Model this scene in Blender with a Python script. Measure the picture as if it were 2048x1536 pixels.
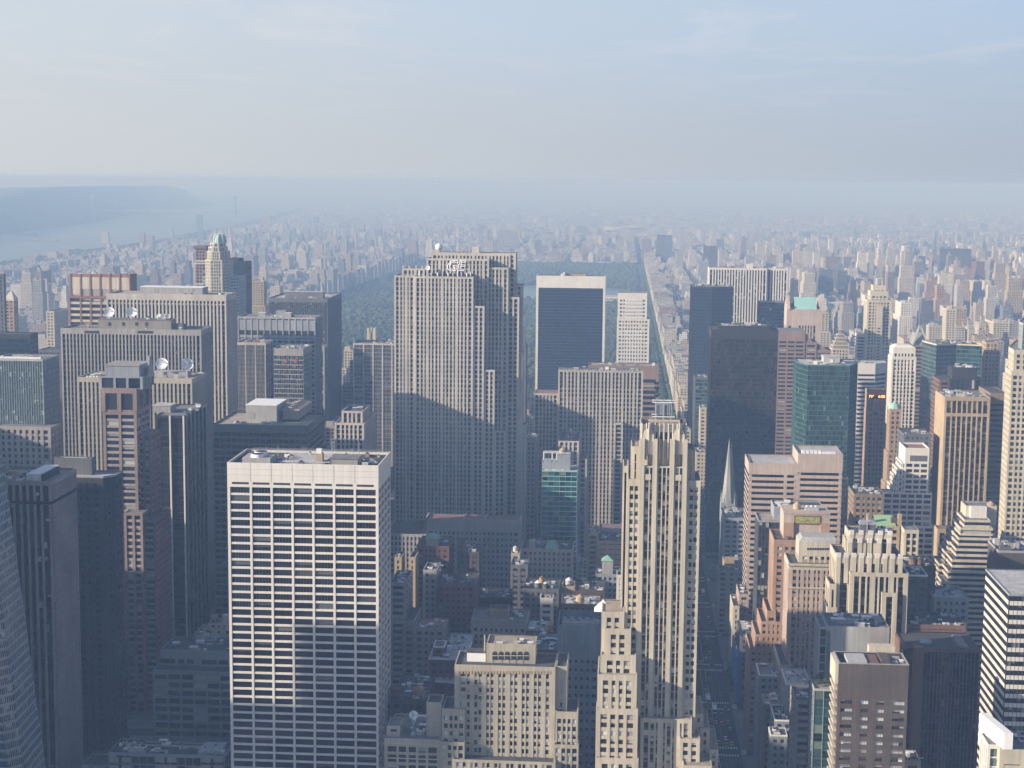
import bpy, math, random
import numpy as np
from math import radians, sin, cos, pi
from mathutils import Vector, Matrix
from mathutils.bvhtree import BVHTree

for o in list(bpy.data.objects): bpy.data.objects.remove(o)
SC = bpy.context.scene
COL = SC.collection

# ---------------------------------------------------------------- camera
F, TH, PSI, ROLL, H = 3240.0, 7.15, 3.95, 0.5, 322.0      # focal length for a 2048 px wide frame, pitch, yaw, roll, height of the deck
cam = bpy.data.cameras.new('camera'); cam.sensor_width = 36.0; cam.lens = F / 2048 * 36
cam.clip_start = 1.0; cam.clip_end = 120000
co = bpy.data.objects.new('camera', cam); COL.objects.link(co)
RC = Matrix.Rotation(radians(PSI), 3, 'Z') @ Matrix.Rotation(radians(90 - TH), 3, 'X') @ Matrix.Rotation(radians(ROLL), 3, 'Z')
co.matrix_world = Matrix.Translation((0, 0, H)) @ RC.to_4x4()
SC.camera = co

# ---------------------------------------------------------------- light
SUN_EL, SUN_A = 19.5, 22.0        # sun height, and how far south of grid west it stands
HAZE, HG, HCOL, HABS = 0.000204, 0.0, (.307, .484, .81), (.46, .358, 0.0)
VLL, VLR, VHL, VHR = (5.9, 6.2, 6.45), (4.1, 4.7, 5.6), (5.9, 6.6, 7.3), (4.35, 5.6, 7.3)      # veil colours: low left, low right, high left, high right
SC.view_settings.view_transform = 'Standard'; SC.view_settings.look = 'None'
SC.view_settings.gamma = 1.0; SC.view_settings.exposure = 0.82
SC.render.film_transparent = False
cy = SC.cycles
cy.use_denoising = True; cy.max_bounces = 5; cy.diffuse_bounces = 2; cy.glossy_bounces = 2; cy.volume_bounces = 0
cy.transmission_bounces = 2; cy.transparent_max_bounces = 6; cy.caustics_reflective = False; cy.caustics_refractive = False

sd = Vector((-cos(radians(SUN_A)) * cos(radians(SUN_EL)), -sin(radians(SUN_A)) * cos(radians(SUN_EL)), sin(radians(SUN_EL))))
sl = bpy.data.lights.new('sun', 'SUN'); sl.energy = 4.9; sl.angle = radians(0.5); sl.color = (1.0, 0.88, 0.74)
so = bpy.data.objects.new('sun', sl); COL.objects.link(so)
so.rotation_euler = sd.to_track_quat('Z', 'Y').to_euler(); so.location = (0, 0, 500)

W = bpy.data.worlds.new('World'); SC.world = W; W.use_nodes = True
nt = W.node_tree; nt.nodes.clear()
def N(t, typ, **kw):
    n = t.nodes.new(typ)
    for k, v in kw.items():
        if k.startswith('_'):
            setattr(n, k[1:], v)
        else:
            n.inputs[int(k[1:]) if k[0] == 'i' and k[1:].isdigit() else k].default_value = v
    return n
sky = N(nt, 'ShaderNodeTexSky', _sky_type='NISHITA', _sun_disc=False, _sun_elevation=radians(SUN_EL),
        _sun_rotation=math.atan2(sd.x, sd.y), _altitude=0, _air_density=1.0, _dust_density=2.2, _ozone_density=1.6)
# thin high cirrus, laid out by direction on the sky
tc = N(nt, 'ShaderNodeTexCoord'); sep = N(nt, 'ShaderNodeSeparateXYZ'); nt.links.new(tc.outputs['Generated'], sep.inputs[0])
zc = N(nt, 'ShaderNodeMath', _operation='MAXIMUM', i1=0.03); nt.links.new(sep.outputs[2], zc.inputs[0])
dx = N(nt, 'ShaderNodeMath', _operation='DIVIDE'); dy = N(nt, 'ShaderNodeMath', _operation='DIVIDE')
nt.links.new(sep.outputs[0], dx.inputs[0]); nt.links.new(zc.outputs[0], dx.inputs[1])
nt.links.new(sep.outputs[1], dy.inputs[0]); nt.links.new(zc.outputs[0], dy.inputs[1])
cb = N(nt, 'ShaderNodeCombineXYZ'); nt.links.new(dx.outputs[0], cb.inputs[0]); nt.links.new(dy.outputs[0], cb.inputs[1])
mp = N(nt, 'ShaderNodeMapping'); mp.inputs['Scale'].default_value = (0.55, 0.22, 1); mp.inputs['Location'].default_value = (3.1, 0.4, 0)
mp.inputs['Rotation'].default_value = (0, 0, 0.5)
nt.links.new(cb.outputs[0], mp.inputs[0])
nz = N(nt, 'ShaderNodeTexNoise', Scale=1.6, Detail=8.0, Roughness=0.62, Distortion=0.7); nt.links.new(mp.outputs[0], nz.inputs[0])
rp = N(nt, 'ShaderNodeMapRange', i1=0.50, i2=0.74, i3=0.0, i4=0.38); nt.links.new(nz.outputs[0], rp.inputs[0])
hz = N(nt, 'ShaderNodeMapRange', i1=0.02, i2=0.13, i3=0.0, i4=1.0); nt.links.new(sep.outputs[2], hz.inputs[0])
mm = N(nt, 'ShaderNodeMath', _operation='MULTIPLY'); nt.links.new(rp.outputs[0], mm.inputs[0]); nt.links.new(hz.outputs[0], mm.inputs[1])
# the pale summer veil low over the horizon, lighter towards the sun, blue above
vx = N(nt, 'ShaderNodeMapRange', i1=-0.36, i2=0.26, i3=0.0, i4=1.0); nt.links.new(sep.outputs[0], vx.inputs[0])
def VM(a, b, fac):
    n = N(nt, 'ShaderNodeMix', _data_type='RGBA'); nt.links.new(fac, n.inputs[0])
    for i, v in ((6, a), (7, b)):
        if isinstance(v, tuple): n.inputs[i].default_value = (*v, 1)
        else: nt.links.new(v, n.inputs[i])
    return n.outputs[2]
low = VM(VLL, VLR, vx.outputs[0]); high = VM(VHL, VHR, vx.outputs[0])
vz = N(nt, 'ShaderNodeMapRange', _interpolation_type='SMOOTHSTEP', i1=0.0, i2=0.12, i3=0.0, i4=1.0); nt.links.new(sep.outputs[2], vz.inputs[0])
vt = N(nt, 'ShaderNodeMapRange', _interpolation_type='SMOOTHSTEP', i1=0.08, i2=0.40, i3=0.0, i4=1.0); nt.links.new(sep.outputs[2], vt.inputs[0])
veil = VM(low, high, vz.outputs[0]); sb = N(nt, 'ShaderNodeMix', _data_type='RGBA', _blend_type='MULTIPLY', i0=1.0); nt.links.new(sky.outputs[0], sb.inputs[6]); sb.inputs[7].default_value = (.76, 1.0, 1.42, 1)
skt = VM(veil, sb.outputs[2], vt.outputs[0])
mx = N(nt, 'ShaderNodeMix', _data_type='RGBA'); nt.links.new(mm.outputs[0], mx.inputs[0]); nt.links.new(skt, mx.inputs[6])
mx.inputs[7].default_value = (8.7, 7.8, 7.5, 1)
bg = N(nt, 'ShaderNodeBackground', Strength=0.06); nt.links.new(mx.outputs[2], bg.inputs[0])
wo = N(nt, 'ShaderNodeOutputWorld'); nt.links.new(bg.outputs[0], wo.inputs[0])

# ---------------------------------------------------------------- geometry of the view (where a sight line meets a street's plane)
def proj(x, y, z):
    d = RC.transposed() @ Vector((x, y, z - H)); return 1024 + F * d.x / -d.z, 768 - F * d.y / -d.z
def at(px, py, Y):
    d = RC @ Vector((px - 1024, 768 - py, -F)); t = Y / d.y; return d.x * t, H + d.z * t
def gnd(px, py, z=0.0):
    d = RC @ Vector((px - 1024, 768 - py, -F)); t = (z - H) / d.z; return d.x * t, d.y * t
def backY(X, z, Y, bp=None, by=None):
    lo, hi = Y, Y + 500
    s0 = proj(X, lo, z); s1 = proj(X, hi, z)
    k = 0 if bp is not None else 1; tgt = bp if k == 0 else by
    for _ in range(40):
        m = (lo + hi) / 2; v = proj(X, m, z)[k]
        if (v - tgt) * (s0[k] - tgt) > 0: lo = m
        else: hi = m
    return lo

# ---------------------------------------------------------------- materials
M = {}
def mat(name):
    m = bpy.data.materials.new(name); m.use_nodes = True; t = m.node_tree; t.nodes.clear()
    b = t.nodes.new('ShaderNodeBsdfPrincipled'); o = t.nodes.new('ShaderNodeOutputMaterial'); t.links.new(b.outputs[0], o.inputs[0])
    M[name] = m; return m, t, b
def wall(name, col, var=0.16, rough=0.85, streak=0.18, scale=0.05, metal=0.0):
    m, t, b = mat(name); g = N(t, 'ShaderNodeNewGeometry')
    n1 = N(t, 'ShaderNodeTexNoise', Scale=scale, Detail=4.0, Roughness=0.6); t.links.new(g.outputs[0], n1.inputs[0])
    mp = N(t, 'ShaderNodeMapping'); mp.inputs['Scale'].default_value = (0.9, 0.9, 0.035); t.links.new(g.outputs[0], mp.inputs[0])
    n2 = N(t, 'ShaderNodeTexNoise', Scale=1.0, Detail=3.0); t.links.new(mp.outputs[0], n2.inputs[0])
    r1 = N(t, 'ShaderNodeMapRange', i1=0.3, i2=0.7, i3=1 - var, i4=1 + var); t.links.new(n1.outputs[0], r1.inputs[0])
    r2 = N(t, 'ShaderNodeMapRange', i1=0.35, i2=0.7, i3=1 - streak, i4=1 + streak * .5); t.links.new(n2.outputs[0], r2.inputs[0])
    mu = N(t, 'ShaderNodeMath', _operation='MULTIPLY'); t.links.new(r1.outputs[0], mu.inputs[0]); t.links.new(r2.outputs[0], mu.inputs[1])
    v = N(t, 'ShaderNodeVectorMath', _operation='SCALE'); v.inputs[0].default_value = col; t.links.new(mu.outputs[0], v.inputs['Scale'])
    t.links.new(v.outputs[0], b.inputs['Base Color']); b.inputs['Roughness'].default_value = rough; b.inputs['Metallic'].default_value = metal
    return m
def glass(name, dark, blind=(0.38, 0.38, 0.35), p=0.25, rough=0.12, ior=1.45, jit=0.7, full=0.3, obj=False, metal=0.0):
    m, t, b = mat(name); uv = N(t, 'ShaderNodeUVMap'); s = N(t, 'ShaderNodeSeparateXYZ'); t.links.new(uv.outputs[0], s.inputs[0])
    oi = N(t, 'ShaderNodeObjectInfo'); fu = N(t, 'ShaderNodeMath', _operation='FLOOR'); fv = N(t, 'ShaderNodeMath', _operation='FLOOR')
    t.links.new(s.outputs[0], fu.inputs[0]); t.links.new(s.outputs[1], fv.inputs[0])
    c = N(t, 'ShaderNodeCombineXYZ'); t.links.new(fu.outputs[0], c.inputs[0]); t.links.new(fv.outputs[0], c.inputs[1])
    ml = N(t, 'ShaderNodeMath', _operation='MULTIPLY', i1=97.0); t.links.new(oi.outputs['Random'], ml.inputs[0]); t.links.new(ml.outputs[0], c.inputs[2])
    wn = N(t, 'ShaderNodeTexWhiteNoise', _noise_dimensions='3D'); t.links.new(c.outputs[0], wn.inputs[0])
    sc = N(t, 'ShaderNodeSeparateColor'); t.links.new(wn.outputs['Color'], sc.inputs[0])
    fr = N(t, 'ShaderNodeMath', _operation='FRACT'); t.links.new(s.outputs[1], fr.inputs[0])
    th = N(t, 'ShaderNodeMapRange', i1=0.0, i2=1.0, i3=0.1 - full, i4=0.98); t.links.new(sc.outputs[1], th.inputs[0])
    gt = N(t, 'ShaderNodeMath', _operation='GREATER_THAN'); t.links.new(fr.outputs[0], gt.inputs[0]); t.links.new(th.outputs[0], gt.inputs[1])
    pr = N(t, 'ShaderNodeMath', _operation='LESS_THAN', i1=p); t.links.new(sc.outputs[0], pr.inputs[0])
    an = N(t, 'ShaderNodeMath', _operation='MULTIPLY'); t.links.new(gt.outputs[0], an.inputs[0]); t.links.new(pr.outputs[0], an.inputs[1])
    br = N(t, 'ShaderNodeMapRange', i1=0.0, i2=1.0, i3=1 - jit, i4=1 + jit); t.links.new(sc.outputs[2], br.inputs[0])
    dk = N(t, 'ShaderNodeVectorMath', _operation='SCALE'); dk.inputs[0].default_value = dark; t.links.new(br.outputs[0], dk.inputs['Scale'])
    bl = N(t, 'ShaderNodeVectorMath', _operation='SCALE'); bl.inputs[0].default_value = blind
    b2 = N(t, 'ShaderNodeMapRange', i1=0.0, i2=1.0, i3=0.55, i4=1.25); t.links.new(sc.outputs[2], b2.inputs[0]); t.links.new(b2.outputs[0], bl.inputs['Scale'])
    mi = N(t, 'ShaderNodeMix', _data_type='RGBA'); t.links.new(an.outputs[0], mi.inputs[0]); t.links.new(dk.outputs[0], mi.inputs[6]); t.links.new(bl.outputs[0], mi.inputs[7])
    t.links.new(mi.outputs[2], b.inputs['Base Color']); b.inputs['Roughness'].default_value = rough; b.inputs['IOR'].default_value = ior; b.inputs['Metallic'].default_value = metal; b.inputs['Specular IOR Level'].default_value = .4
    g = N(t, 'ShaderNodeNewGeometry'); nn = N(t, 'ShaderNodeTexNoise', Scale=0.25, Detail=1.0); t.links.new(g.outputs[0], nn.inputs[0])
    bp = N(t, 'ShaderNodeBump', Strength=0.06, Distance=0.6); t.links.new(nn.outputs[0], bp.inputs['Height']); t.links.new(bp.outputs[0], b.inputs['Normal'])
    return m
def plain(name, col, rough=0.6, metal=0.0, emit=None, es=1.0):
    m, t, b = mat(name); b.inputs['Base Color'].default_value = (*col, 1); b.inputs['Roughness'].default_value = rough; b.inputs['Metallic'].default_value = metal
    if emit: b.inputs['Emission Color'].default_value = (*emit, 1); b.inputs['Emission Strength'].default_value = es
    return m
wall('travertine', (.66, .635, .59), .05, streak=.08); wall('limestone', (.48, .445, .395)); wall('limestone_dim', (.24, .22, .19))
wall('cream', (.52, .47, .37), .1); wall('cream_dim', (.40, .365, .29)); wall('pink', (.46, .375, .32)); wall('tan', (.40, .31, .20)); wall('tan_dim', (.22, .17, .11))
wall('orange', (.40, .26, .18)); wall('brick_tan', (.35, .245, .17)); wall('redbrick', (.17, .085, .065)); wall('brownbrick', (.085, .068, .058), .25); wall('maroon', (.26, .13, .10))
wall('granite_dark', (.026, .026, .030)); wall('grey', (.34, .34, .335)); wall('grey_dark', (.12, .125, .135)); wall('bluegrey', (.27, .30, .335)); wall('white', (.66, .63, .58), .06, streak=.1)
wall('greywarm', (.31, .29, .275)); wall('black', (.018, .02, .024)); wall('silver', (.55, .55, .56), .08, rough=.35, metal=.6); wall('copper', (.22, .42, .34)); wall('greenroof', (.30, .48, .25))
wall('brownstone', (.17, .10, .075)); wall('brownpink', (.25, .18, .155)); wall('roof_grey', (.17, .17, .175), .3, scale=.2); wall('roof_tan', (.33, .28, .23), .25, scale=.2); wall('roof_light', (.42, .42, .42), .25, scale=.2)
wall('roof_red', (.24, .13, .12), .2, scale=.2); wall('roof_dark', (.06, .062, .068), .3, scale=.2); wall('wood', (.42, .26, .13), .2); wall('steel', (.40, .41, .42), .1); wall('whitemetal', (.78, .78, .77), .04, rough=.45)
wall('teal', (.06, .13, .125), .1); wall('turq', (.28, .50, .46), .1); wall('spiregrey', (.30, .32, .31))
glass('g_dark', (.022, .024, .030), p=.28); glass('g_plain', (.010, .012, .018), p=.05, jit=.5); glass('g_black', (.012, .011, .011), p=.03, blind=(.1, .08, .05), jit=.6)
glass('g_blue', (.035, .065, .10), p=.08, ior=1.9, jit=.5); glass('g_solow', (.008, .020, .036), p=.0, ior=1.5, jit=.45, rough=.2); glass('g_green', (.018, .05, .052), p=.08, blind=(.14, .20, .15), ior=1.7, jit=.8)
glass('g_teal', (.014, .07, .08), p=.1, blind=(.2, .24, .1), ior=1.8, jit=.8, full=.6); glass('g_pale', (.10, .15, .15), p=.14, jit=.3, blind=(.35, .42, .4), ior=1.7); glass('g_brown', (.022, .018, .017), p=.34, blind=(.055, .042, .032), jit=.6, full=1.0)
glass('g_warm', (.022, .02, .02), p=.45, blind=(.20, .19, .16)); glass('g_blinds', (.025, .028, .03), p=.6, blind=(.50, .50, .46), full=.35); glass('g_stone', (.03, .03, .032), p=.2, blind=(.25, .24, .22))
glass('g_office', (.020, .022, .026), p=.62, blind=(.55, .56, .54), full=.5)
glass('g_win', (.022, .026, .03), p=.5, blind=(.48, .49, .47), full=.3)
plain('whitepaint', (.8, .8, .78), .5); plain('dishwhite', (.75, .76, .78), .45); plain('dark', (.02, .02, .022), .7); plain('redpaint', (.26, .10, .11)); plain('led', (.1, .03, .01), emit=(1.0, .42, .14), es=2.4)
plain('ledred', (.3, .03, .03), emit=(.75, .08, .10), es=.08); plain('glowwhite', (.85, .85, .85), emit=(.9, .95, 1.0), es=.22); plain('leafdark', (.03, .055, .025), .9)  # roof letters are unlit white paint; a little glow is added to brighten them

# ---------------------------------------------------------------- mesh tools
class MB:
    def __init__(s, name): s.name = name; s.v = []; s.f = []; s.m = []; s.uv = []; s.mats = []; s.sub = []
    def mi(s, mn):
        if mn not in s.mats: s.mats.append(mn)
        return s.mats.index(mn)
    def face(s, pts, mn, uv=None):
        i = len(s.v); s.v += [tuple(p) for p in pts]; s.f.append(tuple(range(i, i + len(pts)))); s.m.append(s.mi(mn)); s.uv.append(uv)
    def box(s, x0, x1, y0, y1, z0, z1, mn):
        i = len(s.v); k = s.mi(mn)
        s.v += [(x, y, z) for z in (z0, z1) for y in (y0, y1) for x in (x0, x1)]
        for q in ((0, 1, 5, 4), (1, 3, 7, 5), (3, 2, 6, 7), (2, 0, 4, 6), (4, 5, 7, 6), (0, 2, 3, 1)):
            s.f.append(tuple(i + j for j in q)); s.m.append(k); s.uv.append(None)
    def obox(s, P, a, n, u0, u1, d0, d1, z0, z1, mn):     # a box along a facade: u along it, d inward from it
        i = len(s.v); k = s.mi(mn)
        for z in (z0, z1):
            for u, d in ((u0, d0), (u1, d0), (u1, d1), (u0, d1)):
                s.v.append((P[0] + a[0] * u - n[0] * d, P[1] + a[1] * u - n[1] * d, z))
        for q in ((0, 1, 5, 4), (1, 2, 6, 5), (3, 0, 4, 7), (4, 5, 6, 7), (1, 0, 3, 2)):
            s.f.append(tuple(i + j for j in q)); s.m.append(k); s.uv.append(None)
    def prism(s, poly, z0, z1, mn, top=True, poly2=None):
        p2 = poly2 or poly; n = len(poly); i = len(s.v); k = s.mi(mn)
        s.v += [(x, y, z0) for x, y in poly] + [(x, y, z1) for x, y in p2]
        for j in range(n):
            s.f.append((i + j, i + (j + 1) % n, i + n + (j + 1) % n, i + n + j)); s.m.append(k); s.uv.append(None)
        if top: s.f.append(tuple(range(i + n, i + 2 * n))); s.m.append(k); s.uv.append(None)
    def cyl(s, cx, cy, z0, z1, r0, r1, mn, n=16):
        A = [(cx + r0 * cos(2 * pi * j / n), cy + r0 * sin(2 * pi * j / n)) for j in range(n)]
        B_ = [(cx + r1 * cos(2 * pi * j / n), cy + r1 * sin(2 * pi * j / n)) for j in range(n)]
        s.prism(A, z0, z1, mn, True, B_)
    def build(s, parent, loc, name=None):
        if not s.f: return None
        me = bpy.data.meshes.new(name or s.name)
        lx, ly, lz = loc
        me.from_pydata([(x - lx, y - ly, z - lz) for x, y, z in s.v], [], s.f)
        for mn in s.mats: me.materials.append(M[mn])
        me.polygons.foreach_set('material_index', s.m)
        if any(u is not None for u in s.uv):
            ul = me.uv_layers.new(name='UVMap'); arr = np.zeros((len(me.loops), 2)); k = 0
            for f, u in zip(s.f, s.uv):
                if u is not None: arr[k:k + len(f)] = u
                k += len(f)
            ul.data.foreach_set('uv', arr.ravel())
        me.update(); o = bpy.data.objects.new(name or s.name, me); COL.objects.link(o); o.parent = parent
        if parent is None: o.location = loc
        return o

def tag(o, label=None, cat=None, group=None, kind=None):
    if label: o['label'] = label
    if cat: o['category'] = cat
    if group: o['group'] = group
    if kind: o['kind'] = kind
    return o
def offs(poly, d):      # polygon moved inward by d
    n = len(poly); out = []
    for i in range(n):
        p0, p1, p2 = Vector(poly[i - 1]), Vector(poly[i]), Vector(poly[(i + 1) % n])
        a = (p1 - p0).normalized(); b = (p2 - p1).normalized(); na = Vector((-a.y, a.x)); nb = Vector((-b.y, b.x))
        k = 1 + na.dot(nb); q = p1 + (na + nb) * (d / max(k, .2)); out.append((q.x, q.y))
    return out

FOOT = []       # footprints already taken
BUILT = []
WCACHE = {}
class B:
    def __init__(s, name, label, cat='office tower', group=None):
        s.name, s.label, s.cat, s.group = name, label, cat, group; s.parts = {}; s.extra = []; s.wins = []; s.org = None; s.z = 0
        BUILT.append(s)
    def P(s, n):
        if n not in s.parts: s.parts[n] = MB(n)
        return s.parts[n]
    def new(s, n):
        m = MB(n); s.extra.append(m); return m
    def facade(s, poly, z0, z1, st, win=0, foot=True, edges=None, roof=True):
        if s.org is None: s.org = (sum(p[0] for p in poly) / len(poly), sum(p[1] for p in poly) / len(poly), 0)
        if foot: FOOT.append((min(p[0] for p in poly), max(p[0] for p in poly), min(p[1] for p in poly), max(p[1] for p in poly), z1))
        s.z = max(s.z, z1)
        pd, sdp = st.get('pd', .6), st.get('sd', .3); D = max(pd, sdp); c = st.get('c', 1.0); fl = st['fl']; bay = st['bay']; pw = st.get('p', .8); sp = st.get('sp', 1.2)
        top = st.get('top', 2.0); par = st.get('par', 1.0); W_, G_, R_ = s.P('wall'), s.P('glazing'), s.new('roof')
        wm = st['w']; sm = st.get('s', wm); core = offs(poly, D); zt = z1 - top; n = len(poly)
        nf = max(1, int(round((zt - z0) / fl))); fl = (zt - z0) / nf
        for i in range(n):
            p, q = Vector(poly[i]), Vector(poly[(i + 1) % n]); L = (q - p).length; a = (q - p) / L; nrm = Vector((a.y, -a.x))
            cp, cq = core[i], core[(i + 1) % n]
            nb = max(1, int(round((L - 2 * c) / bay))); ba = (L - 2 * c) / nb
            u0 = -(c - D) / ba; u1 = nb + (c - D) / ba
            G_.face([(cp[0], cp[1], z0), (cq[0], cq[1], z0), (cq[0], cq[1], zt), (cp[0], cp[1], zt)], st['g'], [(u0, -sp / fl), (u1, -sp / fl), (u1, nf - sp / fl), (u0, nf - sp / fl)])
            if edges is not None and i not in edges:
                if st.get('skip'): continue
                W_.obox(p, a, nrm, D if i % 2 else 0, L - (D if i % 2 else 0), 0, D + .05, z0, zt, wm); continue
            odd = (i % 2 == 1)
            def rng(d): return (D, L - D) if odd else (D - d, L - (D - d))
            e = rng(pd)
            if c > 0:
                W_.obox(p, a, nrm, e[0], c, D - pd, D + .05, z0, zt, wm); W_.obox(p, a, nrm, L - c, e[1], D - pd, D + .05, z0, zt, wm)
            wk = st.get('wide')
            for j in range(1, nb):
                w2 = pw
                if wk and j % wk[0] == wk[2]: w2 = wk[1]
                W_.obox(p, a, nrm, c + j * ba - w2 / 2, c + j * ba + w2 / 2, D - pd, D + .05, z0, zt, wm)
            e = rng(sdp)
            if sp > 0:
                for k in range(nf):
                    W_.obox(p, a, nrm, e[0], e[1], D - sdp, D + .04, z0 + k * fl, z0 + k * fl + sp, sm)
            if win and i == 0:
                ww = ba - pw; wh = fl - sp
                for k in range(nf - 1, -1, -1):
                    for j in range(nb):
                        if len(s.wins) < win:
                            uu = c + (j + .5) * ba; s.wins.append((p.x + a.x * uu, p.y + a.y * uu, z0 + k * fl + sp, a.x, a.y, ww, wh, nrm.x, nrm.y, D, st['g'], st.get('sash', 1)))
        W_.prism(offs(poly, -.004), zt, z1 - par, st.get('t', wm), True)
        if roof:
            rp_ = offs(poly, .45); R_.face([(x, y, z1 - par + .02) for x, y in rp_], st.get('r', 'roof_grey'))
            if par > 0:
                pp = s.new('parapet')
                for i in range(n):
                    p, q = Vector(poly[i]), Vector(poly[(i + 1) % n]); L = (q - p).length; a = (q - p) / L; nrm = Vector((a.y, -a.x)); odd = i % 2
                    pp.obox(p, a, nrm, .5 if odd else -.01, L - .5 if odd else L + .01, -.01, .5, z1 - par, z1, st.get('pm', st.get('t', wm)))
    def fin(s):
        root = bpy.data.objects.new(s.name, None); COL.objects.link(root); root.empty_display_size = 5
        root.location = s.org; tag(root, s.label, s.cat, s.group); s.root = root
        for m in list(s.parts.values()) + s.extra:
            if m.name == 'parapet': m.name = 'parapet'
            o = m.build(root, s.org)
            if o:
                for c in m.sub: c.build(o, s.org)
        for (x, y, z, ax, ay, ww, wh, nx, ny, D, g, sash) in s.wins:
            key = (round(ww, 2), round(wh, 2), g, sash, s.name)
            if key not in WCACHE:
                b = MB('window'); h = ww / 2
                b.face([(-h, 0, 0), (h, 0, 0), (h, 0, wh), (-h, 0, wh)], g, [(.01, .01), (.99, .01), (.99, .99), (.01, .99)])
                fw = .07
                b.box(-h, h, -.05, .0 - .01, wh - fw, wh, 'dark' if sash == 0 else 'frame'); b.box(-h, -h + fw, -.05, -.01, 0, wh - fw, 'frame'); b.box(h - fw, h, -.05, -.01, 0, wh - fw, 'frame')
                if sash == 1: b.box(-h + fw, h - fw, -.06, -.01, wh * .48, wh * .48 + .08, 'frame')
                if sash > 1:
                    for j in range(1, sash): b.box(-h + ww * j / sash - .05, -h + ww * j / sash + .05, -.06, -.01, 0, wh - fw, 'frame')
                o = b.build(root, (0, 0, 0), 'window'); WCACHE[key] = o.data; first = o
            else:
                first = bpy.data.objects.new('window', WCACHE[key]); COL.objects.link(first); first.parent = root
            first.location = (x - nx * (D - .03) - s.org[0], y - ny * (D - .03) - s.org[1], z); first.rotation_euler = (0, 0, math.atan2(ay, ax))
        return root
plain('frame', (.09, .10, .09), .5)

def rect(x0, x1, y0, y1): return [(x0, y0), (x1, y0), (x1, y1), (x0, y1)]
def blk(b, l, r, t, Y, st, bp=None, by=None, dp=None, zb=0, win=0, foot=True, z1=None, edges=None, roof=True):
    x0 = at(l, t, Y)[0]; x1 = at(r, t, Y)[0]; z = z1 if z1 is not None else at((l + r) / 2, t, Y)[1]
    if dp is None:
        xs = x1 if x1 < 0 or (bp is not None and bp > r) else x0
        y1 = backY(xs, z, Y, bp, by)
    else: y1 = Y + dp
    b.facade(rect(x0, x1, Y, y1), zb, z, st, win, foot, edges, roof)
    return (x0, x1, Y, y1, z)
def pbox(b, part, l, r, t, Y, dp, zb, mn, t2=None):      # a box on a roof, its front top edge seen at (l..r, t)
    x0 = at(l, t, Y)[0]; x1 = at(r, t, Y)[0]; z = at((l + r) / 2, t, Y)[1]
    m = b.new(part); m.box(x0, x1, Y, Y + dp, zb, max(z, zb + .5), mn)
    if t2: m.box(x0 - .3, x1 + .3, Y - .3, Y + dp + .3, max(z, zb + .5), max(z, zb + .5) + .35, t2)
    return m
def tank(b, cx, cy, z, r=2.0, h=3.6, col='wood', roofc='wood', legs=2.2):
    m = b.new('water_tank')
    for sx in (-1, 1):
        for sy in (-1, 1): m.box(cx + sx * r * .6 - .12, cx + sx * r * .6 + .12, cy + sy * r * .6 - .12, cy + sy * r * .6 + .12, z, z + legs, 'dark')
    m.cyl(cx, cy, z + legs, z + legs + h, r, r * .95, col, 14)
    c = MB('tank_roof'); c.cyl(cx, cy, z + legs + h, z + legs + h + r * .75, r * 1.08, .1, roofc, 14); m.sub.append(c)
def ptank(b, px, py, Y, zroof, r=2.0, h=3.4, col='wood', roofc='wood'):
    x, z = at(px, py, Y); tank(b, x, Y, zroof, r, h, col, roofc, max(.3, z - zroof - h - r * .75))
def dish(b, px, py, Y, r, aim, zr, mn='dishwhite'):
    x, z = at(px, py, Y); m = b.new('satellite_dish'); c = MB('reflector')
    d = Vector(aim).normalized(); q = d.to_track_quat('Z', 'Y').to_matrix(); n, rings = 20, 5; ctr = Vector((x, Y, z)); pts = []
    for k in range(rings + 1):
        rr = r * k / rings; hh = .28 * r * (k / rings) ** 2 - .28 * r
        pts.append([ctr + q @ Vector((rr * cos(2 * pi * j / n), rr * sin(2 * pi * j / n), hh)) for j in range(n)])
    for k in range(rings):
        for j in range(n):
            A = [pts[k][j], pts[k + 1][j], pts[k + 1][(j + 1) % n], pts[k][(j + 1) % n]]
            c.face(A, mn); c.face([p - d * .12 for p in reversed(A)], mn)
    base = ctr - d * r * .3
    m.box(base.x - .35, base.x + .35, base.y - .35, base.y + .35, zr, base.z, 'steel'); m.box(base.x - 1.2, base.x + 1.2, base.y - 1.2, base.y + 1.2, zr, zr + .5, 'steel')
    f = MB('feed_horn'); tip = ctr + d * r * .55
    for ang in (0, 2.1, 4.2):
        e = ctr + q @ Vector((r * .9 * cos(ang), r * .9 * sin(ang), 0)); v = tip - e; k = 6
        for i in range(k):
            s_ = e + v * (i / k); s2 = e + v * ((i + 1) / k); lo = [min(s_[j], s2[j]) - .07 for j in range(3)]; hi = [max(s_[j], s2[j]) + .07 for j in range(3)]
            f.box(lo[0], hi[0], lo[1], hi[1], lo[2], hi[2], 'steel')
    m.sub += [c, f]
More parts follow.
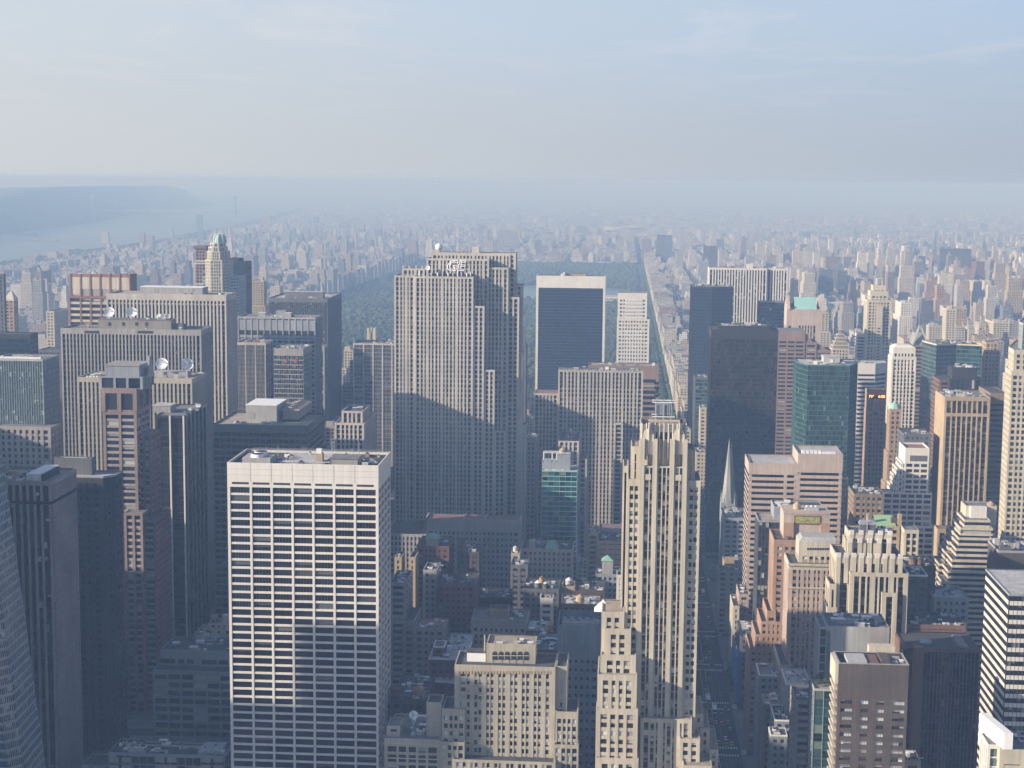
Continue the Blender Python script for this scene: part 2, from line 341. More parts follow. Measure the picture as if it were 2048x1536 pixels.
def clutter(b, x0, x1, y0, y1, z, n, seed, sc=1.0, kinds=('vent', 'cooling_unit', 'duct')):
    R = random.Random(seed)
    for i in range(n):
        w, d, h = R.uniform(1.2, 4.5) * sc, R.uniform(1.2, 3.5) * sc, R.uniform(.7, 2.4) * sc
        if x1 - x0 < w + 2.4 or y1 - y0 < d + 2.4: continue
        x = R.uniform(x0 + 1.2, x1 - w - 1.2); y = R.uniform(y0 + 1.2, y1 - d - 1.2); k = R.choice(kinds); m = b.new(k); c = R.choice(['steel', 'grey', 'whitemetal', 'roof_light', 'grey_dark', 'greywarm'])
        m.box(x, x + w, y, y + d, z, z + h, c)
        if k == 'cooling_unit': m.cyl(x + w / 2, y + d / 2, z + h, z + h + .5, min(w, d) * .4, min(w, d) * .36, 'dark', 10)
        elif k == 'vent': m.box(x - .15, x + w + .15, y - .15, y + d + .15, z + h, z + h + .2, 'whitemetal')
        else: m.box(x + w, x + w + R.uniform(2, 6) * sc, y + d * .3, y + d * .6, z + .3, z + .3 + h * .4, 'steel')
def mast(b, px, py, Y, zb, r=.18):
    x, z = at(px, py, Y); m = b.new('antenna'); m.cyl(x, Y, zb, z, r, r * .5, 'steel', 6)

def S(w, g, bay, fl, **k): d = dict(w=w, g=g, bay=bay, fl=fl); d.update(k); return d
# ================================================================ the towers west of the avenue
glass('g_grid', (.010, .012, .018), blind=(.10, .10, .10), p=.16, jit=.7, full=.2)
FINS = S('greywarm', 'g_plain', 2.6, 3.9, p=1.15, pd=.9, sp=1.3, sd=.2, s='grey_dark', c=1.3, top=5, t='greywarm')

b = B('office_tower', 'white stone slab tower with dark ribbon windows in seven bays, largest of the foreground')
st = S('travertine', 'g_grid', 9.1, 3.83, p=1.05, pd=.75, sp=1.0, sd=.55, c=1.25, top=11.2, par=1.6, r='roof_dark')
x0, x1, y0, y1, z = blk(b, 454, 756.8, 928, 715, st, by=903, win=100)
for w_ in range(len(b.wins)): b.wins[w_] = b.wins[w_][:-1] + (6,)
zr = z - 1.6; L = x1 - x0; c = b.new('louvre_band')
for i in range(7):
    u = x0 + 1.25 + i * (L - 2.5) / 7; c.box(u + .9, u + (L - 2.5) / 7 - .9, y0 - .03, y0 + .2, z - 9.9, z - 8.9, 'dark')
c = b.new('panel_joint')
for i in range(1, 7): u = x0 + 1.25 + i * (L - 2.5) / 7; c.box(u - .12, u + .12, y0 - .035, y0 + .1, z - 8.6, z - .3, 'grey')
for j in (2.9, 5.6): c.box(x0 + .2, x1 - .2, y0 - .022, y0 + .1, z - j - .05, z - j + .05, 'greywarm')
c = b.new('cooling_tower'); c.box(x0 + 6, x0 + 19, y0 + 4, y0 + 18, zr, zr + 3.2, 'grey')
for yy in (y0 + 7.5, y0 + 14.5): c.cyl(x0 + 12.5, yy, zr + 3.2, zr + 4.6, 3.2, 3.0, 'whitemetal', 20); c.cyl(x0 + 12.5, yy, zr + 4.6, zr + 4.7, 2.7, 2.6, 'dark', 20)
c = b.new('roof_deck'); c.box(x0 + 22, x0 + 43, y0 + 1.5, y1 - 4, zr, zr + .7, 'roof_light')
c = b.new('penthouse'); c.box(x0 + 47, x0 + 59, y0 + 5, y0 + 16, zr, zr + 3.4, 'greywarm'); c.box(x0 + 46.6, x0 + 59.4, y0 + 4.6, y0 + 16.4, zr + 3.4, zr + 3.8, 'roof_grey')
c = b.new('stair_hut'); c.box(x0 + 38, x0 + 41.5, y0 + 12, y0 + 16, zr + .7, zr + 4.4, 'tan'); c.box(x0 + 38.6, x0 + 41, y0 + 12.5, y0 + 15, zr + 4.4, zr + 6.5, 'whitemetal')
clutter(b, x0 + 42, x1 - 2, y0 + 1, y1 - 2, zr, 20, 3, .7); clutter(b, x0 + 20, x0 + 38, y0 + 1, y1 - 2, zr + .7, 8, 4, .6)
c = b.new('railing')
for i in range(30): c.box(x0 + 4 + i * 2.1, x0 + 4.08 + i * 2.1, y1 - 3, y1 - 2.92, zr, zr + 2.6, 'steel')
c.box(x0 + 4, x0 + 65, y1 - 3, y1 - 2.92, zr + 2.5, zr + 2.6, 'steel')
c = b.new('pipe'); c.box(x0 + 20, x0 + 46, y0 + 7, y0 + 7.5, zr + 1.1, zr + 1.6, 'steel'); c.box(x0 + 59, x1 - 2, y0 + 10, y0 + 10.4, zr + 1, zr + 1.5, 'steel')
for px, py in ((664, 876), (718, 882), (556, 892), (704, 896)): mast(b, px, py, y0 + 14, zr)

b = B('office_tower', 'grey tower with wide dark window strips, roof machinery and a finely ribbed side, lower left')
st = S('greywarm', 'g_plain', 3.55, 3.8, p=1.35, pd=.9, sp=.9, sd=.15, s='black', c=1.3, top=1.6, par=1.2, r='roof_tan')
x1_, zt = at(101.5, 963, 760); ye = backY(x1_, zt, 760, 153); zz = zt
st2 = dict(st); st2.update(p=.6, bay=1.55, top=2.6, pd=.3, sp=.5, sd=.1)
st['skip'] = st2['skip'] = True
b.facade(rect(x1_ - 34, x1_, 760, ye), 0, zz - 10, st, edges=(0,), roof=False); b.facade(rect(x1_ - 34, x1_, 760, ye), 0, zz - 10, dict(st2, top=1.6), edges=(1,), roof=False)
b.facade(rect(x1_ - 34.02, x1_ + .02, 759.98, ye + .02), zz - 10, zz, dict(st, top=1.7), edges=(0,)); b.facade(rect(x1_ - 34.01, x1_ + .01, 759.99, ye + .01), zz - 10, zz - .5, dict(st2, top=1.7), edges=(1,), roof=False)
c = b.new('chiller'); c.box(x1_ - 14, x1_ - 7, 765, ye - 6, zz - 1.2, zz + 2.6, 'whitemetal'); c.box(x1_ - 6.9, x1_ - 5.5, 766, ye - 9, zz - 1.2, zz + 2.2, 'dark')
c = b.new('cooling_tower'); c.cyl(x1_ - 24, 774, zz - 1.2, zz + 2.4, 3, 2.8, 'tan'); clutter(b, x1_ - 32, x1_ - 15, 762, ye - 3, zz - 1.2, 10, 5)

b = B('office_tower', 'dark brown granite tower with a square open-topped penthouse, between grey ribbed tower and pink shaft')
st = S('granite_dark', 'g_black', 4.2, 3.9, p=2.6, pd=.3, sp=2.0, sd=.2, c=3, top=4, par=1.1, r='roof_light', pm='grey')
xa, zt = at(100, 950, 850); xb, _ = at(206, 950, 850); ye = backY(xb + 5, zt, 850, 244)
b.facade([(xa, 850), (xb, 850), (xb + 5, 855), (xb + 5, ye), (xa, ye)], 0, zt, st)
px0, pz = at(108, 915, 858); px1, _ = at(183, 915, 858); c = b.new('penthouse'); ye2 = min(backY(px1, pz, 858, 205), ye - 4)
c.box(px0, px1, 858, 858.6, zt - 1, pz, 'grey_dark'); c.box(px0, px1, ye2 - .6, ye2, zt - 1, pz, 'grey_dark'); c.box(px0, px0 + .6, 858.6, ye2 - .6, zt - 1, pz, 'grey_dark'); c.box(px1 - .6, px1, 858.6, ye2 - .6, zt - 1, pz, 'grey_dark')
c.box(px0 + .6, px1 - .6, 858.6, ye2 - .6, zt - 1, pz - 2.2, 'roof_tan'); c.box(px0 + 4, px1 - 4, 863, ye2 - 5, pz - 2.2, pz - .4, 'roof_light')

b = B('office_tower', 'pink granite stepped tower with twin big windows under a grey crown')
st = S('brownpink', 'g_dark', 4.5, 3.9, p=1.9, pd=.7, sp=1.6, sd=.4, c=1.8, top=2, par=.5, s='greywarm', wide=None)
r = blk(b, 205, 273, 823, 940, dict(st, bay=9, sp=1.5, p=1.6), bp=300); zA = r[4]; Xr = r[1]; Yb = r[3]
b.facade(rect(r[0] - .4, r[1] + .4, 939.5, Yb), zA, at(240, 776, 940)[1], S('brownpink', 'g_dark', 9.5, 8.5, p=2.4, pd=.8, sp=1.0, sd=.4, c=2.4, top=3.2, par=.5), foot=False)
z2 = at(240, 776, 940)[1]
b.facade(rect(at(198, 753, 940)[0], at(285, 753, 940)[0], 940, Yb - 4), z2 - .6, at(240, 753, 940)[1], S('bluegrey', 'g_dark', 8, 5, p=1.4, pd=.5, sp=.5, sd=.3, c=1.6, top=.9, par=.4), foot=False)
z3 = at(240, 753, 940)[1]; xl, xr = at(211, 730, 941)[0], at(278, 730, 941)[0]; z4 = at(240, 732, 941)[1]
c = b.new('crown'); c.box(xl, xr, 941, Yb - 6, z3 - .6, z4, 'bluegrey'); c.box(xl - .4, xr + .4, 940.6, Yb - 5.6, z4, z4 + .8, 'greywarm')
c = b.new('roof_fin'); fx, fz = at(297, 712, 950); c.prism([(fx - 1.2, 950), (fx, 950), (fx, 962), (fx - 1.2, 962)], z4 - 8, fz, 'grey', True, [(fx - .5, 950), (fx + .6, 950), (fx + .6, 953), (fx - .5, 953)])
# lower shaft set forward, and dim east wing stepping down
st = S('brownpink', 'g_dark', 4.1, 3.9, p=1.5, pd=.8, sp=1.5, sd=.4, c=1.5, top=1.6, par=.4, s='greywarm')
blk(b, 247.5, 285, 1026, 930, st, dp=12); blk(b, 272, 302, 868, 946, dict(st, w='maroon'), bp=321)
blk(b, 285, 312, 1040, 934, dict(st, w='maroon'), bp=342)

b = B('office_tower', 'green glass tower box above a paler ribbed stone base, left edge of the picture')
st = S('steel', 'g_pale', 1.7, 3.8, p=.18, pd=.35, sp=.5, sd=.2, c=.4, top=1.4, par=1.0, s='teal', r='roof_grey')
r = blk(b, -18, 85, 718, 1090, st, bp=118); clutter(b, r[0], r[1], r[2], r[3], r[4] - 1, 8, 9)
c = b.new('roof_rail'); c.box(r[0] + 2, r[1] - 2, r[2] + 2, r[2] + 2.3, r[4], r[4] + 1.4, 'whitemetal')
blk(b, -18, 101, 853, 1078, S('greywarm', 'g_dark', 4.2, 4.2, p=2.3, pd=.7, sp=1.7, sd=.4, c=2, top=2.4, par=.4), bp=123)

b = B('office_tower', 'pale ribbed slab with two very large white satellite dishes on its roof')
r = blk(b, 154, 384, 756, 1075, dict(FINS, w='cream_dim', t='cream_dim', top=3.4, bay=2.9, p=1.4, r='roof_tan', par=1.1), bp=412); zr = r[4] - 1.1
dish(b, 323, 727, 1090, 4.3, (.15, -1, .62), zr); dish(b, 374.5, 728, 1088, 4.3, (.5, -1, .45), zr, 'dishwhite')
c = b.new('penthouse'); xx0 = at(305, 745, 1092)[0]; c.box(xx0, xx0 + 24, 1092, 1104, zr, zr + 3.6, 'grey'); clutter(b, r[0] + 2, r[1], r[2], r[3], zr, 16, 11)
c = b.new('vent_row')
for i in range(8): c.box(r[0] + 5 + i * 2.3, r[0] + 6.2 + i * 2.3, 1079, 1080.3, zr, zr + 1.5, 'whitemetal')

b = B('office_tower', 'brownish ribbed slab with penthouse, two big and three small satellite dishes')
r = blk(b, 121, 402, 658, 1155, dict(FINS, w='greywarm', r='roof_grey', par=1.1, top=4.2), bp=424); zr = r[4] - 1.1
c = pbox(b, 'penthouse', 196, 342, 640, 1166, 14, zr, 'limestone_dim', 'roof_grey')
for px in (219, 247, 273, 293):
    xx, z_ = at(px, 648, 1165.9); c.box(xx - 1.1, xx + 1.1, 1165.85, 1166.1, z_ - 1.3, z_ + 1.3, 'dark')
pbox(b, 'penthouse', 344, 366, 649, 1168, 9, zr, 'grey_dark')
zp = at(270, 640, 1166)[1]
dish(b, 218, 624, 1170, 4.0, (.15, -1, .5), zp); dish(b, 263, 624, 1170, 4.0, (.3, -1, .5), zp)
for px in (317.5, 326, 335): dish(b, px, 633 - (px == 326), 1172, 2.0, (.3 if px > 318 else -.3, -1, .35), zp)
clutter(b, at(280, 640, 1166)[0], at(340, 640, 1166)[0], 1167, 1178, zp, 6, 12); clutter(b, r[0], r[1], r[2], r[3], zr, 8, 13)
c = b.new('louvre_band')
for pa, pb in ((169, 199), (275, 306)): xa_, z_ = at(pa, 664, 1155); xb_, _ = at(pb, 664, 1155); c.box(xa_, xb_, 1154.9, 1155.4, z_ - 1, z_ + 1, 'dark')

b = B('office_tower', 'tall light ribbed slab, widest of the left group, with a long low white penthouse')
r = blk(b, 212.5, 452, 588, 1235, dict(FINS, w='limestone', t='limestone', r='roof_tan', par=1.1, bay=2.9, p=1.35, pd=1.1, top=5), bp=473); zr = r[4] - 1.1
c = pbox(b, 'penthouse', 280, 405, 575, 1245, 16, zr, 'grey', 'whitepaint')
for px in (312, 361, 381): xx, z_ = at(px, 581, 1244.9); c.box(xx - 2.2, xx + 2.2, 1244.85, 1245.1, z_ - 1.4, z_ + 1.2, 'greywarm')
c = b.new('floor_band'); c.box(r[0] + .5, r[1] - .5, 1235.35, 1236, at(300, 607, 1235)[1] - .6, at(300, 607, 1235)[1] + .4, 'limestone')
clutter(b, r[0], r[1], r[2], r[3], zr, 9, 14)

b = B('office_tower', 'reddish brown tower with tall blank cream panels around its top, beyond the ribbed slabs')
xl, z1_ = at(141, 547, 1400); xr, _ = at(259, 547, 1400); zl = at(200, 592, 1400)[1]; ye = backY(xr, z1_, 1400, 272)
c = b.P('wall'); b.facade(rect(xl - 2, xr + 3, 1399, ye), 0, zl, S('maroon', 'g_dark', 8.8, 5.2, p=1.5, pd=.8, sp=2.2, sd=.5, c=1.5, top=2.2, par=.3, s='cream'))
c = b.new('crown'); c.box(xl, xr, 1400, ye, zl - .3, z1_ - 1, 'greywarm')
n = 6; w_ = (xr - xl) / n
for i in range(n + 1): c.box(xl + i * w_ - .7, xl + i * w_ + .7, 1399.3, 1400.1, zl - .3, z1_, 'maroon')
for i in range(n): c.box(xl + i * w_ + .7, xl + i * w_ + w_ - .7, 1399.7, 1400.05, zl + (6 if 0 < i < 5 else 1), z1_ - 3, 'cream'); c.box(xl + i * w_ + .7, xl + i * w_ + w_ - .7, 1399.7, 1400.05, z1_ - 3, z1_, 'maroon')
c.box(xr, xr + .6, 1400.5, ye, zl, z1_, 'maroon'); clutter(b, xl, xr, 1402, ye, z1_ - 1, 10, 15)

b = B('skyscraper', 'slim cream tower topped by a ribbed green dome with a spike', 'skyscraper')
Y = 1790; st = S('cream', 'g_pale', 2.6, 3.6, p=.9, pd=.6, sp=1.1, sd=.3, c=1.6, top=1.2, par=.3)
def octo(l, r, Y, d, cut):
    x0, x1 = at(l, 560, Y)[0], at(r, 560, Y)[0]; return [(x0 + cut, Y), (x1 - cut, Y), (x1, Y + cut), (x1, Y + d - cut), (x1 - cut, Y + d), (x0 + cut, Y + d), (x0, Y + d - cut), (x0, Y + cut)]
b.facade(octo(408, 457, Y, 30, 7), 0, at(430, 520, Y)[1], st); b.facade(octo(411, 453, Y + 2, 26, 7), at(430, 520, Y)[1] - 1, at(430, 503, Y)[1], st, foot=False)
b.facade(octo(415, 449.5, Y + 3.5, 22, 6), at(430, 503, Y)[1] - 1, at(430, 494, Y)[1], st, foot=False); b.facade(octo(419, 447, Y + 5, 18, 5), at(430, 494, Y)[1] - 1, at(430, 486, Y)[1], st, foot=False)
blk(b, 405, 478, 553, Y + 8, S('steel', 'g_pale', 3, 3.6, p=.4, pd=.4, sp=1, sd=.3, c=.6, top=1.4, par=.4), dp=34)
c = b.new('dome'); cx = (at(419, 490, Y)[0] + at(447, 490, Y)[0]) / 2; zd = at(430, 486, Y)[1] - .4; zt = at(434, 468, Y)[1]; R0 = 7.2; k = 7; prev = None
for i in range(k):
    a0, a1 = i / k * pi / 2, (i + 1) / k * pi / 2; hh = zt - zd
    c.cyl(cx, Y + 14, zd + hh * sin(a0), zd + hh * sin(a1), R0 * cos(a0) ** .8, max(.2, R0 * cos(a1) ** .8), 'turq', 16)
c2 = MB('dome_rib')
for j in range(8):
    a = j * pi / 4
    for i in range(6):
        a0 = i / 6 * pi / 2; rr = R0 * cos(a0) ** .8 + .15; c2.box(cx + rr * cos(a) - .35, cx + rr * cos(a) + .35, Y + 14 + rr * sin(a) - .35, Y + 14 + rr * sin(a) + .35, zd + (zt - zd) * sin(a0) - .3, zd + (zt - zd) * sin(a0 + pi / 12) + .4, 'white')
c.sub.append(c2); c = b.new('spire'); c.cyl(cx, Y + 14, zt - .4, zt + 4, .5, .1, 'white', 6)

b = B('skyscraper', 'slender brown tower with pale bands and a wide cornice, just left of the domed tower', 'skyscraper')
r = blk(b, 390, 412, 497, 1845, S('brownpink', 'g_dark', 3.4, 3.8, p=1.4, pd=.5, sp=1.5, sd=.3, c=1.5, top=3.0, par=.4), dp=20)
c = b.new('cornice'); c.box(r[0] - 2.2, r[1] + 1, 1843, 1866, r[4], r[4] + 1.6, 'brownstone'); c.box(r[0] - 1, r[1], 1844, 1865, r[4] + 1.6, r[4] + 3, 'brownstone')
c = b.new('pale_band')
for py in (522, 527, 568, 574, 580): z_ = at(400, py, 1845)[1]; c.box(r[0] - .1, r[1] + .1, 1844.85, 1845.3, z_ - .8, z_ + .8, 'cream')

b = B('skyscraper', 'thin black glass tower directly right of the domed tower', 'skyscraper')
xa, za = at(460, 516, 1850); xb, zb_ = at(492, 524, 1850)
b.facade([(xa, 1850), (xb, 1850), (xb, 1878), (xa, 1878)], 0, zb_, S('black', 'g_solow', 2, 3.5, p=.15, pd=.2, sp=.3, sd=.1, c=.3, top=1, par=.3, s='black', r='roof_dark'))
c = b.new('mechanical_cap'); c.prism([(xa, 1852), (xa + 9, 1852), (xa + 14, 1858), (xa, 1870)], zb_ - .3, za, 'black')

b = B('office_tower', 'dark grey slab with a low roof house, against the park trees')
r = blk(b, 537, 655, 596, 1650, S('grey_dark', 'g_dark', 1.9, 3.7, p=.7, pd=.5, sp=1.0, sd=.2, c=.9, top=4.5, par=1.2, s='black', r='roof_light'), bp=683, by=None); zr = r[4] - 1.2
pbox(b, 'penthouse', 570, 646, 584, 1665, 10, zr, 'grey_dark', 'roof_light'); clutter(b, r[0], r[1], r[2], r[3], zr, 8, 16)

b = B('office_tower', 'blue grey tower with pale vertical piers and tall louvred top storey')
r = blk(b, 475, 630.5, 634, 1480, S('grey', 'g_dark', 6.1, 4.0, p=1.0, pd=.9, sp=1.4, sd=.3, c=1.1, top=1.8, par=1, s='bluegrey'), bp=643.5); zr = r[4] - 1
c = b.new('louvre_band'); xw = (r[1] - r[0] - 2.2) / 11
zA, zB = at(550, 640, 1480)[1], at(550, 676, 1480)[1]
c.box(r[0] + 1.1, r[1] - 1.1, 1480.35, 1480.8, zB, zA, 'bluegrey'); z_ = at(550, 665, 1480)[1]; c.box(r[0] + 1.2, r[1] - 1.2, 1480.3, 1480.4, z_ - 2.6, z_ + 1.8, 'g_dark')
pbox(b, 'elevator_house', 517, 530, 626, 1486, 5, zr, 'grey', 'whitemetal'); pbox(b, 'elevator_house', 552, 570, 623, 1488, 7, zr, 'bluegrey', 'roof_light'); pbox(b, 'elevator_house', 570, 582, 626, 1486, 5, zr, 'grey', 'whitemetal'); clutter(b, r[0], r[1], r[2], r[3], zr, 10, 17)

b = B('office_tower', 'slate tower with thin white vertical lines, left of the tower bearing the red rooftop emblem')
r = blk(b, 470, 531, 685, 1315, S('limestone', 'g_plain', 8.2, 3.8, p=.8, pd=.7, sp=1.2, sd=.2, c=.7, top=2.2, par=.8, s='grey_dark', r='roof_red'), bp=546); clutter(b, r[0], r[1], r[2], r[3], r[4] - .8, 6, 18)
c = b.new('mullion'); 
for i in range(22): u = r[0] + 1.2 + i * (r[1] - r[0] - 2.4) / 21; c.box(u - .16, u + .16, 1315.05, 1315.6, 30, r[4] - 2.4, 'grey')

b = B('office_tower', 'banded grey office tower with a red emblem near its top')
st = S('bluegrey', 'g_warm', 1.6, 4.2, p=.25, pd=.35, sp=.75, sd=.5, c=.5, top=1.4, par=.8, s='grey')
r = blk(b, 547, 606.5, 697, 1395, dict(st, top=6.4, t='greywarm'), bp=624); clutter(b, r[0], r[1], r[2], r[3], r[4] - .8, 6, 19)
c = b.new('emblem')
for px in (572, 592):
    xx, z_ = at(px, 722, 1394.9)
    for j in range(3):
        a = j * pi / 3; v = [(2.3 * cos(a + k_), 2.3 * sin(a + k_)) for k_ in (0, .35, pi, pi + .35)]
        c.face([(xx + p_[0], 1394.85, z_ + p_[1]) for p_ in v], 'redpaint')
    c.prism([(xx + 1.5 * cos(t_ * pi / 5), 1394.7 + .1 * sin(t_ * pi / 5)) for t_ in range(10)], z_ - 1.5, z_ + 1.5, 'redpaint')

b = B('office_tower', 'narrow slate tower edge with pale corner strip, wedged before the dark slab')
blk(b, 612, 649, 692, 1565, S('grey', 'g_dark', 4, 3.8, p=.5, pd=.5, sp=1, sd=.2, c=1.4, top=2, par=.6, s='grey_dark'), bp=656)

b = B('office_tower', 'broad brown banded tower whose flat roof carries a white box and a cooling plant')
r = blk(b, 425, 615, 850, 985, S('brownstone', 'g_plain', 3.6, 3.9, p=.55, pd=.35, sp=1.5, sd=.5, c=.8, top=5, par=.9, t='grey_dark', r='roof_tan', s='grey_dark'), bp=648); zr = r[4] - .9
c = pbox(b, 'penthouse', 492, 553, 811, 1000, 30, zr, 'grey', 'whitepaint'); xx, z_ = at(503, 831, 999.9); c.box(xx - 2, xx + 2, 999.85, 1000.1, z_ - 2, z_ + 2, 'greywarm')
xa, za = at(565, 815, 1006); xb, _ = at(597, 815, 1006); c = b.new('cooling_tower')
c.box(xa, xb, 1006, 1048, zr + 1.5, za - 2, 'greywarm'); c.box(xa - .6, xb + .6, 1005.5, 1048.5, za - 2, za - 1.4, 'tan')
for i in range(6): c.cyl((xa + xb) / 2, 1010 + i * 6.6, za - 1.4, za + .2, 2.5, 2.3, 'grey', 14); c.cyl((xa + xb) / 2, 1010 + i * 6.6, za + .2, za + .3, 2.0, 1.9, 'dark', 14)
for xx in (xa + .5, xb - .5):
    for yy in range(1008, 1048, 8): c.box(xx - .2, xx + .2, yy, yy + .4, zr, zr + 1.5, 'dark')
clutter(b, r[0], r[1] - 22, r[2] + 2, r[2] + 14, zr, 4, 20)

b = B('office_tower', 'near black glass tower with bright white vertical fins')
r = blk(b, 311, 369, 831, 1005, S('black', 'g_black', 9.0, 3.9, p=1.0, pd=.9, sp=.5, sd=.1, c=.9, top=1.6, par=.6, s='black', r='roof_grey'), bp=412); zr = r[4] - .6
c = b.new('vertical_fin'); L = r[1] - r[0]
for u in (r[0] + L * .5, r[1] - .6): c.box(u - .5, u + .5, 1004.2, 1005, 0, r[4], 'white')
for i in range(6): yy = 1008 + i * (r[3] - 1008) / 5.2; c.box(r[1], r[1] + .9, yy, yy + .9, 0, r[4], 'grey')
pbox(b, 'penthouse', 305, 341, 812, 1020, 14, zr, 'greywarm', 'roof_light'); clutter(b, r[0] + 12, r[1], r[2] + 2, r[3], zr, 9, 21)

b = B('glass_skyscraper', 'faceted blue glass skyscraper tapering upward, cut off by the left edge', 'skyscraper')
b.org = (-290, 710, 0); Yq = 690
def lp(z):
    t = z / 320.0
    def q(pxb, pxt, dy0, dy1):
        x_b = at(pxb, 1536, Yq + dy0)[0]; zb0 = at(pxb, 1536, Yq + dy0)[1]; x_t = at(pxt, 880, Yq + dy1)[0]; zt0 = at(pxt, 880, Yq + dy1)[1]
        k_ = (z - zb0) / (zt0 - zb0); return (x_b + (x_t - x_b) * k_, Yq + dy0 + (dy1 - dy0) * k_)
    return [(-420, 690), q(17, -75, 0, 0), q(47, -2 - 40, 6, 6), q(91, 0, 38, 30), (-330, 745), (-420, 745)]
g_, w_ = b.P('glazing'), b.P('spandrel'); fl = 4.2; nf = 52
for k in range(nf):
    A, Bp = lp(k * fl), lp((k + 1) * fl); A2 = lp(k * fl + 1.3)
    for i in range(6):
        j = (i + 1) % 6; LL = (Vector(A[j]) - Vector(A[i])).length / 1.5
        g_.face([(*A2[i], k * fl + 1.3), (*A2[j], k * fl + 1.3), (*Bp[j], (k + 1) * fl), (*Bp[i], (k + 1) * fl)], 'g_dark' if i == 1 else 'g_blue', [(0, k), (LL, k), (LL, k + .99), (0, k + .99)])
    A_, A2_ = offs(A, -.12), offs(A2, -.12); w_.prism(A_, k * fl, k * fl + 1.3, 'bluegrey', True, A2_)
m_ = b.new('mullion'); A, Z = lp(0), lp(nf * fl)
for i in (0, 1, 2):
    n = [26, 8, 14][i]
    for j in range(n + 1):
        t_ = j / n; p = Vector(A[i]).lerp(Vector(A[(i + 1)]), t_); q_ = Vector(Z[i]).lerp(Vector(Z[i + 1]), t_); s_ = .08
        m_.prism([(p.x - s_, p.y - .22), (p.x + s_, p.y - .22), (p.x + s_, p.y + .1), (p.x - s_, p.y + .1)], 0, nf * fl, 'steel', True, [(q_.x - s_, q_.y - .22), (q_.x + s_, q_.y - .22), (q_.x + s_, q_.y + .1), (q_.x - s_, q_.y + .1)])
FOOT.append((-420, -230, 690, 745, 219))

b = B('office_building', 'blue grey office block in two tiers with strip windows, tucked left of the white slab', 'office building')
st = S('bluegrey', 'g_dark', 7.2, 4.6, p=.7, pd=.5, sp=1.6, sd=.4, c=1, top=2.2, par=1, r='roof_dark')
r = blk(b, 321, 470, 1301, 850, dict(st, top=12), by=1276); zr = r[4] - 1; clutter(b, r[0], r[1], r[2], r[3], zr, 14, 22)
r2 = blk(b, 305, 470, 1342, 838, st, by=1318); c = b.new('window_strip'); 
for pa, pb in ((322, 340), (341, 351), (356, 369), (374, 388), (404, 434), (438, 456)): xa, z_ = at(pa, 1340, 850); xb = at(pb, 1340, 850)[0]; c.box(xa, xb, 849.8, 850.3, r2[4] + .3, r2[4] + 2.8, 'g_dark')

b = B('office_building', 'low dark office block with pipes and ducts over its roof and pale spandrel panels below', 'office building')
r = blk(b, 216, 449, 1508, 745, S('bluegrey', 'g_dark', 3.9, 4.4, p=.25, pd=.3, sp=.4, sd=.2, c=.5, top=1.6, par=.8, r='roof_dark'), by=1483); zr = r[4] - .8
for k in range(6):
    for pa in (219, 243, 310, 334, 403, 427): c = b.new('panel'); xa, z_ = at(pa, 1513 + k * 15, 745); c.box(xa, xa + 4.6, 744.9, 745.2, z_ - 2.9, z_ - .4, 'grey')
c = b.new('pipe'); c.cyl(r[0] + 8, 752, zr, zr + 2.5, 1, .9, 'steel'); c.box(r[0] + 9, r[1] - 14, 755, 755.7, zr + .8, zr + 1.5, 'steel'); c.box(r[0] + 14, r[1] - 12, 760, 760.6, zr + .8, zr + 1.4, 'grey'); c.box(r[1] - 14, r[1] - 3, 750, 762, zr, zr + 1.4, 'steel')
clutter(b, r[0], r[1], r[2], r[3], zr, 26, 23)
blk(b, 163, 214, 1530, 748, S('bluegrey', 'g_dark', 3.9, 4.4, p=.25, pd=.3, sp=.4, sd=.2, c=.5, top=1.6, par=.8, r='roof_dark'), dp=16)

b = B('apartment_house', 'sunlit cream roof terraces with a timber water tank, peeking out left of the white slab', 'apartment house')
r = blk(b, 385, 470, 1272, 905, S('cream', 'g_stone', 3.4, 3.4, p=2, pd=.3, sp=1.6, sd=.2, c=2, top=1.6, par=.9, r='roof_dark'), by=1250); zr = r[4] - .9
r2 = blk(b, 405, 470, 1258, 908, S('cream', 'g_stone', 6, 3.4, p=4, pd=.3, sp=1.4, sd=.2, c=2, top=1, par=.5), dp=10, zb=zr); r3 = blk(b, 416, 470, 1247, 912, S('cream', 'g_stone', 3, 3.2, p=2, pd=.3, sp=1.4, sd=.2, c=2, top=1, par=.5), dp=12, zb=zr)
ptank(b, 430, 1222, 915, r3[4] - .5, 1.9, 3.2, 'tan', 'roof_dark'); pbox(b, 'stair_hut', 444, 455, 1231, 914, 4, r3[4] - .5, 'cream'); clutter(b, r[0], r[1], 905, 912, zr, 8, 24)

# ================================================================ the centre group
b = B('skyscraper', 'great grey limestone tower of vertical ribs stepping down rightward, letters on its crown', 'skyscraper')
GE = S('limestone', 'g_stone', 2.85, 3.75, p=1.35, pd=.75, sp=1.25, sd=.25, c=1.5, top=1.6, par=.6, s='grey', wide=(4, 2.2, 3))
Yg = 1244
def gx(px, py=700): return at(px, py, Yg)[0]
def gz(py, px=900): return at(px, py, Yg)[1]
G_ = lambda l, r, t, dy, d, zb=0, **k: b.facade(rect(gx(l), gx(r), Yg + dy, Yg + dy + d * .8), zb, gz(t, (l + r) / 2), dict(GE, **k), foot=(zb == 0))
G_(788, 829, 551, 1.2, 30); G_(829, 946, 553, 0, 31); G_(946, 968, 612, .6, 31); G_(968, 989.5, 740, 1.2, 31); G_(989.5, 1012, 862, 2, 31)
G_(946, 1014, 536, 9, 24, zb=80); G_(1012, 1036, 596, 10, 22); G_(1036, 1043, 709, 11, 20); G_(1043, 1052, 855, 12, 18)
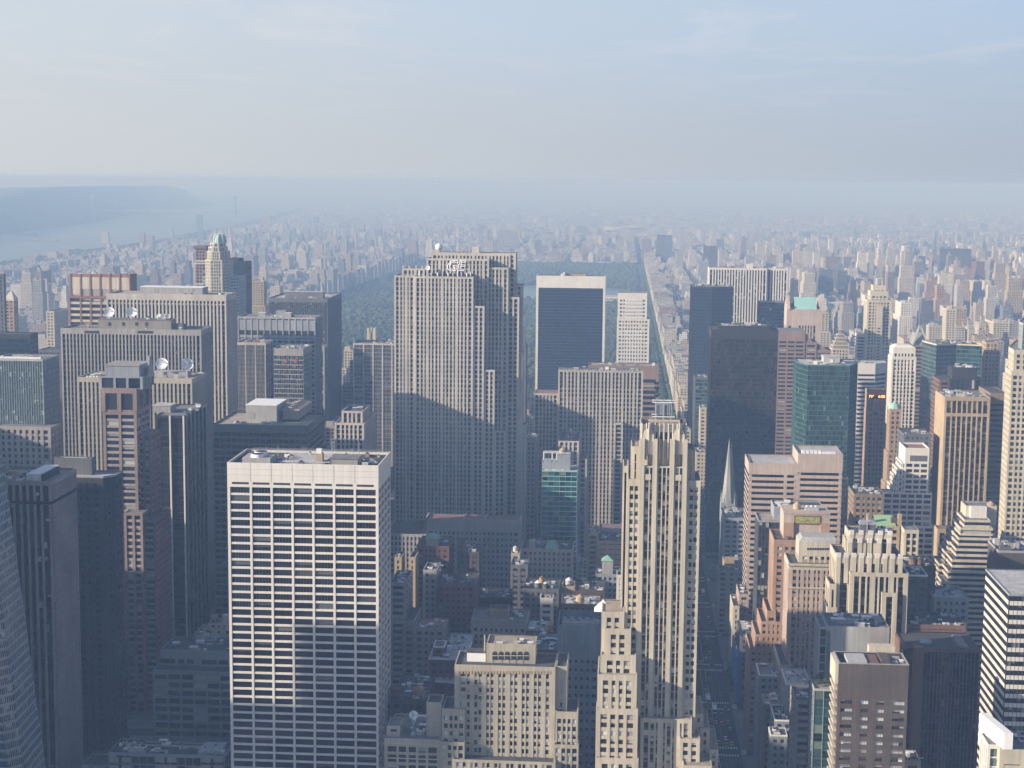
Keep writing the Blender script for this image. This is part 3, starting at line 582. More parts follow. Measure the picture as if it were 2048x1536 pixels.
G_(850, 975, 518, 8, 24, zb=230); G_(858, 1027, 507, 14, 18, zb=225, top=2.4); G_(1013, 1028, 507, 13.6, 19, zb=150); G_(1020, 1041, 572, 15, 17, zb=150)
G_(801, 846, 538, 9, 22, zb=225)
c = b.new('dark_louvre'); c.box(gx(860), gx(944), Yg + 6, Yg + 7.9, gz(553), gz(548), 'g_dark')
c = b.new('elevator_house'); c.box(gx(938), gx(953), Yg + 20, Yg + 27, gz(510), gz(495), 'limestone'); c = b.new('elevator_house'); c.box(gx(858), gx(873), Yg + 18, Yg + 24, gz(512), gz(502), 'limestone')
c = b.new('radome'); rx, rz = at(878, 494, Yg + 20); k = 10
for i in range(k):
    a0, a1 = -pi / 2 + i * pi / k, -pi / 2 + (i + 1) * pi / k; c.cyl(rx, Yg + 20, rz + 2.9 * sin(a0), rz + 2.9 * sin(a1), 2.9 * cos(a0) + .01, 2.9 * cos(a1) + .01, 'dishwhite', 18)
c.cyl(rx, Yg + 20, gz(508), rz - 2.4, .8, .8, 'steel', 8)
for px, py in ((940, 478), (946, 482), (871, 486), (923, 487), (960, 490)): mast(b, px, py, Yg + 24, gz(510), .25)
for i, px in enumerate((838, 862, 874, 884, 895, 905, 914, 922, 932, 940)):
    c = b.new('roof_instrument'); xx = gx(px); c.cyl(xx, Yg + 3, gz(553), gz(546 if i % 3 else 543), .5, .7, 'whitemetal' if i % 2 == 0 else 'steel', 8)
for px, py in ((800, 1.2), (812, 1.2), (826, 1.2), (838, 1)): c = b.new('roof_instrument'); c.box(gx(px), gx(px) + 1.5, Yg + 12, Yg + 14, gz(540), gz(534), 'steel')
dish(b, 855, 536, Yg + 4, 2.0, (-.2, -1, .4), gz(552)); 

def text_mesh(name, body, size, mn, shear=0.0, outline=0.0, depth=.15, flip=False):
    cu = bpy.data.curves.new(name, 'FONT'); cu.body = body; cu.size = size; cu.shear = shear; cu.resolution_u = 4
    if outline: cu.fill_mode = 'NONE'; cu.bevel_depth = outline; cu.bevel_resolution = 1; cu.offset = .15
    else: cu.extrude = depth
    t = bpy.data.objects.new('tmp', cu); COL.objects.link(t); bpy.context.view_layer.update()
    me = bpy.data.meshes.new_from_object(t.evaluated_get(bpy.context.evaluated_depsgraph_get())); bpy.data.objects.remove(t); bpy.data.curves.remove(cu)
    me.transform(Matrix.Rotation(pi / 2, 4, 'X'))
    if flip: me.transform(Matrix.Scale(-1, 4, (1, 0, 0)))
    me.materials.clear(); me.materials.append(M[mn]); o = bpy.data.objects.new(name, me); COL.objects.link(o); return o
# rooftop letters: tube outlines
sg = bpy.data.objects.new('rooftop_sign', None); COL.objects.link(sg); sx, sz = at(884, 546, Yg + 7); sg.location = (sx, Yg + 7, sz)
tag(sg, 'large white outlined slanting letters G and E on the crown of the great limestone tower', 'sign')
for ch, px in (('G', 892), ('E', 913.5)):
    x_, z_ = at(px, 541, Yg + 7); lo = text_mesh('letter', ch, 11.2, 'glowwhite', shear=.25, outline=.19)
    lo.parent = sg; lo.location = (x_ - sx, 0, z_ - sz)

b = B('office_building', 'long low pale limestone block with punched windows at the foot of the great ribbed tower', 'office building')
r = blk(b, 852.5, 1041.5, 1039, 1120, S('grey', 'g_warm', 3.1, 4.1, p=1.6, pd=.5, sp=2.0, sd=.4, c=2.2, top=9, par=.8, r='roof_red'), by=1031); c = b.new('roof_edge')
for px in (852, 927, 970, 1040): xx = at(px, 1037, 1120)[0]; c.box(xx - .4, xx + .4, 1120, r[3], r[4] - .5, r[4] + .5, 'roof_light')
b = B('office_building', 'low ribbed annexe with a planted roof, left foot of the great ribbed tower', 'office building')
r = blk(b, 770, 853, 1068, 1130, S('grey', 'g_stone', 2.8, 4, p=1.3, pd=.5, sp=1.5, sd=.2, c=1, top=2, par=.5, r='roof_dark'), dp=40)
RGARDEN = (at(828, 1060, 1135)[0], at(852, 1060, 1135)[0], 1135, 1150, r[4] - .5)

b = B('office_tower', 'shadowed stepped limestone tower with a small ribbed crown, right of the banded brown tower')
st = dict(GE, bay=3.2, wide=None, w='limestone', r='roof_red')
blk(b, 669, 728, 846, 1170, st, bp=752); r = blk(b, 683, 725, 822, 1176, dict(st, sp=.2, r='roof_dark', par=1.5), bp=740, zb=100); clutter(b, r[0], r[1], r[2], r[3], r[4] - 1.5, 3, 25)
b = B('office_tower', 'dark tower with five pale vertical strips, hard against the great ribbed tower')
r = blk(b, 706, 805, 687, 1480, S('limestone', 'g_dark', 9.6, 3.8, p=1.2, pd=.9, sp=1.1, sd=.25, c=1.1, top=1.5, par=1, s='bluegrey', r='roof_grey'), dp=34); clutter(b, r[0], r[1], r[2], r[3], r[4] - 1, 8, 26)
c = b.new('mullion')
for i in range(36): u = r[0] + 1 + i * (r[1] - r[0] - 2) / 35; c.box(u - .14, u + .14, 1480.3, 1480.8, 40, r[4] - 1.6, 'grey')
b = B('apartment_tower', 'cream tower crown of four pinnacles rising behind the white-striped dark tower', 'apartment tower')
r = blk(b, 728, 757, 680, 1610, S('cream', 'g_stone', 3, 3.5, p=1.5, pd=.4, sp=1.4, sd=.2, c=1.5, top=2, par=.5), dp=18)
for pa, pb, t_ in ((734, 738, 657), (739, 745, 664), (746, 751, 656), (741, 744, 655)): pbox(b, 'pinnacle', pa, pb, t_, 1614, 5, r[4] - .5, 'cream')
b = B('unfinished_building', 'half built orange framed building beside the park trees', 'building')
r = blk(b, 684, 720, 772, 1700, S('orange', 'dark', 5, 3.6, p=.5, pd=.5, sp=.6, sd=.4, c=.5, top=.6, par=.2, r='redbrick'), dp=30); r = blk(b, 699, 720, 722, 1712, S('orange', 'g_dark', 3, 3.6, p=1.2, pd=.4, sp=1.2, sd=.3, c=1, top=1, par=.3), dp=12)

b = B('skyscraper', 'dark blue glass slab in a plain white frame, the park behind it', 'skyscraper')
r = blk(b, 1073.5, 1210.5, 552, 1880, S('black', 'g_solow', 3.4, 3.7, p=.12, pd=.14, sp=.28, sd=.06, s='grey_dark', c=0, top=1, par=.4, r='roof_grey', t='travertine'), dp=30, edges=(0, 2)); x0, x1, y0, y1, z = r
c = b.new('frame'); zb = at(1140, 576, 1880)[1]; c.box(x0 - .1, x1 + .1, 1879.6, 1880, zb, z, 'travertine')
c.box(x0 - .1, x0 + 2.2, 1879.6, 1880.3, 0, zb, 'travertine'); c.box(x1 - 2.2, x1 + .1, 1879.6, 1880.3, 0, zb, 'travertine'); c.box(x0 - .5, x0 - .05, 1879.6, 1909, 0, z, 'travertine'); c.box(x1 + .05, x1 + .5, 1879.6, 1909, 0, z, 'travertine')
pbox(b, 'penthouse', 1130, 1172, 547, 1890, 8, z - .4, 'tan', 'roof_grey'); pbox(b, 'window_rig', 1126, 1130, 545, 1886, 3, z - .4, 'whitemetal'); clutter(b, x0 + 20, x1 - 20, 1883, 1905, z - .4, 6, 27)
# flared foot of the slab
c = b.new('flared_foot')
for k in range(8): h0, h1 = k * 10, (k + 1) * 10; d0, d1 = 22 * (1 - h0 / 80) ** 2, 22 * (1 - h1 / 80) ** 2; c.face([(x0, 1879.5 - d0, h0), (x1, 1879.5 - d0, h0), (x1, 1879.5 - d1, h1), (x0, 1879.5 - d1, h1)], 'g_solow', [(0, k), (20, k), (20, k + 1), (0, k + 1)])

b = B('skyscraper', 'pale stone tower of small square windows with bright panels, left of the avenue', 'skyscraper')
st = S('white', 'g_dark', 3.0, 4.2, p=1.5, pd=.45, sp=2.1, sd=.35, c=2.4, top=7.5, par=.6, s='white')
r = blk(b, 1236, 1294.5, 586, 1800, st, dp=27); blk(b, 1234, 1299, 638, 1797, dict(st, top=2), dp=30)
c = b.new('glazed_panel')
for py in range(600, 725, 7):
    if 636 < py < 658: continue
    for k in range(6): xx, z_ = at(1253.5 + k * 5.6, py, 1796.9 if py > 636 else 1799.9); yy = 1796.85 if py > 636 else 1799.85; c.box(xx - .55, xx + .55, yy, yy + .5, z_ - 1.4, z_ + 1.4, 'dishwhite')

b = B('office_tower', 'wide ribbed limestone block before the white-framed glass slab, crossed by a slanting shadow')
r = blk(b, 1116.5, 1286.5, 742, 1350, dict(GE, bay=3.1, top=1.2, par=.5, wide=(3, 1.9, 2), r='roof_grey'), dp=22); zr = r[4]
c = b.new('crown_louvre'); nb = 27
for i in range(nb): u = r[0] + 1.6 + i * (r[1] - r[0] - 3.2) / nb; c.box(u + .9, u + 2.2, 1350.2, 1350.6, zr - 14, zr - 1.4, 'dark')
clutter(b, r[0], r[1], r[2], r[3], zr - .5, 12, 28); c = b.new('pier_cap')
for i in range(nb + 1): u = r[0] + 1.6 + i * (r[1] - r[0] - 3.2) / nb; c.box(u - .5, u + .5, 1349.95, 1350.9, zr, zr + 1.1, 'limestone')
blk(b, 1067.5, 1117, 787, 1353, dict(GE, bay=3.1, w='limestone', r='roof_red', top=1.5, wide=None), dp=26); blk(b, 1228, 1246, 846, 1344, dict(GE, bay=3.1, wide=None), dp=6)
b = B('office_tower', 'brownish pink block with a flat roof, behind the ribbed limestone block')
r = blk(b, 1176, 1318, 731, 1425, S('brownpink', 'g_dark', 30, 5, p=24, pd=.3, sp=2.0, sd=.3, c=2.5, top=12, par=.8, r='roof_tan'), by=724); clutter(b, r[0], r[1], r[2], r[3], r[4] - .8, 8, 29)
c = b.new('window_strip')
for py in (766, 775, 784, 792, 801): xa, z_ = at(1308, py, 1425); xb = at(1318, py, 1425)[0]; c.box(xa, xb - .4, 1424.85, 1425.2, z_ - 1, z_ + 1, 'g_dark')

b = B('office_tower', 'small teal glass tower with bright floor lines and a grey plant room on top')
r = blk(b, 1084, 1155, 941, 1180, S('turq', 'g_teal', 4.2, 3.75, p=.16, pd=.2, sp=.55, sd=.35, c=.3, top=1.0, par=.5, s='turq', r='roof_light'), dp=26); zr = r[4] - .5
c = pbox(b, 'plant_room', 1084.5, 1114, 920, 1186, 8, zr, 'bluegrey'); c = pbox(b, 'plant_room', 1114, 1141, 910, 1184, 12, zr, 'bluegrey'); z1 = at(1127, 910, 1184)[1]
c = b.new('steel_frame')
for px in (1087, 1104, 1113): xx, z_ = at(px, 906, 1186); c.box(xx - .25, xx + .25, 1186, 1186.5, z1 - 6, z_, 'whitemetal'); c.box(xx - .25, xx + .25, 1193, 1193.5, z1 - 6, z_, 'whitemetal')
xa, z_ = at(1086, 906, 1186); xb = at(1141, 906, 1186)[0]; c.box(xa, xb, 1186, 1186.5, z_, z_ + .5, 'whitemetal'); c.box(xa, xb, 1193, 1193.5, z_, z_ + .5, 'whitemetal')
ptank(b, 1125.5, 897, 1190, z1, 2.6, 2.6, 'tan', 'tan')
for px in (1091, 1095, 1106, 1109, 1124): xx = at(px, 936, 1181)[0]; c = b.new('floodlight'); c.box(xx - .35, xx + .35, 1181, 1181.6, zr, zr + 1.1, 'whitepaint')

b = B('office_tower', 'slim limestone tower with a red gravel roof, behind the small teal glass tower')
st = dict(GE, bay=3.6, wide=None, p=1.7, sp=1.3, top=1.2, par=1.1, r='roof_red')
r = blk(b, 1116.5, 1158, 882, 1265, st, by=862); c = b.new('roof_strip'); c.box(r[0] + 1, r[0] + 4, r[2] + 1, r[3] - 1, r[4] - 1, r[4] - .7, 'roof_dark'); c.box(r[1] - 4, r[1] - 1, r[2] + 1, r[3] - 1, r[4] - 1, r[4] - .7, 'roof_dark'); clutter(b, r[0] + 4, r[1] - 4, r[2] + 14, r[3], r[4] - 1, 6, 30)
blk(b, 1158, 1174, 918, 1267, dict(st, top=.8, par=.2), dp=24); blk(b, 1101, 1117, 903, 1267, dict(st, w='brownpink'), by=894)

# ---------------- the cream tower on the corner of the avenue
b = B('skyscraper', 'tall cream setback tower with scalloped crown and framed water tank, beside the avenue', 'skyscraper')
Y = 700; st = S('cream', 'g_blinds', 3.15, 3.72, p=1.35, pd=.5, sp=1.5, sd=.3, c=1.7, top=3, par=.5, r='roof_tan')
cs = dict(st, s='tan_dim', bay=2.55, p=.9, pd=.7, sp=1.05, sd=.15, wide=(3, 2.6, 0), c=.6)
def cx_(px, py=1000, Yq=700): return at(px, py, Yq)[0]
zs = at(1330, 960, Y)[1]
b.facade(rect(cx_(1254), cx_(1281), Y, Y + 24), 0, zs, dict(st, bay=1.95, c=1.1, p=.55, sp=1.6), win=34); 
b.facade(rect(cx_(1374), cx_(1400.5), Y, Y + 24), 0, zs, dict(st, bay=1.95, c=1.1, p=.55, sp=1.6), win=68)
b.facade(rect(cx_(1244.5), cx_(1256), Y + 9, Y + 26), 0, at(1250, 932, Y + 9)[1], dict(st, sp=3.2, bay=9))
zc = at(1327, 878, Y)[1]
b.facade(rect(cx_(1280.5), cx_(1374.5), Y - 1.2, Y + 20), 0, zc - 12, dict(cs, c=1.9, bay=1.9, p=.5, sp=.9, wide=None, top=.5, par=0), win=100, roof=False)
c = b.new('pier')
for px in (1284.6, 1310.3, 1344.6, 1370.4): xx = at(px, 900, Y - 1.6)[0]; c.box(xx - 1.0, xx + 1.0, Y - 1.7, Y + .6, 0, zc, 'cream')
zk = at(1327, 849, Y + 2)[1]; b.facade(rect(at(1280.5, 860, Y + 2)[0], at(1374, 860, Y + 2)[0], Y + 2, Y + 20), zc - 12, zk, dict(cs, g='g_plain', sp=11.5, s='cream', pd=.8, fl=14, top=3.4, par=1.4, bay=2.5, wide=None, p=.85), foot=False)
c = b.new('crown_arch')
for px, w2 in ((1297, 1.9), (1358, 1.9)):
    xx = at(px, 880, Y)[0]; z_ = at(px, 868, Y)[1]
    for i in range(8): a0, a1 = i * pi / 8, (i + 1) * pi / 8; c.face([(xx, Y + .2, z_), (xx + 2.4 * cos(a0), Y + .2, z_ + 2.4 * sin(a0)), (xx + 2.4 * cos(a1), Y + .2, z_ + 2.4 * sin(a1))], 'cream')
    c.box(xx - 2.4, xx + 2.4, Y - .2, Y + 2.1, z_ - 9, z_, 'cream'); c.box(xx - .25, xx + .25, Y - .7, Y + 1, z_ - 9, z_ + 5, 'white')
    c.box(xx - 1.3, xx + 1.3, Y - 1.45, Y + .4, zc - 18, zc - 15.5, 'cream')
c = b.new('crown_fin')
for i in range(11): xx = at(1284 + i * 8.8, 850, Y + 1.4)[0]; c.box(xx - .22, xx + .22, Y + 1.1, Y + 2.4, zk - 15 + (i % 2) * 5, zk + .5, 'white')
for i in (0, 1):
    l, r_ = ((1262, 1280.5), (1374.5, 1391))[i]; zz = at(1270, 893, Y + 4)[1]; b.facade(rect(at(l, 900, Y + 4)[0], at(r_, 900, Y + 4)[0], Y + 4, Y + 22), zs - 1, zz - (0 if i == 0 else 1), dict(st, g='g_plain', bay=2.6, sp=.5, p=1.2, top=3.4), foot=False)
c = b.new('tank_frame'); zt = at(1327, 803, Y + 8)[1]; zr = zk - 1.4; xa, xb = at(1311, 830, Y + 8)[0], at(1342, 830, Y + 8)[0]
for xx in (xa, (xa + xb) / 2, xb):
    for yy in (Y + 6, Y + 13): c.box(xx - .13, xx + .13, yy - .13, yy + .13, zr, zt, 'steel')
for z_ in (at(1327, 833, Y + 8)[1], zt - .3): c.box(xa - 1.6, xb + 1.6, Y + 5.6, Y + 6, z_, z_ + .35, 'whitemetal'); c.box(xa - 1.6, xb + 1.6, Y + 13, Y + 13.4, z_, z_ + .35, 'whitemetal')
c = b.new('water_tank'); c.box(xa + .6, xb - .6, Y + 6.5, Y + 12.5, at(1327, 829, Y + 8)[1], at(1327, 809, Y + 8)[1], 'bluegrey')
for i in range(8): xx = xa + .7 + i * (xb - xa - 1.4) / 7; c.box(xx - .08, xx + .08, Y + 6.35, Y + 6.5, at(1327, 829, Y + 8)[1], at(1327, 809, Y + 8)[1], 'bluegrey')
for px in (1288, 1361): pbox(b, 'roof_screen', px, px + 8, 843, Y + 8, 6, zr, 'granite_dark')
for px in (1300, 1303, 1367): mast(b, px, 822, Y + 7, zr, .1)
# wings stepping down
wst = dict(st, bay=3.3, p=1.5, sp=1.55, c=1.9, top=2.6)
for l, r_, t, dy, d in ((1203, 1249, 1224, 3, 22), (1209, 1262, 1258, .4, 22), (1201, 1272, 1310, -1.8, 26), (1195, 1274, 1350, -6.2, 28), (1192, 1276, 1418, -8, 30), (1191, 1277, 1517, -10, 32)): blk(b, l, r_, t, Y + dy - 4, dict(wst, c=2.0 + (r_ - l) % 3 * .4), dp=d)
for l, r_, t, dy, d in ((1281, 1384, 1438, -5, 20), (1359, 1400, 1478, -8, 22), (1388, 1407, 1428, 6, 26), (1400, 1420, 1457, 4, 26), (1418, 1437, 1500, 2, 30), (1366, 1424, 1532, -14, 24)): blk(b, l, r_, t, Y + dy, dict(cs if t == 1438 else wst, c=1.6, top=1.8), dp=d)
c = b.new('pyramid_skylight'); xx, z_ = at(1206, 1224, 712); c.prism([(xx - 4, 712), (xx + 4, 712), (xx + 4, 720), (xx - 4, 720)], z_, at(1208, 1200, 716)[1], 'whitemetal', True, [(xx - .2, 715.8), (xx + .2, 715.8), (xx + .2, 716.2), (xx - .2, 716.2)])

b = B('office_building', 'plain grey slab with rows of tiny square windows and round cooling fans on its roof', 'office building')
r = blk(b, 1115, 1203, 1250, 790, S('bluegrey', 'g_plain', 2.9, 4.3, p=1.6, pd=.4, sp=2.6, sd=.35, c=2.1, top=18, par=4.5, t='bluegrey', r='roof_dark'), dp=28, win=40); zr = r[4]
c = b.new('cooling_tower'); c.box(r[0] + 2, r[1] - 1, 796, 808, zr - 4.4, zr - .8, 'grey')
for i in range(5): c.cyl(r[0] + 5 + i * 3.9, 802, zr - .8, zr + .3, 1.75, 1.65, 'steel', 16); c.cyl(r[0] + 5 + i * 3.9, 802, zr + .3, zr + .35, 1.4, 1.4, 'dark', 16)

b = B('office_building', 'beige brick office block stepping up to an arcaded top storey, bottom centre', 'office building')
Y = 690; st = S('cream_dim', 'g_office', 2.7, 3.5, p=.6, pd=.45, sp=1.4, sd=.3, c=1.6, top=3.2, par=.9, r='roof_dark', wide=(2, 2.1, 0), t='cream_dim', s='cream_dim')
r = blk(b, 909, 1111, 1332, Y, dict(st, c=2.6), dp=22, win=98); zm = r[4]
blk(b, 1112, 1134.5, 1333, Y + 2, dict(st, wide=None, bay=3.2, c=2, top=6), dp=22)
r3 = blk(b, 973, 1071, 1288, Y + 7, dict(st, wide=None, bay=3.0, p=1.6, c=3, top=7, sp=1.6, r='roof_tan', fl=5), dp=14, zb=zm - 1)
c = b.new('arched_window')
for i in range(6):
    xx, z_ = at(990 + i * 12.6, 1308, Y + 7)
    for k in range(8): a0, a1 = k * pi / 8, (k + 1) * pi / 8; c.face([(xx, Y + 6.95, z_), (xx + 1.2 * cos(a0), Y + 6.95, z_ + 1.2 * sin(a0)), (xx + 1.2 * cos(a1), Y + 6.95, z_ + 1.2 * sin(a1))], 'dark')
    c.box(xx - 1.2, xx + 1.2, Y + 6.93, Y + 7.2, z_ - 2.6, z_, 'g_dark'); c.box(xx - 1.3, xx + 1.3, Y + 6.85, Y + 6.95, z_ - .9, z_ - .6, 'cream')
c = b.new('arched_corbel')
for i in range(30):
    xx, z_ = at(917 + i * 6.3, 1344, Y); c.box(xx - .35, xx + .35, Y - .18, Y + .1, z_ - .9, z_ + .5, 'tan')
c = b.new('white_hut'); xx = at(934, 1320, Y + 8)[0]; x2 = at(973, 1320, Y + 8)[0]; c.box(xx, x2 - .4, Y + 8, Y + 14, zm - .9, zm + 3.3, 'whitepaint'); c.box(xx - .3, x2 - .1, Y + 7.7, Y + 14.3, zm + 3.3, zm + 3.7, 'roof_dark')
c = b.new('chimney_pipe'); xx = at(970, 1280, Y + 9)[0]; c.cyl(xx, Y + 9, zm - 1, at(970, 1270, Y + 9)[1], .4, .4, 'tan', 8); clutter(b, r3[0], r3[1], r3[2], r3[3], r3[4] - .9, 6, 31, .8)
cs2 = dict(st, wide=None, bay=2.15, c=.8, p=.8)
blk(b, 884, 930, 1418, Y - 2, cs2, dp=18, win=100); blk(b, 1111, 1156, 1424, Y - 2, cs2, dp=20); blk(b, 880, 929, 1484, Y - 5, dict(cs2, top=1.6), dp=12); blk(b, 1107, 1157, 1490, Y - 5, dict(cs2, top=1.6), dp=12)
r = blk(b, 853, 883, 1405, Y + 3, dict(cs2, bay=6, sp=3.5, p=4, top=6), dp=12); blk(b, 905, 1111, 1522, Y - 8, dict(st, top=1.2, bay=2.7), dp=10)

b = B('office_building', 'low cream loft building with arched windows and a rooftop dish, beside the white slab', 'office building')
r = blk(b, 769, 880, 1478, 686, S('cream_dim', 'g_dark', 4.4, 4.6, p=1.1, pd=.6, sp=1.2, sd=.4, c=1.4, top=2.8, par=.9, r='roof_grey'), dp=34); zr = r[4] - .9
dish(b, 827, 1430, 700, 2.0, (.1, -1, .5), zr); blk(b, 774, 800, 1452, 690, S('cream_dim', 'g_stone', 5, 4, p=3, pd=.3, sp=2.5, sd=.2, c=1.5, top=1.5, par=.6), dp=12, zb=zr); clutter(b, r[0] + 8, r[1], r[2] + 4, r[3], zr, 12, 32)
c = b.new('cornice'); c.box(r[0] - .5, r[1] + .5, 685.2, 686, r[4] - 2.6, r[4] - 2.1, 'cream')
for py in (1492, 1517): xx, z_ = at(820, py, 686); c.box(r[0] + .2, r[1] - .2, 685.6, 686, z_ - .2, z_ + .25, 'cream')
# ================================================================ small buildings between the white slab and the cream tower
MID = S('greywarm', 'g_stone', 3.2, 3.7, p=1.7, pd=.35, sp=1.8, sd=.25, c=1.6, top=2.2, par=.8, r='roof_dark')
def small(label, l, r, t, Y, col, seed, name='office_building', cat='office building', roofc='roof_dark', nclut=5, tanks=(), by=None, dp=None, win=0, **k):
    b = B(name, label, cat); q = blk(b, l, r, t, Y, dict(MID, w=col, t=col, r=roofc, **k), by=by, dp=dp or (None if by else 24), win=win)
    if nclut: clutter(b, q[0], q[1], q[2], q[3], q[4] - k.get('par', .8), nclut + 6, seed, .7)
    for px, py, rr, c1, c2 in tanks: ptank(b, px, py, q[2] + 6, q[4] - k.get('par', .8), rr, 2.9, c1, c2)
    return b, q
small('twin sunlit cream bays with green parapets, right behind the white slab', 789, 803, 1114, 990, 'tan', 1, 'apartment_house', 'apartment house', dp=16, nclut=2)[0].facade(rect(at(818, 1114, 990)[0], at(831, 1114, 990)[0], 990, 1006), 0, at(824, 1114, 990)[1], dict(MID, w='tan', r='roof_dark'))
b, q = small('dark red brick house with a green copper hut on the roof', 833, 898, 1092, 1010, 'redbrick', 2, dp=30); c = b.new('copper_hut'); xa = at(852, 1090, 1014)[0]; xb = at(876, 1090, 1014)[0]; c.box(xa, xb, 1014, 1022, q[4] - .8, q[4] + 4, 'cream_dim'); c.prism([(xa - .4, 1013.6), (xb + .4, 1013.6), (xb + .4, 1022.4), (xa - .4, 1022.4)], q[4] + 4, q[4] + 6.4, 'copper', True, [(xa + 2, 1016), (xb - 2, 1016), (xb - 2, 1020), (xa + 2, 1020)])
small('narrow brown brick tower with a stepped top, before the punched limestone block', 914, 958, 1104, 1015, 'brownbrick', 3, dp=24)[0].facade(rect(at(914, 1084, 1018)[0], at(930, 1084, 1018)[0], 1018, 1030), 40, at(922, 1084, 1018)[1], dict(MID, w='brownstone'), foot=False)
small('orange brick block in last sunlight with a big timber tank', 873, 950, 1168, 935, 'brownstone', 4, tanks=((918, 1132, 2.6, 'brownstone', 'roof_dark'),), dp=30)
small('narrow pale grey ornate front left of the orange brick block', 846, 874, 1140, 945, 'grey', 5, dp=20)
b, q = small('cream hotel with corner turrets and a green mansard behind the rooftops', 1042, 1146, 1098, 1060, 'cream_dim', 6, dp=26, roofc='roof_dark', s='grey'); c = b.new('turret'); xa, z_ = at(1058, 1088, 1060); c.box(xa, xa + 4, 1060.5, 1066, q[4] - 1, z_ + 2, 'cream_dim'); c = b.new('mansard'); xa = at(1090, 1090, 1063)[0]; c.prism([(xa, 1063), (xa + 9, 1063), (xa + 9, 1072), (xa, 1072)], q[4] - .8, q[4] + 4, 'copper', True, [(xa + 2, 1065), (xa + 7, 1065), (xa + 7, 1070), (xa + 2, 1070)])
small('black brick slab with tiny bright windows left of the cream hotel', 1021, 1056, 1130, 1000, 'grey_dark', 7, dp=22, g='g_warm')
small('cream brick corner with water tank rising over the black brick slab', 1022, 1040, 1106, 1020, 'cream_dim', 8, dp=14, tanks=((1031, 1094, 1.6, 'cream', 'cream'),), nclut=1)
small('peach coloured block with small square windows in sunlight, behind the pyramid roofed house', 1175, 1197, 1066, 1110, 'tan', 9, dp=26)
b, q = small('peach blank-walled block beside the cream tower, sunlit', 1195, 1248, 1082, 1104, 'tan', 10, dp=24, bay=5, sp=3.1); blk(b, 1197, 1248, 1059, 1130, dict(MID, w='bluegrey', sp=3, r='roof_red'), dp=20)
b, q = small('grey house with a green pyramid roofed tower on top', 1191, 1240, 1148, 1040, 'bluegrey', 11, dp=22, roofc='roof_grey'); c = b.new('pyramid_tower'); xa, z_ = at(1204, 1122, 1042); xb = at(1226, 1122, 1042)[0]; c.box(xa, xb, 1042, 1049, q[4] - 1, z_, 'grey'); c.prism([(xa - .4, 1041.6), (xb + .4, 1041.6), (xb + .4, 1049.4), (xa - .4, 1049.4)], z_, z_ + 3.2, 'copper', True, [((xa + xb) / 2 - .2, 1045), ((xa + xb) / 2 + .2, 1045), ((xa + xb) / 2 + .2, 1046), ((xa + xb) / 2 - .2, 1046)])
small('tan brick tank house with conical tank roof among low dark roofs', 1124, 1149, 1172, 960, 'tan', 12, dp=14, tanks=((1138, 1160, 2.2, 'steel', 'whitemetal'),), nclut=0, bay=9, sp=3.2)
small('dark brick loft with two white conical roof tanks', 1046, 1118, 1178, 950, 'grey_dark', 13, dp=26, tanks=((1076, 1160, 2.0, 'grey_dark', 'whitemetal'), (1091, 1162, 2.0, 'grey_dark', 'whitemetal'), (1084, 1151, 1.8, 'wood', 'brownstone')))
small('white topped loft between dark roofs left of the grey slab of tiny windows', 1080, 1106, 1196, 935, 'white', 14, dp=10, nclut=1, top=4)
small('low brown loft row beneath the pyramid roofed grey house', 1150, 1210, 1182, 1000, 'brownbrick', 15, dp=30)
small('low red brown loft with pale flat roof, right above the grey slab of tiny windows', 1122, 1200, 1208, 880, 'brownstone', 16, dp=22, roofc='roof_light', tanks=((1160, 1200, 2.4, 'tan', 'tan'),), nclut=7)
small('white plastered wall slab squeezed against the cream tower', 1233, 1247, 1150, 960, 'white', 17, dp=12, nclut=0, bay=9, sp=3.3)
b, q = small('beige classical block with blue planted roof terrace and small penthouse', 942, 1054, 1240, 900, 'cream_dim', 18, dp=26, roofc='roof_grey', nclut=10, bay=2.8, top=5); blk(b, 979, 1017, 1218, 908, dict(MID, w='tan', sp=2.6), dp=10, zb=q[4] - .8)
small('grey stone house with arched top windows, right of the shadowed side of the white slab', 828, 889, 1256, 880, 'greywarm', 19, dp=22, bay=3.6, roofc='roof_red')
b, q = small('tall grey slab hugging the right side of the white tower', 780, 812, 1165, 905, 'greywarm', 20, dp=30, bay=8, p=5); blk(b, 806, 829, 1242, 890, dict(MID, w='greywarm', bay=5, p=3), dp=30)
small('wide dark brick loft filled with tiny lit windows, in the hollow behind the beige block', 955, 1020, 1196, 960, 'brownbrick', 21, dp=24)
b, q = small('red brick building with white edged flat roofs at several levels', 857, 933, 1318, 800, 'redbrick', 22, dp=34, roofc='roof_light', nclut=12, pm='whitepaint', par=.6); blk(b, 866, 889, 1293, 806, dict(MID, w='redbrick', r='roof_grey', pm='whitepaint'), dp=12, zb=q[4] - .6); blk(b, 855, 910, 1364, 792, dict(MID, w='redbrick', r='roof_light', pm='whitepaint', par=.6), dp=8)
small('low white walled hall behind the red brick building', 893, 941, 1290, 850, 'grey', 23, dp=24, roofc='roof_light', nclut=3, bay=9)
small('low loft roof crowded with tanks and pipes, between white slab and cream arched building', 782, 850, 1400, 742, 'brownbrick', 24, dp=42, roofc='roof_dark', nclut=24, tanks=((838, 1368, 2.6, 'wood', 'wood'), (790, 1370, 2.4, 'brownstone', 'brownstone')))
small('low dark loft roof behind the beige arcaded block', 1060, 1116, 1300, 800, 'redbrick', 25, dp=34, roofc='roof_grey', nclut=10)
small('flat white roof shed left of the grey slab of tiny windows', 1052, 1098, 1262, 850, 'brownstone', 26, dp=24, roofc='roof_light', nclut=4, tanks=((1103 - 4, 1244, 2.2, 'tan', 'tan'),))
small('dim brown office block peeping between ribbed tower and limestone block', 1052, 1085, 1100, 1160, 'grey_dark', 27, dp=40)
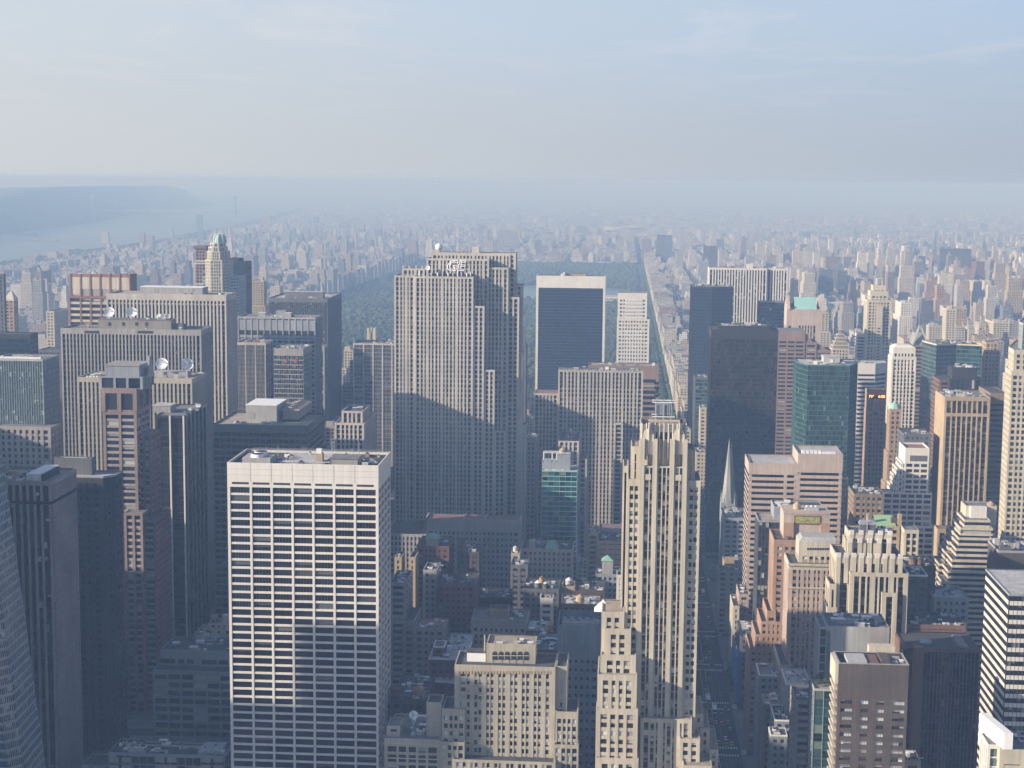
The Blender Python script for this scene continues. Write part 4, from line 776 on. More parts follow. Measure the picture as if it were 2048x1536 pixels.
small('dark tower sliver with tiny bright windows right behind the great ribbed tower', 1030, 1052, 690, 1700, 'grey_dark', 28, 'office_tower', 'office tower', dp=30, nclut=1)[0].facade(rect(at(1043, 662, 1705)[0], at(1050, 662, 1705)[0], 1705, 1715), 100, at(1046, 655, 1705)[1], dict(MID, w='grey_dark'), foot=False)
small('shadowed limestone wing between great ribbed tower and red roofed wing', 1052, 1072, 880, 1290, 'limestone', 29, dp=30, bay=2.9)

# ================================================================ east of the avenue
b = B('office_tower', 'black bronze glass tower with a raised top box, right of the cathedral spires')
Y = 1400; st = S('granite_dark', 'g_brown', 1.9, 3.8, p=.16, pd=.22, sp=.55, sd=.12, c=.5, top=1.2, par=.5, s='granite_dark', r='roof_dark')
r = blk(b, 1422.5, 1557, 660, Y, dict(st, top=8), dp=42); blk(b, 1438, 1539, 652, Y + 4, dict(st, sp=3.4), dp=30, zb=r[4] - .5); clutter(b, at(1440, 650, Y)[0], at(1536, 650, Y)[0], Y + 6, Y + 32, at(1490, 652, Y + 4)[1] - .5, 12, 41)
b = B('skyscraper', 'dark blue glass tower with a folded front, left of the white pinstriped tower', 'skyscraper')
Y = 1800; xa, za = at(1383, 573, Y); xb, _ = at(1424, 573, Y); xc, _ = at(1466, 573, Y)
b.facade([(xa, Y + 8), (xb, Y), (xc, Y + 3), (xc, Y + 38), (xa, Y + 38), (xa, Y + 23)], 0, za, S('black', 'g_solow', 2.6, 3.8, p=.12, pd=.2, sp=.7, sd=.1, c=.4, top=2.0, par=.6, s='black', r='roof_grey')); clutter(b, xa, xc, Y + 10, Y + 36, za - .6, 10, 42)
b = B('skyscraper', 'wide tower striped by thin white marble piers, tallest of the group east of the avenue', 'skyscraper')
Y = 1960; st = S('white', 'g_dark', 3.35, 4, p=1.5, pd=1.1, sp=.6, sd=.1, c=1.4, top=2.4, par=.8, s='black', r='roof_grey')
r = blk(b, 1418, 1534, 536, Y, st, dp=30); r2 = blk(b, 1534.5, 1576, 537, Y + 3, st, dp=27); clutter(b, r[0], r2[1], r[2] + 3, r[3], r[4] - .8, 10, 43); pbox(b, 'penthouse', 1494, 1506, 528, Y + 8, 5, r[4] - .8, 'white')
b = B('office_tower', 'dark green glass block in front of the white pinstriped tower')
r = blk(b, 1520.5, 1592, 606, 1830, S('black', 'g_blue', 2.4, 3.9, p=.15, pd=.2, sp=1.0, sd=.12, c=.4, top=1.6, par=.5, s='grey_dark', r='roof_grey'), dp=36); clutter(b, r[0], r[1], r[2], r[3], r[4] - .5, 5, 44)
b = B('skyscraper', 'pink granite tower with a sloping turquoise roof between two gables', 'skyscraper')
Y = 1720; st = S('pink', 'g_dark', 3.0, 4, p=1.5, pd=.6, sp=.9, sd=.2, c=6.0, top=17, par=.2, s='grey_dark', r='roof_grey')
r = blk(b, 1587, 1643.6, 619, Y, st, dp=30); blk(b, 1574, 1587, 619, Y + 1, dict(st, c=2.0), dp=29, edges=(0, 3)); x0 = at(1574, 619, Y)[0]; x1 = r[1]; zt = r[4]; zr = at(1610, 594, Y + 15)[1]
c = b.new('sloping_roof'); xs0, xs1 = x0 + 8, x1 - 5
c.face([(xs0, Y + 1, zt), (xs1, Y + 1, zt), (xs1, Y + 15, zr), (xs0, Y + 15, zr)], 'turq'); c.face([(xs1, Y + 29, zt), (xs0, Y + 29, zt), (xs0, Y + 15, zr), (xs1, Y + 15, zr)], 'turq')
c = b.new('gable')
for xa, xb in ((x0, x0 + 3.5), (x1 - 2.5, x1)):
    for q in ([(xa, Y, zt - .3), (xb, Y, zt - .3), (xb, Y + 15, zr + 2), (xa, Y + 15, zr + 2)], [(xb, Y + 30, zt - .3), (xa, Y + 30, zt - .3), (xa, Y + 15, zr + 2), (xb, Y + 15, zr + 2)]): c.face(q, 'pink')
    c.face([(xa, Y + 30, zt - .3), (xa, Y, zt - .3), (xa, Y + 15, zr + 2)], 'pink'); c.face([(xb, Y, zt - .3), (xb, Y + 30, zt - .3), (xb, Y + 15, zr + 2)], 'pink')
c = b.new('roof_slot'); c.box(x0 + 4.5, x0 + 7.5, Y + 1.5, Y + 28, zt - .3, zt + 3, 'dark'); c.box(x1 - 5, x1 - 3, Y + 1.5, Y + 28, zt - .3, zt + 3, 'dark')

b = B('office_tower', 'brown granite tower slanting down to the right in glass steps, behind the black bronze tower')
Y = 1570; st = S('brownpink', 'g_dark', 8, 3.9, p=1.6, pd=.35, sp=2.0, sd=.5, c=1.5, top=3, par=.3, r='roof_grey')
r = blk(b, 1556, 1611, 662, Y, dict(st, top=10), dp=36); r2 = blk(b, 1611.4, 1634, 684, Y + .5, st, dp=34); r3 = blk(b, 1634.4, 1663, 700, Y + 1, st, dp=32)
c = b.new('sloped_glazing')
for (xa, za), (xb, zb_), yy in (((r[1], r[4] - 1), (r2[1] - 4, r2[4]), Y + 1), ((r2[1] - 2, r2[4] + .4), (r3[1] - 4, r3[4]), Y + 2)): c.prism([(xa, yy), (xb, yy), (xb, yy + 30), (xa, yy + 30)], zb_ - .2, zb_ + .05, 'brownpink'); c.face([(xa, yy, za), (xb, yy, zb_), (xb, yy + 30, zb_), (xa, yy + 30, za)], 'g_blue', [(0, 0), (6, 0), (6, 8), (0, 8)]); c.face([(xa, yy, zb_), (xb, yy, zb_ + .01), (xa, yy, za)], 'brownpink')

b = B('office_tower', 'blue green glass tower with chamfered corners and a cluttered roof')
Y = 1240; pts = [at(p, 725, Y + d)[0] for p, d in ((1593, 22), (1616, 0), (1700, 0), (1716, 20))]; zt = at(1655, 730, Y)[1]
b.facade([(pts[1], Y), (pts[2], Y), (pts[3], Y + 20), (pts[3] + 1, Y + 46), (pts[0], Y + 46), (pts[0], Y + 22)], 0, zt, S('teal', 'g_green', 1.55, 3.8, p=.12, pd=.22, sp=.5, sd=.14, c=.3, top=1.0, par=.8, s='teal', r='roof_light'))
zr = zt - .8; pbox(b, 'penthouse', 1648, 1680, 714, Y + 14, 16, zr, 'steel', 'roof_light'); xx, z_ = at(1668, 722, Y + 8); dish(b, 1662, 722, Y + 6, 1.6, (0, -1, 1), zr); clutter(b, pts[1], pts[2], Y + 1, Y + 40, zr, 26, 45)
for px, py in ((1614, 712), (1618, 708), (1622, 714), (1652, 706), (1655, 712)): mast(b, px, py, Y + 12, zr)

b = B('skyscraper', 'slender pale limestone tower with setbacks and a lantern top, far right of the pinstriped tower', 'skyscraper')
Y = 1885; st = S('cream', 'g_stone', 3.3, 3.6, p=1.6, pd=.5, sp=1.5, sd=.3, c=2.2, top=3, par=.4, r='cream')
for l, r_, t, dy, d in ((1731, 1786, 690, 0, 30), (1735, 1783, 600, 2, 27), (1741, 1777, 582, 5, 21), (1746, 1772, 570, 8, 15)): blk(b, l, r_, t, Y + dy, dict(st, bay=3.3 if t > 590 else 4, top=3 if t > 590 else 6), dp=d, foot=(dy == 0), zb=0 if dy < 3 else 150)
c = b.new('lantern'); xa, z_ = at(1753, 558, Y + 12); xb = at(1766, 558, Y + 12)[0]
for xx in (xa, xb - 1.6): c.box(xx, xx + 1.6, Y + 12, Y + 18, at(1760, 571, Y)[1], z_, 'cream')
c.box(xa, xb, Y + 12, Y + 18, z_, z_ + 1, 'cream'); c = b.new('centre_bay'); xa = at(1753, 612, Y - 1)[0]; xb = at(1766, 612, Y - 1)[0]; c.box(xa, xb, Y - .8, Y, 0, at(1760, 612, Y)[1], 'cream')
for i in range(36): z_ = 30 + i * 3.6; c.box(xa + 2, xb - 2, Y - .85, Y - .4, z_, z_ + 1.6, 'dark')

b = B('hotel_tower', 'ornate pale tower with a dark stepped pagoda roof', 'hotel tower')
Y = 1790; r = blk(b, 1664, 1699, 697, Y, S('cream', 'g_stone', 3, 3.5, p=1.5, pd=.4, sp=1.4, sd=.3, c=1.6, top=2, par=.5), dp=19); zr = r[4] - .5; cx = (r[0] + r[1]) / 2; c = b.new('pagoda_roof')
for k, (w_, h0, h1) in enumerate(((8.2, 0, 4), (6.6, 4, 8), (5, 8, 12), (3.4, 12, 16), (1.6, 16, 21))): c.box(cx - w_, cx + w_, Y + 9 - w_, Y + 9 + w_, zr + h0, zr + h1 - 1, 'limestone_dim'); c.box(cx - w_ - .6, cx + w_ + .6, Y + 8.4 - w_, Y + 9.6 + w_, zr + h1 - 1, zr + h1, 'cream')
b = B('office_tower', 'white and dark striped chamfered office tower, behind the green glass tower')
Y = 1500; x0 = at(1716, 730, Y)[0]; x1 = at(1751, 730, Y)[0]; x2 = at(1773, 730, Y + 12)[0]; zt = at(1740, 727, Y)[1]; b.facade([(x0, Y), (x1, Y), (x2, Y + 12), (x2, Y + 30), (x0, Y + 30), (x0, Y + 12)], 0, zt, S('white', 'g_plain', 30, 4.0, p=.3, pd=.3, sp=2.0, sd=.6, c=.5, top=10, par=.6, r='roof_light', s='white')); clutter(b, x0, x1, Y + 2, Y + 28, zt - .6, 6, 46)
b = B('office_tower', 'stepped white sliver with dark bands, left of the slender limestone tower')
blk(b, 1715, 1735, 668, 1900, S('white', 'g_plain', 30, 3.6, p=.3, pd=.3, sp=1.8, sd=.5, c=.5, top=4, par=.4), dp=20)
b = B('office_tower', 'white shaft with vertical piers under a smooth chamfered cap and radio mast')
Y = 1560; st = S('white', 'g_dark', 3.1, 3.7, p=1.45, pd=.7, sp=1.1, sd=.25, c=1.6, top=2.6, par=.4)
r = blk(b, 1784, 1833, 714, Y, st, dp=24); r2 = blk(b, 1786, 1831, 705, Y + .6, dict(st, sp=.6, top=1), dp=22, zb=r[4] - 14, foot=False); c = b.new('cap'); x0, x1 = r[0] + 1, r[1] - 1; z0_ = r2[4] - .4; z1_ = at(1808, 690, Y + 3)[1]
c.prism([(x0, Y + 1), (x1, Y + 1), (x1, Y + 22), (x0, Y + 22)], z0_, z0_ + 5, 'white', True); c.prism([(x0, Y + 1), (x1, Y + 1), (x1, Y + 22), (x0, Y + 22)], z0_ + 5, z1_, 'white', True, [(x0 + 4, Y + 5), (x1 - 4, Y + 5), (x1 - 4, Y + 18), (x0 + 4, Y + 18)])
c = b.new('radio_mast'); xx, z_ = at(1812, 652, Y + 8)
for k in range(14): w_ = 1.1 * (1 - k / 18); h0 = z1_ + k * (z_ - z1_) / 14; h1 = z1_ + (k + 1) * (z_ - z1_) / 14; c.box(xx - w_, xx - w_ + .25, Y + 8, Y + 8.3, h0, h1, 'brownstone'); c.box(xx + w_, xx + w_ + .25, Y + 8, Y + 8.3, h0, h1, 'brownstone'); c.box(xx - w_, xx + w_, Y + 8, Y + 8.25, h1 - .25, h1, 'brownstone')
blk(b, 1782, 1836, 868, Y - 4, dict(st, top=1), dp=30)
b = B('office_tower', 'dark banded tower crowned by an open triangular frame')
Y = 1700; r = blk(b, 1818, 1862, 690, Y, S('brownpink', 'g_dark', 20, 4, p=.5, pd=.3, sp=1.7, sd=.5, c=1, top=2, par=.3, r='roof_dark'), dp=30); xm, zm_ = at(1840, 650, Y); c = b.new('triangle_frame'); w_ = .8
for sx, xe in ((-1, at(1826, 678, Y)[0]), (1, at(1858, 682, Y)[0])): c.prism([(xe - w_, Y), (xe + w_, Y), (xe + w_, Y + 2), (xe - w_, Y + 2)], r[4] - .4, zm_, 'cream', True, [(xm - w_, Y), (xm + w_, Y), (xm + w_, Y + 2), (xm - w_, Y + 2)])
xa = at(1828, 678, Y)[0]; xb = at(1856, 678, Y)[0]; c2 = b.new('attic'); c2.prism([(xa, Y + 2), (xb, Y + 2), (xb, Y + 26), (xa, Y + 26)], r[4] - .4, zm_ - 9, 'bluegrey', True, [(xm - 4, Y + 5), (xm + 4, Y + 5), (xm + 4, Y + 22), (xm - 4, Y + 22)])

b = B('office_tower', 'broad green glass tower with angled faces, behind the dark stepped block')
Y = 1510; p = [at(q_, 690, Y + d)[0] for q_, d in ((1849, 26), (1873, 0), (1914, 6), (1966, -2))]; zt = at(1920, 689, Y)[1]
b.facade([(p[0], Y + 30), (p[1], Y), (p[2], Y + 7), (p[3], Y), (p[3], Y + 40), (p[0], Y + 40)], 0, zt, S('grey_dark', 'g_green', 2.4, 3.9, p=.12, pd=.2, sp=.9, sd=.12, c=.3, top=1.6, par=1.2, s='teal', r='roof_grey', pm='cream')); clutter(b, p[1], p[3], Y + 8, Y + 38, zt - 1.2, 18, 47, 1.4)
b = B('office_tower', 'dark brown stepped block with two black crown tiers, before the broad green glass tower')
Y = 1350; st = S('brownstone', 'g_dark', 4, 4, p=1.2, pd=.4, sp=1.8, sd=.5, c=1.5, top=2, par=.6, r='roof_dark')
blk(b, 1886, 1966, 780, Y, st, dp=40); blk(b, 1879, 1900, 760, Y + 6, st, dp=34); blk(b, 1899, 1964, 757, Y + 3, dict(st, w='granite_dark', sp=.8, fl=9, top=1), dp=30); r = blk(b, 1905, 1955, 735, Y + 8, dict(st, w='granite_dark', t='granite_dark', top=9), dp=20, zb=60); clutter(b, r[0], r[1], r[2], r[3], r[4] - .6, 10, 48)
small('tan brick tower with a columned lantern top, right of the dark stepped block', 1968, 2001, 700, 1560, 'brick_tan', 49, 'apartment_tower', 'apartment tower', dp=24, nclut=0)[0].facade(rect(at(1972, 682, 1563)[0], at(1997, 682, 1563)[0], 1563, 1580), 120, at(1985, 684, 1563)[1], dict(MID, w='tan', sp=1.2), foot=False)

b = B('office_tower', 'brick tower with glowing temperature and clock digits on its attic')
Y = 1300; st = dict(MID, w='brick_tan', t='brick_tan', bay=3, p=1.6)
r = blk(b, 1736, 1771, 823, Y, st, dp=22); r2 = blk(b, 1735.5, 1772, 780, Y + 6, dict(st, top=15.5, sp=3), dp=14, zb=100)
c = b.new('gable'); xm, zg = at(1752, 799, Y - .5); xa = at(1744, 812, Y)[0]; xb = at(1764, 812, Y)[0]
c.prism([(xa, Y - .4), (xb, Y - .4), (xb, Y + 6), (xa, Y + 6)], r[4] - 4, zg, 'brick_tan', True, [(xm - .2, Y - .4), (xm + .2, Y - .4), (xm + .2, Y + 6), (xm - .2, Y + 6)]); c.box(xm - 1.4, xm + 1.4, Y - .7, Y - .35, r[4] - 2.6, r[4] - .8, 'dark')
c = b.new('sign_board'); xa, za = at(1735, 789, Y + 5.6); xb, zb_ = at(1772, 798, Y + 5.6); c.box(xa, xb, Y + 5.6, Y + 5.95, zb_, za, 'granite_dark')
SIGNS = [('79°', 1737.2, 795.6, Y + 5.4, 3.2, 'led'), ('6:00', 1756.3, 795.6, Y + 5.4, 3.2, 'led')]; LEDB = b
c = b.new('red_sign'); 
for i in range(8): xx, z_ = at(1741 + i * 3.3, 786.5, Y + 5.8); c.box(xx, xx + 1.0, Y + 5.7, Y + 6, z_ - .8, z_ + .7, 'ledred')
blk(b, 1770, 1776, 850, Y + 2, dict(st, w='tan', t='tan'), dp=18)
b = B('apartment_tower', 'slim pink brick tower with a green domed roof', 'apartment tower')
Y = 1230; r = blk(b, 1780, 1803, 818, Y, dict(MID, w='brick_tan', bay=2.5), dp=14); blk(b, 1775, 1806, 905, Y - 1, dict(MID, w='brick_tan', bay=2.6), dp=18); blk(b, 1771, 1808, 968, Y - 3, dict(MID, w='brick_tan', bay=2.6), dp=22)
c = b.new('copper_dome'); c.cyl((r[0] + r[1]) / 2, Y + 6, r[4] - .5, r[4] + 2.6, 5.2, 3.8, 'turq', 10); c.cyl((r[0] + r[1]) / 2, Y + 6, r[4] + 2.6, r[4] + 4.6, 3.8, .3, 'turq', 10)
small('tan brick setback block with grouped windows, above the stepped deco crown', 1708, 1768, 988, 1010, 'tan_dim', 50, dp=26, w2=0, nclut=5, s='brick_tan', tanks=())
b = B('office_building', 'cream stepped tower block with terraces falling to the left, its foot in shade', 'office building')
Y = 1110; st = S('white', 'g_dark', 5.6, 3.8, p=1.0, pd=.4, sp=1.5, sd=.5, c=1, top=1.3, par=.6, s='white', r='roof_light')
r = blk(b, 1811, 1859, 896, Y, dict(st, top=11, par=1.6, r='roof_red'), dp=26); c = b.new('louvre_band'); xa, z_ = at(1820, 916, Y); xb = at(1855, 916, Y)[0]; c.box(xa, xb, Y - .05, Y + .2, z_ - 2.2, z_ + 1.8, 'grey_dark')
for i, (l, t) in enumerate(((1804, 926), (1797, 940), (1792, 955), (1786, 975), (1781, 995), (1775, 1018), (1769, 1040))): blk(b, l, 1812, t, Y + .5 + i * .5, dict(st, top=.9, par=.3), dp=26)
blk(b, 1766, 1864, 1000, Y - 3, st, dp=12, z1=at(1810, 985, Y - 3)[1]); blk(b, 1760, 1868, 1072, Y - 6, st, dp=12, z1=at(1810, 1052, Y - 6)[1])
small('navy flat topped block behind the cream terraces', 1808, 1862, 868, 1190, 'grey_dark', 51, dp=30, g='g_blue')

b = B('office_tower', 'tan tower with bold vertical ribs in two stages, right of the cream stepped tower')
Y = 1180; st = S('tan', 'g_warm', 3.7, 3.9, p=.85, pd=.9, sp=.8, sd=.15, c=1.6, top=2.0, par=.9, s='brownbrick', r='roof_grey')
x0, zt = at(1890, 793, Y); x1, _ = at(1981, 793, Y); zm_ = at(1935, 827, Y)[1]; ye = backY(x0, zt, Y, 1871)
b.facade(rect(x0, x1, Y, ye), 0, zm_, dict(st, top=2.2, par=0), roof=False, edges=(0, 1)); b.facade(rect(x0 - .05, x1 + .05, Y - .05, ye + .05), zm_, zt, dict(st, top=3, fl=12, sp=.2), edges=(0, 1)); clutter(b, x0, x1, Y + 1, ye, zt - .9, 18, 52)
b.facade(rect(at(1872, 1030, Y - 6)[0], at(1905, 1030, Y - 6)[0], Y - 14, Y - 1), 0, at(1888, 1058, Y - 14)[1], dict(st, top=3), edges=(0, 1)); 
b = B('office_tower', 'tan horizontally banded tower in shade, right behind the tan ribbed tower')
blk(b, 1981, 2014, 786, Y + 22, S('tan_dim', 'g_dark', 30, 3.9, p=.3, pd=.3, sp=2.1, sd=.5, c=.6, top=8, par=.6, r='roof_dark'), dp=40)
b = B('skyscraper', 'tall cream octagonal tower with paired windows and glass crown, right edge', 'skyscraper')
Y = 1065; d = lambda p_, dy: (at(p_, 700, Y + dy)[0], Y + dy); zt = at(2030, 700, Y)[1]; st = S('cream', 'g_warm', 3.2, 4.0, p=1.3, pd=.4, sp=1.6, sd=.25, c=1.3, top=3, par=.5)
P0, P1 = d(2013, 22), d(2025, 0); w_ = 34
oct_ = [P1, (P1[0] + w_, P1[1]), (P1[0] + w_ + 12, P1[1] + 22), (P1[0] + w_ + 12, P1[1] + 50), (P1[0] + w_, P1[1] + 72), (P1[0] + 18, P1[1] + 72), (P0[0] + 12, P0[1] + 38), P0]
b.facade(oct_, 0, at(2030, 742, Y)[1], st); b.facade(offs(oct_, 1.2), at(2030, 742, Y)[1] - .5, zt, dict(st, p=2, c=2), foot=False); b.facade(offs(oct_, 7), zt - .5, at(2030, 648, Y)[1], S('steel', 'g_pale', 1.8, 3, p=.2, pd=.3, sp=.3, sd=.1, c=.4, top=1.2, par=.4, s='turq'), foot=False)

b = B('office_tower', 'pink stone tower with long dark window bands, one shoulder higher than the other')
Y = 1060; st = S('pink', 'g_black', 60, 3.85, p=.2, pd=.25, sp=2.0, sd=.6, c=2.2, top=7.5, par=1.2, r='roof_light')
x0, zl = at(1498, 926, Y); x1, _ = at(1596, 926, Y); x2, zh = at(1686, 909, Y); ye = backY(x0, zl, Y, 1490)
ye = max(ye, Y + 20)
b.facade(rect(x0, x1, Y, ye), 0, zl, st); b.facade(rect(x1 + .02, x2, Y - .02, ye), 0, zh, dict(st, top=12.5)); c = b.P('wall')
for pa in (1568, 1594): xa = at(pa, 950, Y)[0]; c.box(xa, xa + 2.0, Y - .03, Y + 1, 20, zl - 7, 'pink')
c = b.new('roof_unit')
for i in range(5): xa = at(1604 + i * 8, 905, Y + 4)[0]; c.box(xa, xa + 2.2, Y + 4, Y + 9, zh - 1.2, zh + 1.2, 'whitemetal')
c2 = b.new('roof_unit'); c2.box(at(1646, 905, Y)[0], at(1672, 905, Y)[0], Y + 3, Y + 7, zh - 1.2, zh + .8, 'whitemetal'); mast(b, 1499, 910, Y + 3, zl - 1.2); mast(b, 1514, 912, Y + 6, zl - 1.2)
c = b.new('window_slit')
for k in range(34): z_ = zl - 9.5 - k * 3.85; c.box(x0 - .05, x0 + .3, Y + 2, ye - 2, z_, z_ + 1.9, 'g_black')
g2 = b.new('glass_corner'); xg0, xg1 = x2 + .05, at(1696, 960, Y + 6)[0]; zt = at(1690, 955, Y + 4)[1]
b.facade([(xg0, Y + 1), (xg1, Y + 5), (xg1, Y + 18), (xg0, Y + 18)], 0, zt, S('cream', 'g_green', 2, 3.85, p=.2, pd=.2, sp=1.6, sd=.1, c=.3, top=1, par=.3, s='g_pale'))

b = B('office_tower', 'dark glass mid rise before the pink banded tower, with a pale roof terrace')
Y = 985; r = blk(b, 1517, 1572, 1042, Y, S('grey_dark', 'g_dark', 2.1, 4, p=.15, pd=.2, sp=.9, sd=.12, c=.3, top=1, par=.8, s='black', r='roof_tan', pm='grey'), dp=26); r2 = blk(b, 1548, 1647, 1014, Y + 10, S('bluegrey', 'g_dark', 2.1, 4, p=.3, pd=.2, sp=1.2, sd=.12, c=.5, top=14, par=1.2, r='roof_dark', pm='grey'), dp=22); clutter(b, r2[0], r2[0] + 16, r2[2], r2[3], r2[4] - 1, 10, 53)
b = B('office_tower', 'orange brick tower with a green sunrise mosaic panel at its top')
Y = 925; st = S('orange', 'g_blinds', 3.1, 3.7, p=1.7, pd=.4, sp=1.9, sd=.3, c=2.0, top=4, par=.9, r='roof_dark')
x0, zt = at(1568, 1024, Y); x1, _ = at(1660, 1024, Y)
b.facade(rect(x0, x1, Y, Y + 22), 0, zt - 13, dict(st, s='orange'), roof=False); c = b.P('wall'); c.box(x0, x1, Y + .1, Y + 21.9, zt - 14, zt - 1, 'pink'); c.box(x0 - .2, x1 + .2, Y - .2, Y + 22, zt - 1, zt, 'pink')
m_ = b.new('mosaic_panel'); xa, za = at(1591, 1033, Y); xb, zb_ = at(1639, 1047, Y); m_.box(xa, xb, Y - .15, Y + .2, zb_, za, 'mosaic'); f = b.new('mosaic_frame')
for z_, z2 in ((za, za + .7), (zb_ - .7, zb_)): f.box(xa - .7, xb + .7, Y - .2, Y + .2, z_, z2, 'redbrick')
f.box(xa - .7, xa, Y - .2, Y + .2, zb_, za, 'redbrick'); f.box(xb, xb + .7, Y - .2, Y + .2, zb_, za, 'redbrick')
s_ = MB('sunburst'); xm = (xa + xb) / 2; zq = zb_ + .4
for k in range(10): a0, a1 = k * pi / 10, (k + 1) * pi / 10; s_.face([(xm + 1.1 * cos(a0), Y - .17, zq + 1.1 * sin(a0)), (xm + 1.6 * cos(a0), Y - .17, zq + 1.6 * sin(a0)), (xm + 1.6 * cos(a1), Y - .17, zq + 1.6 * sin(a1)), (xm + 1.1 * cos(a1), Y - .17, zq + 1.1 * sin(a1))], 'redbrick')
m_.sub.append(s_); c = b.new('tall_window')
for i in range(5): xa = at(1600 + i * 9, 1060, Y)[0]; c.box(xa, xa + 1.2, Y - .05, Y + .3, zt - 27, zt - 14.5, 'g_dark')
c = b.new('brick_pier')
for pa, pb in ((1568, 1588), (1642, 1660)): c.box(at(pa, 1040, Y - 1)[0], at(pb, 1040, Y - 1)[0], Y - 1.2, Y, 0, zt - 6, 'orange')
for i in (0, 1): xa = at((1576, 1649)[i], 1060, Y - 1)[0]; c.box(xa, xa + 1.4, Y - 1.3, Y - 1, zt - 24, zt - 15, 'dark')
ptank(b, 1594, 1012, Y + 10, zt - .2, 2.3, 2.4, 'tan', 'tan'); cc = b.new('cooling_unit')
for i in range(3): xa = at(1615 + i * 9, 1020, Y + 6)[0]; cc.box(xa - 1.3, xa + 1.3, Y + 6, Y + 12, zt - .1, zt + 1.8, 'steel'); cc.cyl(xa, Y + 9, zt + 1.8, zt + 2.3, .9, .9, 'whitemetal', 10)
r = blk(b, 1548, 1600, 1080, Y - 8, dict(st, w='orange'), dp=30, win=60); blk(b, 1534, 1552, 1222, Y - 9, dict(st, bay=2.4, c=1, p=1), dp=30); blk(b, 1522, 1600, 1244, Y - 12, dict(st, bay=2.6, c=1, top=1.6), dp=30); blk(b, 1511, 1600, 1270, Y - 14, dict(st, bay=2.6, c=1, top=1.6), dp=30); blk(b, 1500, 1600, 1300, Y - 16, dict(st, bay=2.8, c=1, top=1.6), dp=34)
m3, t3, b3 = mat('mosaic'); g = N(t3, 'ShaderNodeNewGeometry'); v = N(t3, 'ShaderNodeTexVoronoi', Scale=.7); t3.links.new(g.outputs[0], v.inputs[0]); cr = N(t3, 'ShaderNodeValToRGB'); sc_ = N(t3, 'ShaderNodeSeparateColor'); t3.links.new(v.outputs['Color'], sc_.inputs[0]); t3.links.new(sc_.outputs[0], cr.inputs[0]); cr.color_ramp.elements[0].color = (.14, .30, .10, 1); cr.color_ramp.elements[1].color = (.50, .36, .10, 1); t3.links.new(cr.outputs[0], b3.inputs[0])

b = B('office_tower', 'tan and cream brick tower with a cream penthouse, before the orange mosaic tower')
Y = 860; st = S('brick_tan', 'g_blinds', 2.7, 3.75, p=1.2, pd=.4, sp=1.8, sd=.3, c=2.2, top=3.4, par=.8, t='cream', r='roof_dark', wide=(2, 2.0, 0))
r = blk(b, 1578, 1672, 1128, Y, dict(st, w='pink', s='brick_tan'), dp=26, win=100, zb=0); x0, x1 = r[0], r[1]; c = b.new('cornice'); c.box(x0 - .6, x1 + .6, Y - .7, Y + .05, r[4] - 1.2, r[4] + .05, 'cream'); z_ = at(1620, 1176, Y)[1]; c.box(x0 - .3, x1 + .3, Y - .35, Y + .05, z_ - .5, z_ + .4, 'cream')
r2 = blk(b, 1598, 1672, 1084, Y + 6, dict(st, w='cream', s='brick_tan', top=8, r='roof_light', wide=None, bay=3), dp=16, zb=r[4] - .8); c = b.new('ornament_row')
for i in range(11): xx, zz = at(1616 + i * 5, 1098, Y + 5.9); c.box(xx - .45, xx + .45, Y + 5.85, Y + 6.1, zz - .6, zz + .6, 'dark')
c = b.new('mansard'); c.prism([(r2[0], Y + 6), (r2[1], Y + 6), (r2[1], Y + 22), (r2[0], Y + 22)], r2[4], r2[4] + 2.2, 'grey', True, [(r2[0] + 2, Y + 8), (r2[1], Y + 8), (r2[1], Y + 20), (r2[0] + 2, Y + 20)])
blk(b, 1560, 1582, 1330, Y - 10, dict(st, wide=None), dp=40)

b = B('office_tower', 'pale art deco tower with white capped buttresses and twin silver tanks')
Y = 800; st = S('cream', 'g_warm', 4.6, 3.75, p=2.2, pd=1.1, sp=.9, sd=.2, c=2.2, top=3, par=1.0, s='brownbrick', r='roof_dark', t='cream')
r0 = blk(b, 1673, 1806, 1112, Y, dict(st, top=4, bay=5.0), dp=26, win=60); r1 = blk(b, 1699, 1785, 1066, Y + 5, dict(st, top=3, fl=11, sp=.3, bay=5.4), dp=18, zb=r0[4] - 1); r1b = blk(b, 1696, 1783, 1082, Y + 4, dict(st, top=1, fl=11, sp=.3, bay=5.4), dp=20, zb=r0[4] - 1, foot=False, roof=False)
blk(b, 1700, 1817, 1146, Y - 3, dict(st, bay=2.9, p=.8, wide=(3, 2.6, 0), top=2.0, t='cream'), dp=20); blk(b, 1764, 1795, 1186, Y - 5, dict(st, bay=2.9, p=.8, top=2.0, t='cream'), dp=20); blk(b, 1659, 1673, 1168, Y - 2, dict(st, t='cream', bay=5, sp=2.5), dp=16); blk(b, 1654, 1674, 1215, Y - 2.5, dict(st, t='cream', bay=5, sp=2.5), dp=16)
c = b.new('buttress_cap'); nb = 8
for (ra, n_, zz) in ((r0, 9, r0[4]), (r1, 5, r1[4]), (r1b, 5, r1b[4])):
    for i in range(n_):
        u = ra[0] + 1.1 + i * (ra[1] - ra[0] - 2.2) / (n_ - 1); c.box(u - 1.1, u + 1.1, ra[2] - .45, ra[2] + 1.4, zz - 1.0, zz + 1.1, 'white'); c.box(u - 1.0, u + 1.0, ra[2] - .35, ra[2] + .2, zz - 14, zz - 1.0, 'cream')
c = b.new('silver_tank'); zr = r1[4] - 1
